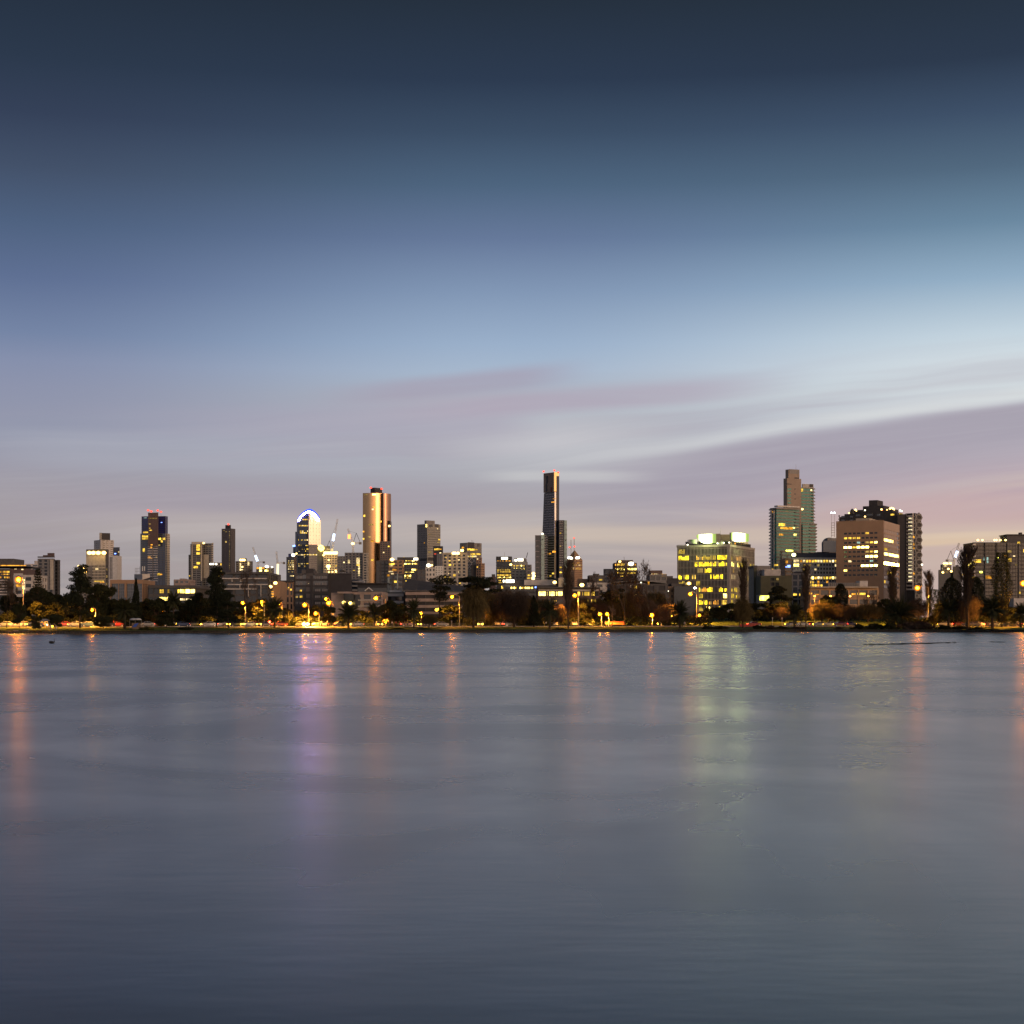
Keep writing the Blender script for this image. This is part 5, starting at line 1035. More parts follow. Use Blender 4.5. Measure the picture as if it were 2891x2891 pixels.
B = Bld('apartment_tower', 'dark terraced apartment complex with a crowd of pale balconies and honeycomb side wall', 2490, 1380, group=SKY)
dk = mat('dark_brown_concrete', (.045, .042, .045), .8); k = B.block(2370, 2534, 2557, 1454, 30); k.core(dk); k.grid(dk, 3.1, 12, .5, .6, so=.3, po=.35, faces='FR', par=1.2)
for a, b, y, dd in ((2384, 2548, 1446, 1392), (2409, 2536, 1436, 1400), (2436, 2511, 1427, 1408), (2453, 2493, 1411.5, 1412)): B.block(a, b - 16, b, y, 30, D=dd, yb=1456).solid(dk, 'terrace')
k.panel(Zr(7, [(990, 1035, y, y + 22) for y in (247, 292)] + [(1098, 1138, y, y + 22) for y in (247, 292)] + [(1170, 1260, 228, 252), (1300, 1380, 222, 246), (1430, 1475, 222, 250)]), gl_grey, 'window', o0=.36, o1=.5)
k.panel([(2368.5, 2372, 1455 + i * 9, 1459 + i * 9) for i in range(3)], conc_g, 'balcony', o0=.3, o1=1.4)
for x, y, m, r in ((1165, 172, FL, .9), (1175, 185, FL, .6), (1083, 214, FL, .7), (1282, 178, FW, .7), (1487, 168, FL, .9), (1500, 175, RED, .4), (1555, 172, FL, .6), (1592, 158, FL, .9), (1612, 150, FL, .9), (1632, 158, FL, 1.0), (1645, 170, FL, .6), (1718, 180, FW, .8), (1738, 188, FW, .6), (1282, 256, FL, .8)): B.lamp(zx(7, x), zy(y), r, m, 1372, 'terrace_light')
k.lit(Zr(7, [(1602, 1645, 222, 242, LY), (1708, 1750, 216, 238, LY)]), out=.7)
mb = MB(); p = P(zx(7, 1123), zy(180), 1385); mb.tube(p - Vector((0, 0, 3)), p, 2.3, 1.6, 8, cap=True); mb.tube(p, p + Vector((0, 0, 1.6)), 1.6, .3, 8, cap=True); mb.build('roof_turret', dk, B.root, local=B.loc)
e = B.block(2534, 2557, 2558, 1452, 8, D=1375); e.core(dk); e.grid(dk, 3.1, 6, .5, .5); e.panel([(2539, 2549, 1461 + i * 11.2, 1466 + i * 11.2) for i in range(2)], gl_grey, 'window', o0=.3, o1=.5)
e.lit([(2541, 2551, 1600, 1604, SL), (2541, 2545, 1613, 1617, LY)], out=.7)
wg = B.block(2557, 2582, 2601, 1448.5, 40, D=1372); wg.core(dk); wg.grid(dk, 3.24, 0, .2, 0, faces='F', so=.2, par=.6)
LB = glow_mat('balcony_light', (1, .80, .45), 1.15, .25)
nb = 21
for i in range(nb):                                  # balconies: slab, parapet that steps at one end, lit back wall
    y0 = 1450.5 + i * 10.35; zb = CZ + (HY - (y0 + 8.3)) / F * 1372; L = wg.a
    mb = MB(); wg.fb(mb, 'F', L * .06, L * 1.02, zb, zb + .35, 0, 1.9); wg.fb(mb, 'F', L * .06, L * .8, zb + .35, zb + 1.25, 1.7, 1.9); wg.fb(mb, 'F', L * .06, L * .14, zb + .35, zb + 2.3, .2, 1.9); wg.fb(mb, 'F', L * .84, L * .9, zb + .35, zb + 3.1, .2, 1.7)
    wg.part(mb, 'balcony', conc_w)
    if i not in (0, 19, 20): wg.win('F', L * .30, L * .80, zb + 1.3, zb + 2.7, LB, .15); wg.win('F', L * .62, L * .82, zb + .5, zb + 1.3, LB, .15)
    if i in (6, 8, 9, 16): wg.win('F', L * .92, L * 1.0, zb + .6, zb + 2.2, LO, 1.5)
# honeycomb screen on the side: hexagonal openings between thick ribs
mb = MB(); L = wg.d; o, u, n_, _ = wg.face('R'); up = Vector((0, 0, 1)); H = 3.24 * 2
nh = int((wg.z1 - wg.z0) / H)
def hp(t, z, d=.1): return o + u * (L * t) + up * z + n_ * d
for i in range(nh + 1):
    z = wg.z1 - 3.4 - i * H
    pts = [(.12, z), (.34, z + H * .36), (.80, z + H * .36), (1.0, z), (.80, z - H * .36), (.34, z - H * .36)]
    for (a, za), (b, zb) in zip(pts, pts[1:] + pts[:1]):
        if max(za, zb) < wg.z1 + .6: mb.tube(hp(a, za, .5), hp(b, zb, .5), .85, .85, 4)
    mb.tube(hp(.57, z + H * .36, .5), hp(.57, z + H * .64, .5), .9, .9, 4); mb.tube(hp(-.02, z, .5), hp(.12, z, .5), .9, .9, 4)
    wg_ = hp(.12, z, .2)
wg.fb(mb, 'R', -.1, L * .12, wg.z0, wg.z1, 0, .8); wg.part(mb, 'honeycomb_screen', conc_g)
B.lamp(2603, 1594, .8, FW, 1365); rt = B.block(2596, 2603.5, 2603.5, 1592, D=1395, dep=6); rt.solid(conc_w, 'side_wing')

B = Bld('clinic_building', 'low orange-lit building with wide window bays in front of the tan hospital block', 2385, 860, group=MID)
k = B.block(2287, 2478, 2478, 1658, dep=26); k.core(gl_dark); k.grid(brick_o, 4.4, 4.9, .5, .18, so=.4, po=.7, par=1.6)
B.block(2284, 2480, 2480, 1655.5, D=856, dep=30, yb=1659.5).solid(conc_b, 'roof_canopy')
u = B.block(2338, 2427, 2427, 1645, D=870, dep=14, yb=1658); u.core(conc_g, 'roof_storey'); u.panel([(2344 + i * 5.5, 2345.3 + i * 5.5, 1646, 1655) for i in range(14)], black_m, 'slot_window', o0=.02, o1=.1); B.block(2427, 2450, 2450, 1639.5, D=872, dep=10, yb=1658).solid(conc_w, 'plant_room')
k.lit(Zr(7, [(668, 728, 1216, 1242, LO), (1118, 1168, 1206, 1236, LO), (1188, 1288, 1202, 1234, LY), (590, 625, 1200, 1220, LO)]), out=.3)
for x in (2300, 2345, 2400, 2452): B.lamp(x, 1683, .5, glow_mat('orange_wall_lamp', (1, .38, .04), 18), 852, 'wall_lamp')
B = Bld('tent_shed', 'low pale blue-white shed roof glimpsed between shrubs below the hospital block', 2493, 640, group=MID)
k = B.block(2478, 2506, 2506, 1716, dep=8, yb=1728); k.solid(mat('pale_blue_sheet', (.5, .55, .62), .6)); k.panel([(2478, 2506, 1715.5, 1717)], white_p, 'ridge', o0=.02, o1=.2)
mb = MB(); 
for x in (2479, 2492, 2505): mb.tube(P(x, 1728, 641), P(x, 1750, 641), .1, .1, 6)
mb.build('post', steel, B.root, local=B.loc)

B = Bld('construction_site', 'floodlit half-built block left of the tall bare poplar on the right', 2680, 2100, group=MID)
k = B.block(2650, 2690, 2692, 1609, 5); k.core(gl_dark); k.grid(conc_g, 3.5, 4, .35, .2, lit=.1); k.row(1612, 4, 2664, 2690, 8, m=[LY, LH], skip=.2); k.row(1622, 4, 2664, 2690, 8, m=[LY], skip=.3)
t = B.block(2664, 2685, 2685, 1593, D=2110, dep=14, yb=1610); t.core(gl_grey); t.grid(conc_b, 3.5, 4, .4, .3, lit=.4, litm=[LY, LW, LC])
d = B.block(2690, 2713, 2715, 1600, 8, D=2090); d.solid(conc_d); B.block(2701, 2705, 2705, 1595, D=2096, dep=6, yb=1601).solid(conc_d, 'plant_room'); d.row(1621, 5, 2696, 2722, 8, m=[LY, LH], skip=.1)
for x, y in ((768, 838), (790, 834), (845, 838), (805, 840), (750, 948), (855, 935), (818, 905)): B.lamp(zx(8, x), zy(y), 1.6, FL, 2080)
crane('tower_crane', 'crane with leaning jib and blue-white lit banner beside the tall bare poplar', 2105, (2693, 1583), 1605, (2708, 1533), ((2697, 1573), (2703, 1556)), BL)

B = Bld('apartment_building', 'wide balconied glass apartment block with rooftop lights at the right edge', 2820, 1120, group=MID)
k = B.block(2750, 2960, 2960, 1531, dep=26); k.core(gl_dark); k.grid(conc_d, 2.72, 2.1, .16, .05, so=.15, po=.2, faces='FL', par=.6); k.slabs(conc_d, 'F', 1.3, .28, 2.72, par=.0); k.slabs(conc_w, 'F', 2.2, .25, 2.72, par=.8, u=(-.03, .012))
k.panel([(x, x + 1.2, 1533, 1690) for x in (2779, 2812, 2842, 2874)], conc_d, 'pier', o0=.2, o1=1.3); k.panel([(2868, 2879, 1537, 1690)], gl_dark, 'dark_bay', o0=.05, o1=.16)
B.block(2843, 2960, 2960, 1510, D=1130, dep=16, yb=1532).solid(conc_d, 'plant_room'); B.block(2880, 2886, 2886, 1503, D=1132, dep=4, yb=1511).solid(conc_d, 'vent_stack'); B.block(2842, 2962, 2962, 1508, D=1128, dep=18, yb=1511).solid(char, 'roof_edge')
B.tube('roof_railing', steel, [(P(2746, 1527, 1119), P(2845, 1525, 1119))] + [(P(x, 1526.5, 1119), P(x, 1531, 1119)) for x in range(2747, 2845, 7)], .06)
for x in (1185, 1240, 1390, 1415, 1462, 1528): B.lamp(zx(8, x), zy(548), .8, FL, 1114, 'roof_light')
k.lit(Zr(8, [(1135, 1222, 790, 828, LY), (1545, 1602, 772, 814, LY), (1280, 1355, 985, 1028, LO), (1675, 1705, 568, 592, LY), (1548, 1598, 674, 702, LD), (1255, 1272, 760, 805, LC), (1292, 1312, 760, 832, LC), (1418, 1440, 750, 770, SL), (1410, 1432, 800, 820, SL), (1205, 1240, 935, 955, SL), (1682, 1712, 1182, 1212, LY), (1510, 1535, 735, 760, LO), (1620, 1645, 740, 755, LW), (1748, 1790, 660, 700, LY), (1530, 1545, 880, 898, LD), (1645, 1670, 845, 860, LD)]), out=.3)
for y in (870, 1000, 1240): k.lit(Zr(8, [(1116, 1134, y, y + 20, LY)]), out=1.8)
B.block(2862, 2960, 2960, 1689, D=1100, dep=10).solid(conc_w, 'podium')
for b_ in ALLB: b_.finish()
# ------------------------------------------------------------------ trees and plants
leaf_d = mat('dark_foliage', (.026, .032, .016), .9, .5, 1.2, spec=.15)
leaf_m = mat('olive_foliage', (.045, .048, .018), .9, .45, 1.2, spec=.15)
leaf_y = mat('poplar_foliage', (.065, .06, .022), .9, .4, 1.2, spec=.15)
needle = mat('pine_needles', (.020, .026, .016), .9, .45, 1.2, spec=.15)
frond_m = mat('palm_frond', (.034, .040, .018), .8, .45, 1.2, spec=.2)
bark = mat('bark', (.06, .047, .038), .95, .35, 1.5, spec=.1)
bark_p = mat('pale_bark', (.20, .14, .10), .95, .3, 1.5, spec=.1)
twig_m = mat('bare_twigs', (.072, .054, .042), .95, .3, 1.5, spec=.1)
willow_m = mat('willow_strands', (.085, .068, .032), .95, .35, 1.5, spec=.1)
def rv(r): 
    z = r.uniform(-1, 1); t = r.uniform(0, 6.2832); s = math.sqrt(1 - z * z); return Vector((s * math.cos(t), s * math.sin(t), z))
def leaf(mb, c, s, r, n=None):
    n = n or rv(r); u = n.orthogonal().normalized(); w = n.cross(u); a = r.uniform(0, 6.28); u, w = u * math.cos(a) + w * math.sin(a), w * math.cos(a) - u * math.sin(a)
    l, b = s * r.uniform(.7, 1.3), s * r.uniform(.3, .6); mb.quad(c - u * l, c - w * b, c + u * l, c + w * b)
def clump(mb, c, R3, n, s, r):
    for _ in range(n):
        d = rv(r) * r.uniform(.25, 1) ** .5; leaf(mb, Vector((c[0] + d.x * R3[0], c[1] + d.y * R3[1], c[2] + d.z * R3[2])), s, r)
def limb(mb, a, b, r0, r1, r, n=4, wob=.08):
    a, b = Vector(a), Vector(b); L = (b - a).length; p = a; pts = [a]
    for i in range(1, n + 1):
        t = i / n; q = a.lerp(b, t) + (rv(r) * L * wob * (1 if i < n else 0)); mb.tube(p, q, r0 + (r1 - r0) * (i - 1) / n, r0 + (r1 - r0) * i / n, 5); p = q; pts.append(q)
    return pts
def proto(name, tm, cm, trunk, crown, cn='crown'):
    root = bpy.data.objects.new(name, None); COL.objects.link(root)
    trunk.build('trunk', tm, root); crown.build(cn, cm, root, smooth=False); PROT.append(root); return root
PROT = []
def broad(seed, H=10, W=10, n=8600, sz=.36, m=None, base=.22):
    r = random.Random(seed); t, c = MB(), MB(); mid = Vector((r.uniform(-.3, .3), 0, H * .3)); limb(t, (0, 0, -.5), mid, .28, .2, r)
    K = 34
    for i in range(K):
        a = r.uniform(0, 6.28); rr = (r.random() ** .6) * W * .40; z = H * (base + (.92 - base) * r.random()); z = min(z, H * (.95 - .35 * (rr / (W * .5)) ** 2)); q = Vector((rr * math.cos(a), rr * math.sin(a), z))
        limb(t, mid * r.uniform(.7, 1), q, .1, .03, r, 3); R3 = (W * r.uniform(.10, .19), W * r.uniform(.10, .19), H * r.uniform(.06, .11)); clump(c, q, R3, n // K, sz, r)
    return proto('broadleaf_tree', bark, m or leaf_d, t, c)
def pine(seed, H=17, W=12, pads=36, lo=.2, flat=.30, n=150, lean=.6, prof=None, m=None, name='pine_tree', sz=.30):
    r = random.Random(seed); t, c = MB(), MB(); top = Vector((lean, 0, H * .97)); pts = limb(t, (0, 0, -.5), top, .34, .06, r, 7, .012)
    for i in range(pads):
        f = lo + (1 - lo) * (i + .5) / pads; w = (prof or (lambda f: (1 - f) ** .6 * .9 + .12))(f) * W / 2; a = r.uniform(0, 6.28); d = w * r.uniform(.15, .85)
        z = f * H + r.uniform(-.3, .3); b = Vector((lean * f, 0, z - d * .25)); q = Vector((lean * f + math.cos(a) * d, math.sin(a) * d, z + r.uniform(-.2, .5)))
        limb(t, b, q, .09, .03, r, 3, .06); s = r.uniform(.18, .34) * W / 2 + .3
        clump(c, q, (s * 1.15, s * 1.15, s * flat + .18), int(n * 1.5 * r.uniform(.7, 1.3)), sz, r)
    return proto(name, bark, m or needle, t, c)
def cypress(seed, H=12, W=4, n=5200, m=None, prof=None, name='cypress_tree', lo=.06, sz=.24):
    r = random.Random(seed); t, c = MB(), MB(); limb(t, (0, 0, -.5), (0, 0, H * .9), .22, .04, r, 5, .004)
    for i in range(n):
        f = lo + (1 - lo) * r.random() ** 1.25; a = r.uniform(0, 6.28); lump = .78 + .22 * math.sin(a * 3 + f * 14 + seed) + r.uniform(-.08, .08)
        w = (prof or (lambda f: (1 - f) ** .75 * min(1, f * 7 + .35)))(f) * W / 2 * lump * r.uniform(.45, 1) ** .5
        leaf(c, Vector((w * math.cos(a), w * math.sin(a), f * H)), sz, r)
    return proto(name, bark, m or needle, t, c)
def norfolk(seed, H=17, W=8):
    r = random.Random(seed); t, c = MB(), MB(); limb(t, (0, 0, -.5), (0, 0, H), .26, .03, r, 6, .003)
    for i in range(15):
        f = .34 + .64 * i / 15; L = W / 2 * (1 - f * .86) * r.uniform(.7, 1.1) * 1.35
        for k in range(6):
            a = k * 1.047 + i * .5 + r.uniform(-.2, .2); d = Vector((math.cos(a), math.sin(a), r.uniform(.05, .3))); b = Vector((0, 0, f * H)); e = b + d * L; t.tube(b, e, .05, .02, 3)
            for j in range(26): p = b.lerp(e, .25 + .75 * r.random()); leaf(c, p + rv(r) * .22 + Vector((0, 0, .1)), .24, r)
    return proto('norfolk_pine', bark, needle, t, c)
def palm(seed, H=7.5, trunk=3.7, L=3.6, n=84, droop=1.0, tr=.33, name='date_palm'):
    r = random.Random(seed); t, c = MB(), MB(); pts = 7
    for i in range(pts): t.tube((0, 0, -.5 + i * (trunk + .5) / pts), (0, 0, -.5 + (i + 1) * (trunk + .5) / pts), tr * (1.15 if i == 0 else 1), tr * (1.05 if i < pts - 1 else 1.3), 8)
    t.ball((0, 0, trunk + .1), tr * 1.5, tr * 1.5, .6, 0, 8, 5)
    for k in range(n):
        a = r.uniform(0, 6.28); el = math.radians(r.choice([r.uniform(35, 85), r.uniform(-5, 50), r.uniform(-40, 20)])); l = L * r.uniform(.8, 1.08); h = Vector((math.cos(a), math.sin(a), 0)); p = Vector((0, 0, trunk + .25)); e = el; m_ = 8; st = l / m_; side = Vector((-h.y, h.x, 0))
        for i in range(m_):
            d = h * math.cos(e) + Vector((0, 0, math.sin(e))); q = p + d * st; c.tube(p, q, .035, .028, 3)
            up = side.cross(d)
            for s_ in (-1, 1):
                for v in range(3):
                    b = p.lerp(q, v / 3 + .1); ll = .62 * math.sin(math.pi * min(.97, (i + v / 3 + .8) / (m_ + .6))) ** .6; tip = b + (side * s_ * .8 + d * .55 + up * .25 + Vector((0, 0, -.12))).normalized() * ll; w_ = d * .06
                    c.quad(b - w_, b + w_, tip + w_ * .3, tip - w_ * .3)
            p = q; e -= droop * (.06 + .11 * i / m_) * (1 if e > -1.2 else .1)
    return proto(name, bark, frond_m, t, c, 'fronds')
def bare(seed, H=14, W=12, m=None, bm=None, spread=.55, name='bare_tree', dens=1., th=1.):
    r = random.Random(seed); t, c = MB(), MB()
    def grow(p, d, L, rad, lv):
        mb = t if lv < 3 else c; k = 3 if lv < 4 else 2; q = p
        for i in range(k):
            d = (d + rv(r) * .16 + Vector((0, 0, .06))).normalized(); q2 = q + d * L / k; mb.tube(q, q2, rad * (1 - .25 * i / k), rad * (1 - .25 * (i + 1) / k), 4 if lv < 4 else 3); q = q2
        if lv >= 7: return
        n = r.choice((2, 3, 3)) if lv else r.choice((3, 4)); n = n if r.random() < dens else 2
        for j in range(n):
            e = rv(r); e = (e - d * e.dot(d)).normalized(); nd = (d + e * r.uniform(.5, 1.1) * spread * 1.4).normalized(); grow(q, nd, L * r.uniform(.62, .85), max(rad * r.uniform(.5, .68), .034 * th), lv + 1)
    grow(Vector((0, 0, -.4)), Vector((r.uniform(-.05, .05), 0, 1)), H * .25, H * .018 * th, 0)
    xs = [v for v in c.v]; mz = max(v[2] for v in xs); mx = max(max(abs(v[0]), abs(v[1])) for v in xs); sz, sx = H / mz, W / 2 / mx
    for mb in (t, c): mb.v = [(x * sx, y * sx, z * sz if z > 0 else z) for x, y, z in mb.v]
    return proto(name, bm or bark, m or twig_m, t, c, 'twigs')
def bare_poplar(seed, H=17, W=3.4, m=None, nb=100, name='bare_poplar'):
    r = random.Random(seed); t, c = MB(), MB(); limb(t, (0, 0, -.5), (0, 0, H * .96), .24, .03, r, 8, .004)
    for i in range(nb):
        f = .10 + .84 * (i / nb); a = r.uniform(0, 6.28); w = W / 2 * math.sin(math.pi * min(1, .25 + .75 * (1 - f))) ** .7 * r.uniform(.5, 1); L = H * (1 - f) * .35 + 1.0; b = Vector((0, 0, f * H)); e = Vector((math.cos(a) * w, math.sin(a) * w, f * H + L * r.uniform(.8, 1.2))); e.z = min(e.z, H * 1.0)
        p = limb(c, b, e, .06, .03, r, 4, .03)
        for j in range(26):
            q = p[r.randrange(1, 5)]; d = (Vector((math.cos(a), math.sin(a), 0)) * r.uniform(-.2, .5) + rv(r) * .35 + Vector((0, 0, 1))).normalized(); c.tube(q, q + d * r.uniform(.7, 1.9), .032, .022, 3)
    return proto(name, bark, m or twig_m, t, c, 'twigs')
def willow(seed, H=9, W=8, n=1500, m=None):
    r = random.Random(seed); t, c = MB(), MB(); mid = Vector((0, 0, H * .28)); limb(t, (0, 0, -.5), mid, .34, .26, r)
    for i in range(26):
        a = r.uniform(0, 6.28); rr = W * .5 * r.uniform(.1, .8); z = H * (.97 - .5 * (rr / (W * .5)) ** 2) * r.uniform(.82, 1); q = Vector((rr * math.cos(a), rr * math.sin(a), z)); p = limb(t, mid, q, .11, .03, r, 4, .07)
        for j in range(n // 26):
            s = p[r.randrange(1, 5)] + rv(r) * .3; d = (Vector((math.cos(a), math.sin(a), .9)) * .6 + rv(r) * .7).normalized(); L = r.uniform(.5, 1.2)
            for k in range(6): 
                e = s + d * L * .55; c.tube(s, e, .034, .026, 3); s = e; d = (d * .75 + Vector((0, 0, -.42)) + rv(r) * .14).normalized()
                if s.z < H * .08: break
    return proto('bare_willow', bark, m or willow_m, t, c, 'twigs')
def shrub(seed, H=2.4, W=4, n=1700, m=None, sz=.2, name='shrub'):
    r = random.Random(seed); t, c = MB(), MB()
    for i in range(7): limb(t, (r.uniform(-.3, .3) * W * .5, r.uniform(-.3, .3) * W * .4, -.2), (r.uniform(-.35, .35) * W, r.uniform(-.3, .3) * W * .6, H * r.uniform(.5, .8)), .04, .015, r, 3)
    for i in range(14):
        a = r.uniform(0, 6.28); rr = W * .5 * r.random() ** .6; z = H * r.uniform(.15, .8) * (1 - .45 * (rr / (W * .5)) ** 2); clump(c, (rr * .82 * math.cos(a), rr * .6 * math.sin(a), z), (W * .14, W * .12, H * .2), n // 14, sz, r)
    root = bpy.data.objects.new(name, None); COL.objects.link(root); t.build('stems', bark, root); c.build('foliage', m or leaf_d, root); PROT.append(root); return root
def reeds(seed, H=1.8, W=4, n=900, m=None):
    r = random.Random(seed); t, c = MB(), MB()
    for i in range(n):
        x, y = r.gauss(0, W * .2), r.gauss(0, W * .15); h = H * r.uniform(.5, 1) * max(.3, 1 - (abs(x) / (W * .6)) ** 2); p = Vector((x, y, -.1)); q = p + Vector((r.uniform(-.3, .3), r.uniform(-.3, .3), h)); w = Vector((.035, .02, 0)); c.quad(p - w, p + w, q + w * .3, q - w * .3)
    for i in range(8): leaf(t, Vector((r.uniform(-1, 1), 0, H * .5)), .2, r)
    root = bpy.data.objects.new('reed_clump', None); COL.objects.link(root); t.build('dead_leaves', twig_m, root); c.build('stems', m or leaf_m, root); PROT.append(root); return root

# prototypes: (builder, its nominal height and width)
PK = {
 'broad': [(broad(1), 10, 10), (broad(2, m=leaf_m), 10, 10), (broad(3, n=9400), 10, 10), (broad(4, n=7600, base=.12), 10, 10)],
 'olive': [(broad(5, m=leaf_m, n=7000, sz=.32, base=.12), 10, 10), (broad(6, m=leaf_m, base=.12), 10, 10)],
 'pine': [(pine(11), 17, 12), (pine(12, pads=40, lean=-.5, n=170), 17, 12)],
 'open_pine': [(pine(13, H=14, W=12, pads=13, lo=.55, flat=.22, n=150, lean=1.0, prof=lambda f: .55 + .4 * math.sin(f * 9)), 14, 12)],
 'cedar': [(pine(14, H=13, W=14, pads=26, lo=.62, flat=.16, n=230, prof=lambda f: .55 + .45 * math.sin(math.pi * (f - .55) / .5), name='umbrella_tree'), 13, 14), (pine(15, H=13, W=14, pads=20, lo=.70, flat=.26, n=260, lean=-.4, prof=lambda f: .95 - .3 * abs(f - .8), name='umbrella_tree'), 13, 14)],
 'spread': [(pine(16, H=9, W=10, pads=24, lo=.15, flat=.2, n=170, prof=lambda f: (1 - f) ** .5 + .1, name='cedar_tree'), 9, 10)],
 'cypress': [(cypress(21), 12, 4), (cypress(22, W=5, n=6000), 12, 5)],
 'dark_cypress': [(cypress(23, H=13, W=9, n=9000, prof=lambda f: (1 - f) ** .35 * min(1, f * 5 + .5)), 13, 9), (cypress(24, H=13, W=9, n=9000, prof=lambda f: min(1, (1 - f) * 4) ** .6 * .9), 13, 9)],
 'norfolk': [(norfolk(31), 17, 8)],
 'palm': [(palm(41), 7.2, 7.2), (palm(42, n=92, droop=1.15), 7.0, 7.2), (palm(43, trunk=3.0, n=96, droop=.9), 6.8, 7.2)],
 'dragon': [(palm(44, trunk=1.6, L=4.2, n=120, droop=.75, tr=.4), 6.0, 8)],
 'slim_palm': [(palm(45, trunk=5.0, L=2.6, n=46, tr=.16, name='palm_tree'), 7.4, 5)],
 'bare': [(bare(51), 14, 12), (bare(52, spread=.5), 14, 12), (bare(53, spread=.6), 14, 12)],
 'pale_bare': [(bare(54, H=9, W=9, m=bark_p, bm=bark_p, th=1.4, dens=.5), 9, 9)],
 'bare_poplar': [(bare_poplar(61), 17, 3.4), (bare_poplar(62, W=3.0, nb=80), 17, 3.0)],
 'willow': [(willow(71), 9, 8), (willow(72, m=twig_m), 9, 8), (willow(73, n=1700), 9, 8)],
 'poplar': [(cypress(81, H=18, W=6, n=9000, m=leaf_y, name='poplar_tree', prof=lambda f: math.sin(math.pi * min(1, .18 + .82 * (1 - f))) ** .8, sz=.2), 18, 6)],
 'shrub': [(shrub(91), 2.4, 4), (shrub(92, m=leaf_m), 2.4, 4), (shrub(93, m=twig_m), 2.4, 4)],
 'reeds': [(reeds(95), 1.8, 4), (reeds(96, m=twig_m), 1.8, 4)],
}
USED = {}
LOWG = {'broad': 'leafy park trees', 'olive': 'leafy park trees', 'pine': 'dark pines', 'open_pine': 'dark pines', 'cedar': 'dark pines', 'spread': 'dark pines', 'norfolk': 'dark pines', 'cypress': 'cypress trees', 'dark_cypress': 'cypress trees', 'palm': 'palms by the lake', 'dragon': 'palms by the lake', 'slim_palm': 'palms by the lake', 'bare': 'bare winter trees', 'pale_bare': 'bare winter trees', 'bare_poplar': 'bare poplars', 'willow': 'bare willows', 'poplar': 'leafy poplars', 'shrub': 'shrubs on the bank', 'reeds': 'reeds on the bank'}
def plant(kind, px, ytop, wpx, s, label, v=0, rz=None, sink=0., cat=None):
    """one tree: photo column and top, its width in photo pixels, metres behind the shore"""
    src, H0, W0 = PK[kind][v % len(PK[kind])]; g0 = G3(px, s); h_ = CZ + (HY - ytop) / F * g0.y - g0.z; w_ = wpx / F * g0.y
    rz = (px * 1.7) % 6.28 if rz is None else rz; loc = (g0.x, g0.y, g0.z - sink); sca = (w_ / W0, w_ / W0, h_ / H0)
    cat = cat or ('palm' if 'palm' in src.name else 'shrub' if kind in ('shrub',) else 'reeds' if kind == 'reeds' else 'tree')
    if src.name not in USED:
        USED[src.name] = 1; src.location = loc; src.rotation_euler = (0, 0, rz); src.scale = sca; tag(src, label, cat, LOWG[kind]); return src
    return clone(src, loc, rz, sca, label, cat, LOWG[kind])
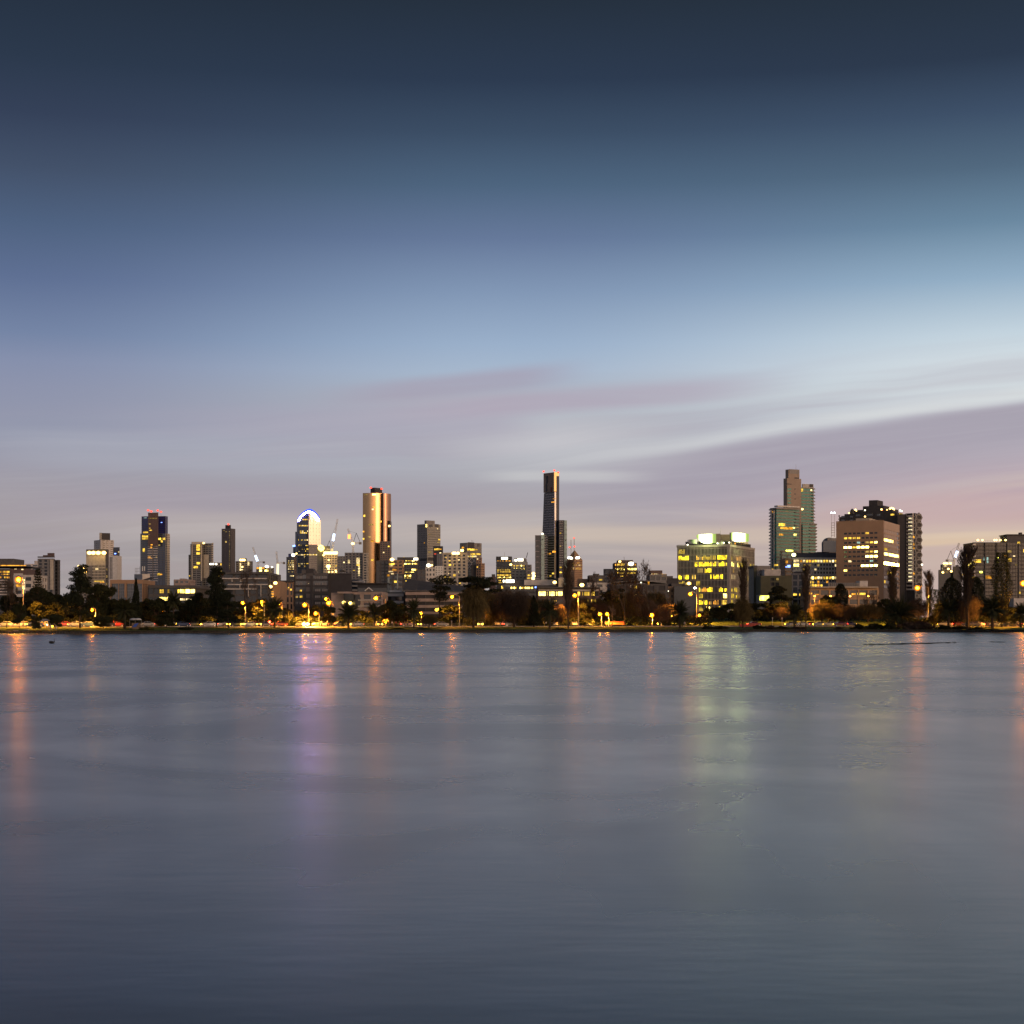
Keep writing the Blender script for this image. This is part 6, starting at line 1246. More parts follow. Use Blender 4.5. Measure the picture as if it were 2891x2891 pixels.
TREES = [
# kind, px, ytop, width, s, variant, label
('bare', 18, 1628, 80, 26, 0, 'tangled brown bare tree at the left edge of the far bank'),
('broad', 55, 1702, 40, 22, 2, 'small round dark tree with trunk shadow under the tall street lamp'),
('norfolk', 107, 1600, 56, 60, 0, 'tall tiered pine with open top poking above the left tree line'),
('broad', 118, 1652, 116, 70, 0, 'wide dark domed tree under the tiered pine'),
('olive', 122, 1688, 100, 52, 0, 'tree lit bright orange from below by a street lamp on the left'),
('olive', 166, 1700, 60, 56, 1, 'smaller tree catching orange lamp light beside the wide domed tree'),
('broad', 100, 1736, 36, 12, 3, 'low dark bush-like tree just behind the two moored boats'),
('broad', 157, 1733, 48, 14, 2, 'low dark bush-like tree behind the single white boat'),
('pine', 226, 1600, 108, 24, 0, 'largest dark pine, rising below the beige grid tower'),
('broad', 262, 1632, 86, 60, 3, 'dark leafy tree filling the gap right of the largest pine'),
('broad', 302, 1650, 70, 66, 0, 'dark leafy tree left of the tan hall with glass bays'),
('broad', 290, 1738, 62, 16, 2, 'low broad dark bush tree right of the largest pine trunk'),
('palm', 352, 1688, 70, 20, 0, 'dark date palm left of the pavilion with blue banner'),
('broad', 330, 1700, 60, 64, 1, 'dark round tree behind the date palm by the pavilion'),
('cypress', 384, 1634, 42, 30, 0, 'pointed dark cypress in front of the tan hall'),
('broad', 440, 1688, 84, 44, 2, 'dark tree right of the pointed cypress'),
('broad', 470, 1730, 70, 30, 3, 'low dark tree in front of the civic building windows'),
('slim_palm', 490, 1669, 52, 40, 0, 'slim palm in front of the long civic building'),
('broad', 556, 1668, 74, 46, 0, 'dark tree with bare limbs at its foot, below the cream-framed tower'),
('broad', 520, 1700, 60, 60, 3, 'dark filler tree right of the slim palm'),
('pine', 612, 1609, 92, 34, 1, 'second large pine, its ragged top under the slim dark tower'),
('spread', 645, 1678, 84, 24, 0, 'cedar with layered drooping boughs right of the second large pine'),
('bare', 696, 1592, 84, 40, 1, 'tall bare tree in front of the white-slabbed apartments'),
('broad', 742, 1690, 66, 50, 1, 'dark round tree behind the red signal light'),
('palm', 776, 1688, 62, 22, 1, 'shaggy palm right of the red signal light'),
('palm', 815, 1722, 28, 54, 0, 'small palm lit yellow by the street lamps'),
('olive', 848, 1716, 52, 58, 0, 'olive tree lit from the road below the charcoal building'),
('olive', 880, 1708, 54, 62, 1, 'second lit olive tree under the ribbed window grid'),
('broad', 806, 1742, 22, 46, 2, 'small round tree left of the brightest headlights'),
('broad', 927, 1706, 52, 40, 3, 'dark tree beside the paired street lamps'),
('palm', 984, 1696, 66, 18, 2, 'big dark round-headed palm below the pink apartments'),
('palm', 1056, 1702, 54, 36, 0, 'brownish palm in front of the pink apartments right wing'),
('broad', 1108, 1690, 72, 40, 0, 'dark tree right of the tall bare lamp post'),
('broad', 1138, 1700, 50, 46, 3, 'dark tree joining the slim-trunked palm on its left'),
('palm', 1168, 1690, 48, 20, 1, 'slim-trunked palm in front of the banded parking building'),
('willow', 1211, 1735, 46, 22, 0, 'small weeping tree lit yellow by the path lamp'),
('open_pine', 1238, 1630, 100, 66, 0, 'open wind-shaped pine with bare limbs over the parking building'),
('broad', 1270, 1706, 66, 54, 2, 'dark thicket tree behind the small weeping tree'),
('cedar', 1345, 1634, 132, 70, 0, 'broad dark umbrella tree below the brown faceted tower'),
('willow', 1335, 1664, 84, 24, 2, 'olive-brown bare willow under the broad umbrella tree'),
('willow', 1392, 1690, 60, 40, 0, 'lower bare willow between the two largest willows'),
('willow', 1450, 1662, 108, 30, 1, 'widest bare willow, below the white-signed low building'),
('cypress', 1507, 1682, 56, 34, 1, 'dark conical tree right of the widest willow'),
('olive', 1476, 1732, 30, 50, 0, 'small tree lit amber at the foot of the widest willow'),
('olive', 1516, 1728, 34, 52, 1, 'small tree glowing orange left of the central palm'),
('palm', 1552, 1692, 62, 10, 1, 'central date palm standing on the grass bank'),
('willow', 1578, 1706, 46, 48, 1, 'thin brown willow right of the central palm'),
('bare_poplar', 1604, 1592, 36, 14, 0, 'tall narrow bare poplar below the pyramid-roofed tower'),
('broad', 1655, 1698, 54, 50, 3, 'dark tree under the school windows'),
('bare', 1672, 1612, 56, 70, 2, 'thin bare tree rising in front of the school building'),
('cedar', 1727, 1668, 76, 56, 1, 'dark flat-topped umbrella tree above the pale branching tree'),
('pale_bare', 1729, 1706, 48, 26, 0, 'pale branching bare tree lit by two street lamps'),
('bare', 1764, 1584, 116, 44, 0, 'wide bare tree below the octagonal office block'),
('bare', 1838, 1575, 128, 42, 1, 'widest bare tree, left of the finned office block'),
('bare', 1800, 1650, 90, 60, 2, 'low dense bare tree between the two wide bare trees'),
('willow', 1868, 1712, 56, 56, 1, 'brown bushy tree left of the finned block palm'),
('palm', 1920, 1690, 62, 12, 2, 'round-headed palm in front of the finned dark half of the beige block'),
('slim_palm', 1995, 1712, 18, 96, 0, 'tiny thin palm against the finned office block'),
('broad', 1985, 1724, 56, 100, 3, 'dark tree at the left foot of the finned office block'),
('broad', 2030, 1712, 64, 110, 0, 'dark tree at the middle foot of the finned office block'),
('broad', 2064, 1702, 60, 112, 2, 'taller dark tree under the corner of the finned office block'),
('willow', 1965, 1736, 70, 98, 1, 'low reddish bare thicket left of the finned office block'),
('bare_poplar', 2098, 1592, 24, 16, 1, 'thin bare poplar in front of the finned office block right face'),
('willow', 2096, 1690, 58, 15, 2, 'shaggy brown willow skirt around the foot of the thin poplar'),
('broad', 2130, 1700, 66, 108, 0, 'dark tree right of the finned office block'),
('broad', 2172, 1698, 60, 106, 3, 'dark tree under the lime-lit window'),
('spread', 2204, 1661, 92, 110, 0, 'spreading flat-boughed tree across the lime-lit window'),
('palm', 2243, 1696, 60, 12, 2, 'shaggy dark palm with hanging skirt beside the bright road'),
('willow', 2215, 1714, 70, 104, 1, 'brown thicket behind the shaggy dark palm'),
('bare_poplar', 2275, 1602, 26, 14, 1, 'thin bare poplar in front of the cream office block'),
('dark_cypress', 2374, 1648, 66, 112, 0, 'dark conical tree left of the orange-lit clinic'),
('broad', 2340, 1680, 60, 108, 2, 'dark shoulder tree left of the conical tree'),
('willow', 2318, 1702, 76, 100, 2, 'brown bushy thicket under the clinic left end'),
('willow', 2388, 1706, 90, 98, 1, 'brown bushy thicket under the middle of the clinic'),
('bare', 2452, 1664, 64, 104, 2, 'bare tree at the right end of the orange-lit clinic'),
('willow', 2450, 1706, 80, 98, 2, 'dark olive thicket at the right end of the clinic'),
('broad', 2500, 1690, 50, 106, 1, 'dark tree behind the pale shed roof'),
('bare_poplar', 2520, 1606, 34, 100, 0, 'bare poplar in front of the hospital side wall'),
('dragon', 2538, 1674, 90, 30, 0, 'large spiky fan-shaped palm right of the pale shed'),
('willow', 2592, 1690, 70, 96, 1, 'bare thicket behind the lamp right of the spiky palm'),
('bare_poplar', 2622, 1620, 28, 92, 0, 'bare poplar just right of the orange street lamp'),
('poplar', 2637, 1664, 40, 44, 0, 'column of leaves lit orange beside the tall lamp post'),
('dark_cypress', 2686, 1630, 86, 62, 1, 'dark broad cypress left of the tall bare poplar'),
('dark_cypress', 2756, 1630, 78, 64, 0, 'dark broad cypress right of the tall bare poplar'),
('palm', 2678, 1688, 68, 26, 0, 'dark palm in front of the left broad cypress'),
('bare_poplar', 2731, 1556, 52, 24, 0, 'tallest bare poplar, between the two broad cypresses'),
('willow', 2735, 1672, 66, 30, 1, 'brown bare brush around the foot of the tallest poplar'),
('palm', 2802, 1684, 86, 14, 1, 'largest palm on the right, hanging fronds over the road'),
('poplar', 2828, 1560, 66, 34, 0, 'tall leafy olive poplar in front of the right-edge apartments'),
('palm', 2882, 1698, 70, 26, 2, 'palm cut by the right edge of the view'),
('broad', 2868, 1712, 60, 56, 3, 'dark tree behind the right-edge palm'),
('bare', 2470, 1690, 40, 108, 0, 'small bare tree beside the hospital corner'),
# behind the camera's field edges, for a step to the side
('broad', -60, 1660, 110, 50, 1, 'dark tree beyond the left edge of the view'),
('broad', 2960, 1680, 110, 50, 0, 'dark tree beyond the right edge of the view'),
('broad', 196, 1690, 70, 68, 2, 'dark tree filling behind the largest pine, left side'), ('broad', 240, 1712, 60, 58, 0, 'dark low tree behind the largest pine trunk'),
('broad', 372, 1706, 60, 66, 3, 'dark tree behind the pointed cypress'), ('broad', 412, 1690, 50, 68, 1, 'dark tree between the cypress and the civic building windows'), ('broad', 585, 1700, 70, 64, 0, 'dark tree between the cream-framed tower and second large pine'),
('broad', 640, 1716, 70, 62, 2, 'dark low tree behind the layered cedar'), ('broad', 716, 1714, 60, 64, 3, 'dark low tree behind the tall bare tree'), ('broad', 1010, 1722, 60, 66, 1, 'dark low tree right of the big round-headed palm'), ('broad', 1085, 1706, 50, 64, 2, 'dark tree behind the bare lamp post'),
('willow', 1375, 1676, 74, 62, 2, 'grey bare tree joining the two largest willows'), ('willow', 1420, 1680, 70, 64, 0, 'brown bare tree behind the widest willow'), ('willow', 1490, 1690, 66, 66, 2, 'brown bare thicket behind the conical tree'), ('willow', 1540, 1702, 60, 66, 1, 'brown bare thicket behind the central palm'),
('willow', 1630, 1694, 70, 64, 2, 'brown bare thicket behind the tall lamp by the poplar'), ('willow', 1690, 1700, 70, 64, 1, 'brown bare thicket under the flat-topped umbrella tree'), ('willow', 1760, 1690, 90, 66, 2, 'brown bare thicket under the wide bare tree'), ('willow', 1815, 1686, 90, 68, 1, 'brown bare thicket under the widest bare tree'),
('bare', 1782, 1600, 90, 64, 2, 'faint bare tree between the two wide bare trees'), ('willow', 2545, 1704, 80, 108, 2, 'dark brown thicket behind the spiky palm'), ('broad', 2656, 1700, 60, 70, 0, 'dark low tree between the orange-lit column and left cypress'), ('broad', 2720, 1690, 70, 70, 2, 'dark low tree behind the tallest poplar foot'),
('broad', 2790, 1700, 60, 66, 1, 'dark low tree behind the largest right palm'), ('broad', 2840, 1706, 60, 66, 3, 'dark low tree right of the tall leafy poplar'),
] + [('broad', px, yt, 64, 78 + (px % 3) * 6, px % 4, 'dark crown in the unbroken tree belt left of the charcoal building') for px, yt in ((30, 1676), (75, 1690), (150, 1672), (205, 1668), (285, 1682), (345, 1692), (405, 1698), (462, 1696), (515, 1690), (540, 1700), (592, 1684), (660, 1694), (705, 1700), (752, 1698), (795, 1714))
] + [('willow', px, yt, 74, 80 + (px % 3) * 6, px % 3, 'grey-brown bare crown in the thicket belt below the skyline centre') for px, yt in ((1405, 1668), (1480, 1676), (1530, 1690), (1640, 1688), (1700, 1690), (1745, 1672), (1790, 1668), (1850, 1672), (1885, 1700))
] + [
# bank
('shrub', 1995, 1765, 50, 5, 0, 'low dark shrub mound on the bank below the finned office block'),
('shrub', 2032, 1766, 60, 5, 1, 'second low shrub mound, right half of the finned block bank'),
('shrub', 1988, 1758, 14, 7, 0, 'small upright shrub on top of the bank mound'),
('reeds', 1580, 1773, 60, 4, 1, 'brown reed tuft at the foot of the central palm'),
('reeds', 1640, 1774, 70, 4, 0, 'reed tuft right of the narrow bare poplar'),
('reeds', 1700, 1776, 50, 4, 1, 'thin reed tuft below the pale branching tree'),
('reeds', 1940, 1774, 60, 4, 0, 'reed tuft at the foot of the finned block palm'),
('shrub', 2140, 1763, 46, 5, 0, 'shrub on the bank right of the willow skirt'),
('shrub', 2172, 1764, 50, 5, 2, 'brown shrub on the bank under the two short path posts'),
('shrub', 2208, 1766, 52, 5, 1, 'olive shrub at the left of the shaggy dark palm foot'),
('shrub', 2252, 1768, 60, 4, 2, 'low brown shrub at the shaggy dark palm foot'),
('shrub', 2369, 1768, 38, 4, 2, 'isolated round shrub on the bank before the long hedge'),
('shrub', 2420, 1760, 66, 5, 0, 'first dark shrub at the left end of the long bank hedge'),
('shrub', 2468, 1757, 70, 5, 1, 'second shrub of the long bank hedge'),
('shrub', 2518, 1757, 72, 5, 0, 'shrub of the bank hedge below the spiky palm'),
('shrub', 2566, 1752, 74, 6, 2, 'tall brown shrub of the bank hedge'),
('shrub', 2612, 1755, 70, 5, 2, 'brown shrub of the bank hedge at the tall lamp post'),
('shrub', 2660, 1762, 70, 5, 0, 'low shrub of the bank hedge below the left broad cypress'),
('shrub', 2708, 1766, 70, 5, 1, 'low olive shrub below the tallest poplar'),
('shrub', 2756, 1768, 66, 5, 2, 'last brown shrub at the right end of the bank hedge'),
('reeds', 2596, 1750, 90, 8, 1, 'dry pale reeds rising behind the bank hedge'),
('reeds', 2800, 1774, 50, 4, 0, 'reed tuft below the largest right palm'),
('shrub', 1120, 1772, 60, 8, 1, 'flat shrub on the bank left of the slim-trunked palm'),
('shrub', 1190, 1773, 60, 7, 0, 'flat dark shrub at the slim-trunked palm foot'),
('shrub', 530, 1768, 60, 8, 0, 'low dark shrub on the left bank below the cream-framed tower'),
('shrub', 412, 1768, 50, 8, 1, 'low shrub right of the pavilion'),
]
for k_, px, yt, wp, s, v, lb in TREES: plant(k_, px, yt - (4 if k_ in ('palm', 'dragon') else 0), wp * (1.12 if k_ in ('palm', 'dragon') else 1), s, lb, v)
# unlit undergrowth behind the road: one uneven mass nobody could count
r = random.Random(77); w = MB()
def under(a, b, s0, s1, h0, h1, n):
    for _ in range(n):
        px = r.uniform(a, b); s = r.uniform(s0, s1); hh = (h0 + (h1 - h0) * (.5 + .5 * math.sin(px * .043) * math.sin(px * .0171 + 1))) * r.random() ** .7
        leaf(w, G3(px, s, hh), .42, r)
under(-150, 880, 50, 62, 1.6, 4.4, 15000); under(880, 2010, 52, 66, 1.4, 3.8, 13000); under(1985, 2560, 116, 128, 2.2, 5.0, 9000); under(2500, 3050, 52, 66, 1.8, 4.4, 8000)
o = w.build('undergrowth', leaf_d); o['kind'] = 'stuff'
for p_ in PROT:                                      # patterns never planted
    if 'label' not in p_:
        for ch in list(p_.children): bpy.data.objects.remove(ch)
        bpy.data.objects.remove(p_)
# ------------------------------------------------------------------ lamps, cars, people, boats, small things
galv = mat('galvanised_steel', (.26, .25, .22), .5, .15, 1, .5)
SOD = glow_mat('sodium_lamp', (1, .25, .0012), 560); SHD = glow_mat('sodium_diffuser', (1, .30, .012), 1.5)
WHL = glow_mat('white_lamp', (1, .92, .72), 60); WH2 = glow_mat('small_white_lamp', (1, .92, .75), 12)
def halo_mat(name, rgb, k, f):                         # see-through glowing shell, added to imitate the halo round a lamp
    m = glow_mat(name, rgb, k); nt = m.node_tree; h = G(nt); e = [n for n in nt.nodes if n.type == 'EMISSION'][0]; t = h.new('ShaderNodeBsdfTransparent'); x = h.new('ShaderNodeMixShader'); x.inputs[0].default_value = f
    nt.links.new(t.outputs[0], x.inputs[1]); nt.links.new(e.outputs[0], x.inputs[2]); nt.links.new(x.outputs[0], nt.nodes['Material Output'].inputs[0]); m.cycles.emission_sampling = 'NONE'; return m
GLB = halo_mat('sodium_halo', (1, .27, .010), 1.5, .38); GLW = halo_mat('white_halo', (1, .9, .7), 1.0, .2)
def street_lamp(px, py, s, label, pole_px=None, r=.40, hot=None, lit=True, group='street lamps along the lakeside road', power=0):
    """pole, outreach arm, lantern housing, and the lamp inside an added halo shell"""
    D = shore(px) + s; head = P(px, py, D); base = P(pole_px if pole_px is not None else px + 10, HY, D); base.z = gz(s)
    root = thing('street_lamp', label, 'street lamp', base, 0, group); L = base
    m = MB(); top = Vector((base.x, base.y, head.z + .25)); m.tube(base - Vector((0, 0, .3)), top, .15, .09, 8, cap=True); m.tube(base, base + Vector((0, 0, .9)), .2, .18, 8, cap=True); m.build('pole', galv, root, local=L)
    m = MB(); q = Vector((head.x, head.y, head.z + .55)); mid = top.lerp(q, .5) + Vector((0, 0, .25))
    m.tube(top - Vector((0, 0, .1)), mid, .07, .06, 6); m.tube(mid, q, .06, .05, 6, cap=True); m.build('arm', galv, root, local=L)
    k = r / .40
    m = MB(); m.ball((head.x, head.y, head.z + .55 * k), .5 * k, .5 * k, .3 * k, 0, 14, 5, 0, .5); hd = m.build('lamp_head', galv, root, local=L)
    if lit:
        m = MB(); m.ball((head.x, head.y, head.z), r * 1.8, r * 1.8, r * 1.75, 0, 16, 9); m.build('halo_shell', GLB if not hot or hot is SOD else GLW, root, local=L, smooth=True)
        m = MB(); m.ball((head.x, head.y, head.z), r * .8, r * .8, r * .75, 0, 10, 7); m.build('bulb', hot or SOD, root, local=L)
        if power:                                    # the lantern's reflector throws most of its light down on the road and bank
            li = bpy.data.lights.new('lamp_light', 'SPOT'); li.energy = power; li.color = (1, .37, .035); li.spot_size = R(160); li.spot_blend = .18; li.shadow_soft_size = .3
            lo_ = bpy.data.objects.new('lamp_light', li); COL.objects.link(lo_); lo_.parent = root; lo_.location = head - L + Vector((0, 0, -r * 2.3))
    return root
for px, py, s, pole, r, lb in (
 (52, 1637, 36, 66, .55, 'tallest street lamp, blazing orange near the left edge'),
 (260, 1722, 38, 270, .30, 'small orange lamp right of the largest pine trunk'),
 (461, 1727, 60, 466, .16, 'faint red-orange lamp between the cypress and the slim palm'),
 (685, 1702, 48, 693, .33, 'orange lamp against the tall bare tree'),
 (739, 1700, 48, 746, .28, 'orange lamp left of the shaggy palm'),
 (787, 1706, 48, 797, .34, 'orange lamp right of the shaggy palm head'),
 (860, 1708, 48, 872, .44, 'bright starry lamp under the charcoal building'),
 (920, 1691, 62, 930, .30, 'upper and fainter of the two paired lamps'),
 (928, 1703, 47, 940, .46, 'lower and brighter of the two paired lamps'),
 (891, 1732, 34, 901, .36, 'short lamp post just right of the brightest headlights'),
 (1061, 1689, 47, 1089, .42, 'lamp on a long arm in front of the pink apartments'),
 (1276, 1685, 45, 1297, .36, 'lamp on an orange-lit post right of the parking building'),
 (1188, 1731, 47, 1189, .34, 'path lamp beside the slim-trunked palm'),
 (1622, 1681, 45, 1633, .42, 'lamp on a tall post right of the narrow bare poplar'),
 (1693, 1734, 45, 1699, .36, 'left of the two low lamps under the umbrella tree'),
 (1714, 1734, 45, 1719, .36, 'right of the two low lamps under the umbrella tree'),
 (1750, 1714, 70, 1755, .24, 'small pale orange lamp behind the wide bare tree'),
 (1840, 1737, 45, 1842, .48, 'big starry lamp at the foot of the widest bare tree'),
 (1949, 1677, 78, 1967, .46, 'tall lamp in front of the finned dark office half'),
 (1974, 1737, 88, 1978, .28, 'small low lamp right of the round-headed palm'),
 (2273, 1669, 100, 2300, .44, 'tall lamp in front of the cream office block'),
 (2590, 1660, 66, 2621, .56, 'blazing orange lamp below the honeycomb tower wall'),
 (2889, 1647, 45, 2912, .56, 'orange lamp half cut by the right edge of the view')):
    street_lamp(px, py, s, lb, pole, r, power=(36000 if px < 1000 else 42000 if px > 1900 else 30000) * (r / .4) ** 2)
SOD2 = glow_mat('small_sodium_lamp', (1, .34, .004), 110)
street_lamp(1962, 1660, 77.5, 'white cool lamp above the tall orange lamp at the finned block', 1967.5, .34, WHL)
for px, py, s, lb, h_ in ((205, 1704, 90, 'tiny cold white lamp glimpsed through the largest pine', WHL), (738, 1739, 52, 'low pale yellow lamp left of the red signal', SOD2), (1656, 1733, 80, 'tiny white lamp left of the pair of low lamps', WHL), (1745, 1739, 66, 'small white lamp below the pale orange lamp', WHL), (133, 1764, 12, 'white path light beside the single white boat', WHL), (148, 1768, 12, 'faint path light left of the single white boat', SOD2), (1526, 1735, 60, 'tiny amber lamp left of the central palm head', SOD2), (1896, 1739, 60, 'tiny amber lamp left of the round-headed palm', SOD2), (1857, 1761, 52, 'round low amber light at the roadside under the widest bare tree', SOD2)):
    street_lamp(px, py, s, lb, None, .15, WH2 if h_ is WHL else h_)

# traffic signal with a red light
b0 = G3(762, 44); b0.x = P(762, HY, b0.y).x
t = thing('traffic_light', 'traffic signal showing red beside the shaggy palm', 'traffic light', b0); m = MB(); m.tube(b0 - Vector((0, 0, .2)), b0 + Vector((0, 0, 3.6)), .08, .07, 8, cap=True); m.build('pole', black_m, t, local=b0)
m = MB(); z = P(762, 1757, b0.y).z; m.box(b0.x - .22, b0.x + .22, b0.y - .5, b0.y - .15, z - .75, z + .35); m.build('signal_head', black_m, t, local=b0)
m = MB(); m.ball((b0.x, b0.y - .52, z + .1), .26, .12, .26, 0, 12, 8); m.build('red_light', glow_mat('red_signal', (1, .05, .02), 40), t, local=b0)

# cars: body with shaped cabin, glazing, wheels with tyres and rims, head and tail lamps
HL = glow_mat('headlight', (1, .55, .03), 40); TL = glow_mat('tail_light', (1, .05, .02), 30)
tyre = mat('tyre_rubber', (.015, .015, .015), .9); rim_m = mat('alloy_rim', (.5, .5, .5), .35, metal=.8); carglass = glass('car_glass', (.02, .022, .025), .08)
def paint(n, c): return mat(n, c, .3, .03, .3, spec=.6)
PA = [paint('white_paint', (.62, .62, .6)), paint('silver_paint', (.35, .36, .37)), paint('black_paint', (.02, .02, .022)), paint('red_paint', (.28, .02, .015)), paint('blue_paint', (.03, .06, .16))]
def car_proto(pm, lights=True):
    root = bpy.data.objects.new('parked_car', None); COL.objects.link(root)
    pr = [(-2.2, .32), (-2.2, .78), (-2.0, .92), (-1.25, 1.0), (-.55, 1.42), (.75, 1.45), (1.55, 1.02), (2.15, .95), (2.25, .6), (2.22, .32)]     # side profile, +x is the tail
    m = MB(); n = len(pr)
    for sgn in (-1, 1):
        for x, z in pr: m.v.append((x, sgn * (.86 if z < 1.03 else .66), z))
    for i in range(n):
        j = (i + 1) % n; m.f.append((i, n + i, n + j, j)); m.mi.append(0)
    m.f.append(tuple(range(n))); m.f.append(tuple(n + i for i in reversed(range(n)))); m.mi += [0, 0]; m.build('body', pm, root)
    m = MB()
    for sgn in (-1, 1):
        q = lambda x, z: (x, sgn * (.88 - (z - 1.02) * .5), z); m.quad(q(-1.1, 1.06), q(.05, 1.06), q(.05, 1.38), q(-.5, 1.38)); m.quad(q(.12, 1.06), q(1.35, 1.06), q(.75, 1.38), q(.12, 1.38))
    m.quad((-1.24, -.72, 1.04), (-1.24, .72, 1.04), (-.6, .6, 1.42), (-.6, -.6, 1.42)); m.quad((1.5, -.72, 1.08), (.82, -.6, 1.44), (.82, .6, 1.44), (1.5, .72, 1.08)); m.build('window', carglass, root)
    for x in (-1.38, 1.35):
        for sgn in (-1, 1):
            w = MB(); w.tube((x, sgn * .72, .32), (x, sgn * .90, .32), .32, .32, 16, cap=True); wo = w.build('wheel', tyre, root); w = MB(); w.tube((x, sgn * .88, .32), (x, sgn * .915, .32), .2, .19, 12, cap=True); w.build('rim', rim_m, wo)
    for sgn in (-1, 1):
        w = MB(); w.ball((-2.17, sgn * .62, .68), .10, .2, .12, 0, 10, 6); w.build('headlight', HL if lights else carglass, root)
        w = MB(); w.box(2.16, 2.27, sgn * .66 - .14, sgn * .66 + .14, .70, .86); w.build('tail_light', TL if lights else carglass, root)
    return root
CARP = [car_proto(p_) for p_ in PA]; CPAR = car_proto(PA[0], False)
CUSED = set()
def car(px, s, k, rz, label, group='cars on the lakeside road'):
    src = CARP[k] if k is not None else CPAR; g0 = G3(px, s, .03)
    d = G3(px + 20, s) - G3(px - 20, s); rz += math.atan2(d.y, d.x)
    if src.name not in CUSED:
        CUSED.add(src.name); src.location = g0; src.rotation_euler = (0, 0, rz); return tag(src, label, 'car', group)
    return clone(src, g0, rz, (1, 1, 1), label, 'car', group)
for i, (px, s, k, rz, lb) in enumerate((
 (853, 36.5, 0, R(84), 'white car with blazing headlights turned towards the lake, below the charcoal building'),
 (18, 39, 1, 0, 'silver car driving left at the left edge of the road'), (70, 42, 2, R(180), 'black car under the tallest street lamp'),
 (215, 39, 0, 0, 'white car driving left behind the largest pine trunk'), (246, 39, 4, R(25), 'blue car with bright headlights right of the largest pine trunk'), (330, 42, 3, R(180), 'red car passing behind the pavilion palm'),
 (478, 39, 1, 0, 'silver car behind the slim palm trunk'), (548, 42, 2, R(180), 'black car below the cream-framed tower'), (590, 39, 0, 0, 'white car below the second large pine'),
 (745, 39, 4, R(30), 'blue car with round headlight glare left of the red signal'), (790, 42, 3, R(180), 'red car between the red signal and the brightest headlights'), (905, 39, 1, 0, 'silver car right of the brightest headlights'), (960, 42, 2, R(180), 'black car left of the big round-headed palm'),
 (1005, 39, 0, 0, 'white car right of the big round-headed palm'), (1068, 39, 1, R(70), 'silver car facing the lake with white glare beneath the long-arm lamp'),
 (1150, 42, 3, R(180), 'red car left of the slim-trunked palm'), (1357, 39, 0, R(66), 'white car with glaring headlights under the olive-brown willow'),
 (1440, 42, 2, R(180), 'black car below the widest willow'), (2130, 42, 3, R(180), 'red car right of the willow skirt'), (2236, 39, 1, 0, 'silver car behind the shaggy dark palm trunk'),
 (2290, 42, 2, R(180), 'black car below the cream office block'), (2345, 39, 0, 0, 'white car left of the isolated round shrub'), (2400, 42, 4, R(180), 'blue car at the left end of the bank hedge'),
 (2668, 39, 1, 0, 'silver car below the left broad cypress'), (2712, 42, 3, R(180), 'red car left of the tallest poplar foot'), (2760, 39, 0, 0, 'white car right of the tallest poplar foot'), (2785, 42, 2, R(180), 'black car left of the largest right palm'),
 (-20, 42, 3, R(180), 'red car entering at the left edge of the road'), (48, 39, 0, R(22), 'white car with glaring lights left of the tallest street lamp pole'), (98, 39, 4, R(20), 'blue car behind the two moored boats'), (128, 42, 1, R(180), 'silver car behind the small grey-roofed shelter'), (180, 39, 3, R(18), 'red car with lit headlights right of the single white boat'),
 (280, 42, 1, R(200), 'silver car right of the small orange lamp'), (300, 39, 2, R(24), 'black car with glaring headlights left of the pavilion palm'), (412, 39, 0, R(20), 'white car with headlights just right of the pavilion'), (445, 42, 3, R(180), 'red car below the faint red-orange lamp'), (512, 39, 4, R(22), 'blue car with headlights below the long civic building'), (625, 42, 1, R(180), 'silver car below the layered cedar'), (662, 39, 2, R(24), 'black car with headlights left of the tall bare tree'), (702, 39, 0, R(26), 'white car with glaring headlights at the tall bare tree foot'), (722, 42, 3, R(180), 'red car right of the tall bare tree foot'),
 (1200, 39, 0, R(20), 'white car behind the small weeping tree'), (1245, 42, 1, R(180), 'silver car left of the orange-lit post'), (2265, 39, 0, R(18), 'white car with headlights right of the shaggy dark palm'), (2315, 39, 1, R(16), 'silver car with headlights on the bright road, left half'), (2372, 39, 3, R(18), 'red car with headlights on the bright road, right half'), (2738, 39, 4, R(20), 'blue car with headlights at the tallest poplar foot'), (2815, 39, 0, R(18), 'white car with headlights below the largest right palm'), (2862, 39, 2, R(20), 'black car with headlights near the right edge'),
 (2845, 39, 4, 0, 'blue car right of the largest right palm'), (2878, 42, 1, R(180), 'silver car at the right edge of the road'))): car(px, s, k, rz, lb)
for px, s, lb in ((1405, 52, 'parked white car, left of two below the bare willows'), (1425, 52, 'parked white car, right of two below the bare willows'), (1620, 52, 'parked pale car right of the narrow bare poplar'), (1660, 52, 'parked pale car left of the pair of low lamps'), (1566, 54, 'parked pale car right of the central palm'), (700, 54, 'parked pale car below the tall bare tree')):
    car(px, s, None, R(80), lb, 'cars parked beyond the road')

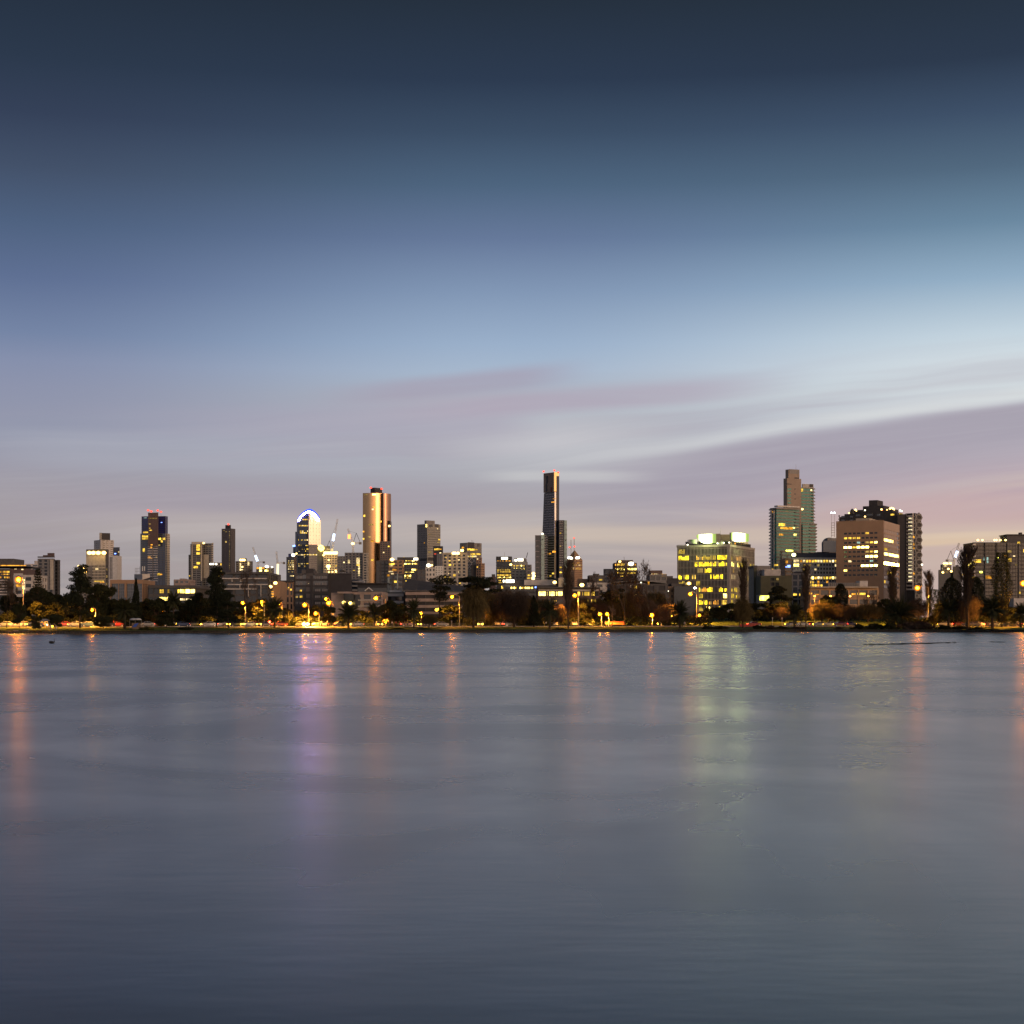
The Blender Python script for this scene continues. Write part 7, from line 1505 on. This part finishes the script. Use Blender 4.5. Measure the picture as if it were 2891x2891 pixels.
# the one car turned to the lake with its high beams on
hc = [o for o in bpy.data.objects if o.get('label', '').startswith('white car with blazing')][0]
HB = glow_mat('high_beam', (1, .72, .16), 130)
for ch in [c for c in hc.children if c.name.startswith('headlight')]:
    ch.data = ch.data.copy(); ch.data.materials[0] = HB; cx = sum(v.co.y for v in ch.data.vertices) / len(ch.data.vertices)
    for v in ch.data.vertices: v.co.y = cx + (v.co.y - cx) * 2.0; v.co.z = .72 + (v.co.z - .68) * 2.0
    li = bpy.data.lights.new('beam', 'SPOT'); li.energy = 22000; li.color = (1, .72, .25); li.spot_size = R(80); li.spot_blend = .8; li.shadow_soft_size = .15
    lo_ = bpy.data.objects.new('beam', li); COL.objects.link(lo_); lo_.parent = hc; lo_.location = (-2.45, cx, .75); lo_.rotation_euler = Vector((1, 0, .85)).to_track_quat('Z', 'Y').to_euler()
# guard rail and posts
def rail(a, c, s, label):
    base = G3((a + c) / 2, s); t = thing('guard_rail', label, 'railing', base); w = MB(); n = max(2, int((c - a) / 14))
    for h_ in (.55, 1.0):
        for i in range(n): w.tube(G3(a + (c - a) * i / n, s, h_), G3(a + (c - a) * (i + 1) / n, s, h_), .045, .045, 5)
    w.build('rail', galv, t, local=base)
    for i in range(0, n + 1):
        p = G3(a + (c - a) * i / n, s); w = MB(); w.tube(p - Vector((0, 0, .2)), p + Vector((0, 0, 1.05)), .06, .05, 6, cap=True); w.build('post', galv, t, local=base)
rail(868, 1310, 34.4, 'long pale two-bar railing along the road below the pink apartments'); rail(2235, 2420, 34.4, 'two-bar railing in front of the bright road below the cream office'); rail(2700, 2891, 34.4, 'two-bar railing at the right end of the road')
wood = mat('timber', (.17, .12, .08), .9, .3, 2)
for px, y, s, lb in ((2181, 1747, 22, 'pale path marker post on the grass, left of two'), (2208, 1747, 60, 'pale path marker post on the grass, right of two'), (1275, 1756, 34, 'short lit bollard post near the orange-lit lamp post')):
    p = G3(px, s); t = thing('marker_post', lb, 'post', p); w = MB(); z = P(px, y, p.y).z; w.tube(p - Vector((0, 0, .2)), Vector((p.x, p.y, z)), .06, .05, 6, cap=True); w.build('post_shaft', white_m, t, local=p); w = MB(); w.box(p.x - .13, p.x + .13, p.y - .1, p.y + .05, z - .1, z + .45); w.build('cap', conc_w, t, local=p)
g0 = G3(0, 0)
p = G3(1735, 50); t = thing('sign_board', 'red-orange roadside board below the wide bare tree', 'sign', p); w = MB(); w.box(p.x - 3, p.x + 3, p.y - .06, p.y, p.z + .5, p.z + 1.5); w.build('panel', mat('red_board', (.4, .09, .03), .6), t, local=p)
for dx in (-2.5, 2.5): w = MB(); w.tube(p + Vector((dx, .05, -.2)), p + Vector((dx, .05, 1.4)), .05, .05, 6); w.build('post', galv, t, local=p)
p = G3(2112, 33.6); t = thing('barrier_fence', 'low red plastic barrier fence right of the willow skirt', 'barrier', p)
for i in range(6): w = MB(); x = p.x - 2.6 + i * .95; w.box(x, x + .9, p.y - .12, p.y + .12, p.z, p.z + .75); w.box(x + .15, x + .3, p.y - .14, p.y + .14, p.z + .75, p.z + .95); w.build('segment', mat('red_plastic', (.42, .05, .03), .5) if i == 0 else bpy.data.materials['red_plastic'], t, local=p)

# pavilion with a pale double canopy and a blue banner
p = G3(383, 14); t = thing('pavilion', 'small kiosk pavilion with pale domed canopy and blue banner beside the cypress', 'kiosk', p); k_ = p.y / F
w = MB(); 
for dx in (-.9, .9): w.ball((p.x + dx * 6 * k_ * 1.05, p.y, p.z + 2.35), 1.0, 1.0, .5, 0, 14, 5, 0, .5)
w.build('canopy', mat('canopy_cloth', (.5, .52, .55), .8), t, local=p)
w = MB(); w.box(p.x - .9, p.x + 1.1, p.y - .4, p.y + .9, p.z - .1, p.z + 1.6); w.build('counter', wood, t, local=p)
w = MB(); w.quad((p.x - .8, p.y - .45, p.z + .5), (p.x + .2, p.y - .45, p.z + .6), (p.x + .9, p.y - .45, p.z + 1.6), (p.x - .1, p.y - .45, p.z + 1.4)); w.build('banner', mat('blue_cloth', (.03, .10, .5), .7), t, local=p)
for dx in (-1.5, -.1, 1.5): w = MB(); w.tube(p + Vector((dx, 0, -.2)), p + Vector((dx, 0, 2.4)), .05, .05, 6); w.build('post', galv, t, local=p)
p = G3(127, 18); t = thing('park_shelter', 'small grey-roofed shelter between the two low bush trees', 'shelter', p); w = MB(); w.hexa([p + Vector(q) for q in ((-1.3, -.8, 1.9), (1.3, -.8, 1.9), (1.3, .8, 1.9), (-1.3, .8, 1.9), (-.5, -.1, 2.5), (.5, -.1, 2.5), (.5, .1, 2.5), (-.5, .1, 2.5))]); w.build('roof', conc_w, t, local=p)
for dx in (-1.1, 1.1): w = MB(); w.tube(p + Vector((dx, 0, -.2)), p + Vector((dx, 0, 2)), .08, .08, 6); w.build('post', galv, t, local=p)

# moored boats
def boat(px, y, L, H, label, cabin=True):
    D = CZ * F / (y - HY); c = P(px, HY, D); c.z = 0; t = thing('motor_boat', label, 'boat', c, R(4), 'boats moored at the lake wall'); w = MB(); n = 10; sec = []
    for i in range(n + 1):
        f = i / n; x = (f - .5) * L; b = H * .9 * math.sin(math.pi * min(1, .22 + f * .78)) ** .6; sh = H * (.8 + .35 * (1 - f) ** 2); sec.append([(x, -b, sh), (x, -b * .8, .1), (x, 0, -.15), (x, b * .8, .1), (x, b, sh)])
    for i in range(n):
        for j in range(4): w.quad(sec[i][j], sec[i+1][j], sec[i+1][j+1], sec[i][j+1])
        w.quad(sec[i][0], sec[i][4], sec[i+1][4], sec[i+1][0])
    w.build('hull', mat('boat_gelcoat', (.5, .5, .5), .4) if 'boat_gelcoat' not in bpy.data.materials else bpy.data.materials['boat_gelcoat'], t)
    if cabin: w = MB(); w.hexa([(-L * .2, -H * .6, H * .8), (L * .25, -H * .6, H * .8), (L * .25, H * .6, H * .8), (-L * .2, H * .6, H * .8), (-L * .08, -H * .5, H * 1.7), (L * .22, -H * .5, H * 1.7), (L * .22, H * .5, H * 1.7), (-L * .08, H * .5, H * 1.7)]); w.build('cabin', conc_w, t); w = MB(); w.box(-L * .1, L * .2, -H * .62, -H * .56, H * 1.1, H * 1.5); w.build('window', carglass, t)
    else: w = MB(); w.box(-L * .1, 0, -H * .6, H * .6, H * .75, H * .9); w.box(L * .2, L * .28, -H * .6, H * .6, H * .75, H * .9); w.build('seat', wood, t)
boat(42, 1789.2, 3.4, .5, 'left of the two boats moored at the left end of the wall, with amber glint'); boat(72, 1788.8, 3.6, .62, 'right of the two boats moored at the left end of the wall, with cabin'); boat(163, 1788.0, 3.9, .42, 'single low white boat moored below the bush tree', False)

# black swan and a duck on the water, a line of floating weed
blk = mat('black_feathers', (.012, .012, .013), .7, .3, 8); red_b = mat('red_bill', (.4, .03, .02), .5)
D = CZ * F / (1816.5 - HY); c = P(147, HY, D); c.z = 0; t = thing('black_swan', 'black swan with upright neck swimming near the left shore', 'swan', c); 
bm = bmesh.new(); pts = [((-.42, 0, .16), .05), ((-.3, 0, .14), .12), ((-.08, 0, .12), .17), ((.15, 0, .11), .15), ((.27, 0, .16), .09), ((.30, 0, .28), .045), ((.26, 0, .40), .035), ((.25, 0, .52), .032), ((.30, 0, .58), .045), ((.36, 0, .565), .028)]
vs = [bm.verts.new(p) for p, r_ in pts]
for a, b in zip(vs, vs[1:]): bm.edges.new((a, b))
me = bpy.data.meshes.new('body'); bm.to_mesh(me); bm.free(); me.materials.append(blk); o = bpy.data.objects.new('body', me); COL.objects.link(o); o.parent = t
sk = o.modifiers.new('skin', 'SKIN'); 
for i, (p_, r_) in enumerate(pts): me.skin_vertices[0].data[i].radius = (r_, r_ * .9)
me.skin_vertices[0].data[2].use_root = True; o.modifiers.new('sub', 'SUBSURF').levels = 2; o.modifiers['sub'].render_levels = 2
w = MB(); w.tube((.36, 0, .565), (.46, 0, .54), .022, .008, 6, cap=True); w.build('bill', red_b, t)
for dy in (-.1, .1): w = MB(); w.ball((-.1, dy, .2), .28, .06, .1, 0, 10, 6); w.build('wing', blk, t)
D = CZ * F / (1803 - HY); c = P(1967, HY, D); c.z = 0; t = thing('duck', 'small dark duck on the water below the tall lamp streak', 'duck', c); w = MB(); w.ball((0, 0, .06), .2, .1, .1, 0, 12, 8); w.ball((.16, 0, .2), .055, .05, .055, 0, 8, 6); w.tube((.12, 0, .1), (.16, 0, .2), .05, .04, 6); w.build('body', blk, t); w = MB(); w.tube((.2, 0, .2), (.27, 0, .19), .02, .01, 5, cap=True); w.build('bill', wood, t)
r = random.Random(44); w = MB()
for i in range(520):
    f = r.random(); px = 2440 + f * 275 if i < 470 else 2790 + f * 48; dens = math.sin(math.pi * f) ** .4
    y = (1821 - f * 7 + r.gauss(0, .8)) if i < 470 else 1813 + r.gauss(0, .4); D = CZ * F / (y - HY); q = P(px, HY, D); q.z = .0
    if r.random() < dens * (.45 + .55 * math.sin(px * .16) ** 2): l = r.uniform(.08, .3); w.quad(q + Vector((-l, -.15, .0)), q + Vector((l, -.15, .01)), q + Vector((l * .7, .3, r.uniform(.01, .07))), q + Vector((-l, .25, r.uniform(.0, .06))))
o = w.build('floating_weed', leaf_d); o['kind'] = 'stuff'

# people by the road: one continuous body each, clothing and hair as parts
skin_m = mat('skin', (.42, .27, .2), .6, .05, 3); cl = {n: mat(n + '_cloth', c_, .9, .15, 6) for n, c_ in (('red', (.35, .04, .03)), ('white', (.6, .58, .55)), ('navy', (.03, .04, .09)), ('yellow', (.55, .42, .05)), ('black', (.02, .02, .02)))}
def person(px, s, top, leg, stride, rz, label):
    p = G3(px, s, .03); t = thing('person', label, 'person', p, rz, 'people walking beside the road')
    def skin(nm, pts, edges, m, root_i=0):
        me = bpy.data.meshes.new(nm); me.from_pydata([q for q, _ in pts], edges, []); me.materials.append(m); o = bpy.data.objects.new(nm, me); COL.objects.link(o); o.parent = t
        o.modifiers.new('skin', 'SKIN'); sv = me.skin_vertices[0].data
        for i, (q, r_) in enumerate(pts): sv[i].radius = (r_, r_)
        sv[root_i].use_root = True; sb = o.modifiers.new('sub', 'SUBSURF'); sb.levels = 1; sb.render_levels = 2; return o
    a = stride
    B_ = [((0, 0, .95), .13), ((0, 0, 1.18), .125), ((0, 0, 1.40), .13), ((0, 0, 1.50), .06), ((0, -.01, 1.60), .10), ((0, -.01, 1.72), .085),
          ((-.09, 0, .90), .10), ((-.10, -a * .5, .50), .065), ((-.10, a * .2 - a, .09), .045), ((-.10, -a * .8 - .14, .04), .035),
          ((.09, 0, .90), .10), ((.10, a * .35, .50), .065), ((.10, a * .9, .09), .045), ((.10, a * .9 - .14, .04), .035),
          ((-.19, 0, 1.40), .06), ((-.24, a * .3, 1.12), .045), ((-.22, a * .1 - .1, .90), .035), ((-.22, a * .1 - .16, .82), .028), ((.19, 0, 1.40), .06), ((.24, -a * .3, 1.12), .045), ((.22, -a * .5 - .08, .90), .035), ((.22, -a * .5 - .12, .82), .028)]
    E_ = [(0, 1), (1, 2), (2, 3), (3, 4), (4, 5), (0, 6), (6, 7), (7, 8), (8, 9), (0, 10), (10, 11), (11, 12), (12, 13), (2, 14), (14, 15), (15, 16), (16, 17), (2, 18), (18, 19), (19, 20), (20, 21)]
    skin('body', B_, E_, skin_m)
    g_ = lambda ids, k_: [(B_[i][0], B_[i][1] * k_ + .018) for i in ids]
    skin('jacket', g_([0, 1, 2, 14, 15, 16, 18, 19, 20], 1.1), [(0, 1), (1, 2), (2, 3), (3, 4), (4, 5), (2, 6), (6, 7), (7, 8)], cl[top])
    skin('trousers', g_([0, 6, 7, 8, 10, 11, 12], 1.08), [(0, 1), (1, 2), (2, 3), (0, 4), (4, 5), (5, 6)], cl[leg])
    w = MB(); w.ball((0, .012, 1.68), .105, .115, .115, 0, 10, 6, 0, .55); w.build('hair', cl['black'], t)
for px, s, tp, lg, st, rz, lb in (
 (908, 33, 'white', 'black', .22, R(90), 'person in a pale top walking just right of the short lamp post'), (924, 33, 'navy', 'black', .1, R(0), 'person in dark clothes standing right of the short lamp post'),
 (1098, 33, 'red', 'navy', .15, R(90), 'person in red, leftmost of the group by the bare lamp post'), (1107, 33.4, 'white', 'navy', .2, R(60), 'person in white within the group by the bare lamp post'), (1118, 33, 'red', 'black', .1, R(0), 'second red-clad person of the group, with black trousers'), (1127, 33.4, 'navy', 'black', .2, R(90), 'person in navy at the right of the red pair'),
 (1143, 33, 'yellow', 'black', .2, R(-90), 'person in yellow left of the slim-trunked palm'), (1150, 33, 'yellow', 'navy', .1, R(0), 'second person in yellow, nearest the slim-trunked palm'),
 (1534, 33, 'yellow', 'black', .2, R(90), 'person in yellow left of the central palm trunk'), (1541, 33, 'white', 'black', .1, R(0), 'person in white beside the central palm trunk'), (1933, 30, 'white', 'navy', .1, R(0), 'person in white beside the round-headed palm trunk'),
 (1708, 33, 'white', 'black', .2, R(90), 'person in pale top under the two low lamps'), (2260, 33.2, 'yellow', 'black', .25, R(90), 'runner in yellow beside the shaggy dark palm')):
    person(px, s, tp, lg, st, rz, lb)
# a small tent stall
p = G3(1089, 50); t = thing('market_tent', 'small orange-lit peaked tent beside the bare lamp post', 'tent', p); w = MB(); w.hexa([p + Vector(q) for q in ((-1, -1, 1.5), (1, -1, 1.5), (1, 1, 1.5), (-1, 1, 1.5), (-.05, -.05, 2.6), (.05, -.05, 2.6), (.05, .05, 2.6), (-.05, .05, 2.6))]); w.build('roof', mat('orange_canvas', (.5, .2, .07), .8), t, local=p)
for dx in (-.9, .9):
    for dy in (-.9, .9): w = MB(); w.tube(p + Vector((dx, dy, -.2)), p + Vector((dx, dy, 1.6)), .04, .04, 5); w.build('pole', galv, t, local=p)
w = MB(); w.ball((p.x, p.y, p.z + 1.2), .22, .22, .22, 0, 8, 6); w.build('lantern', SOD2, t, local=p)
p = G3(1068, 52); 
for q_ in CARP + [CPAR]:
    if 'label' not in q_: print('unused', q_.name)
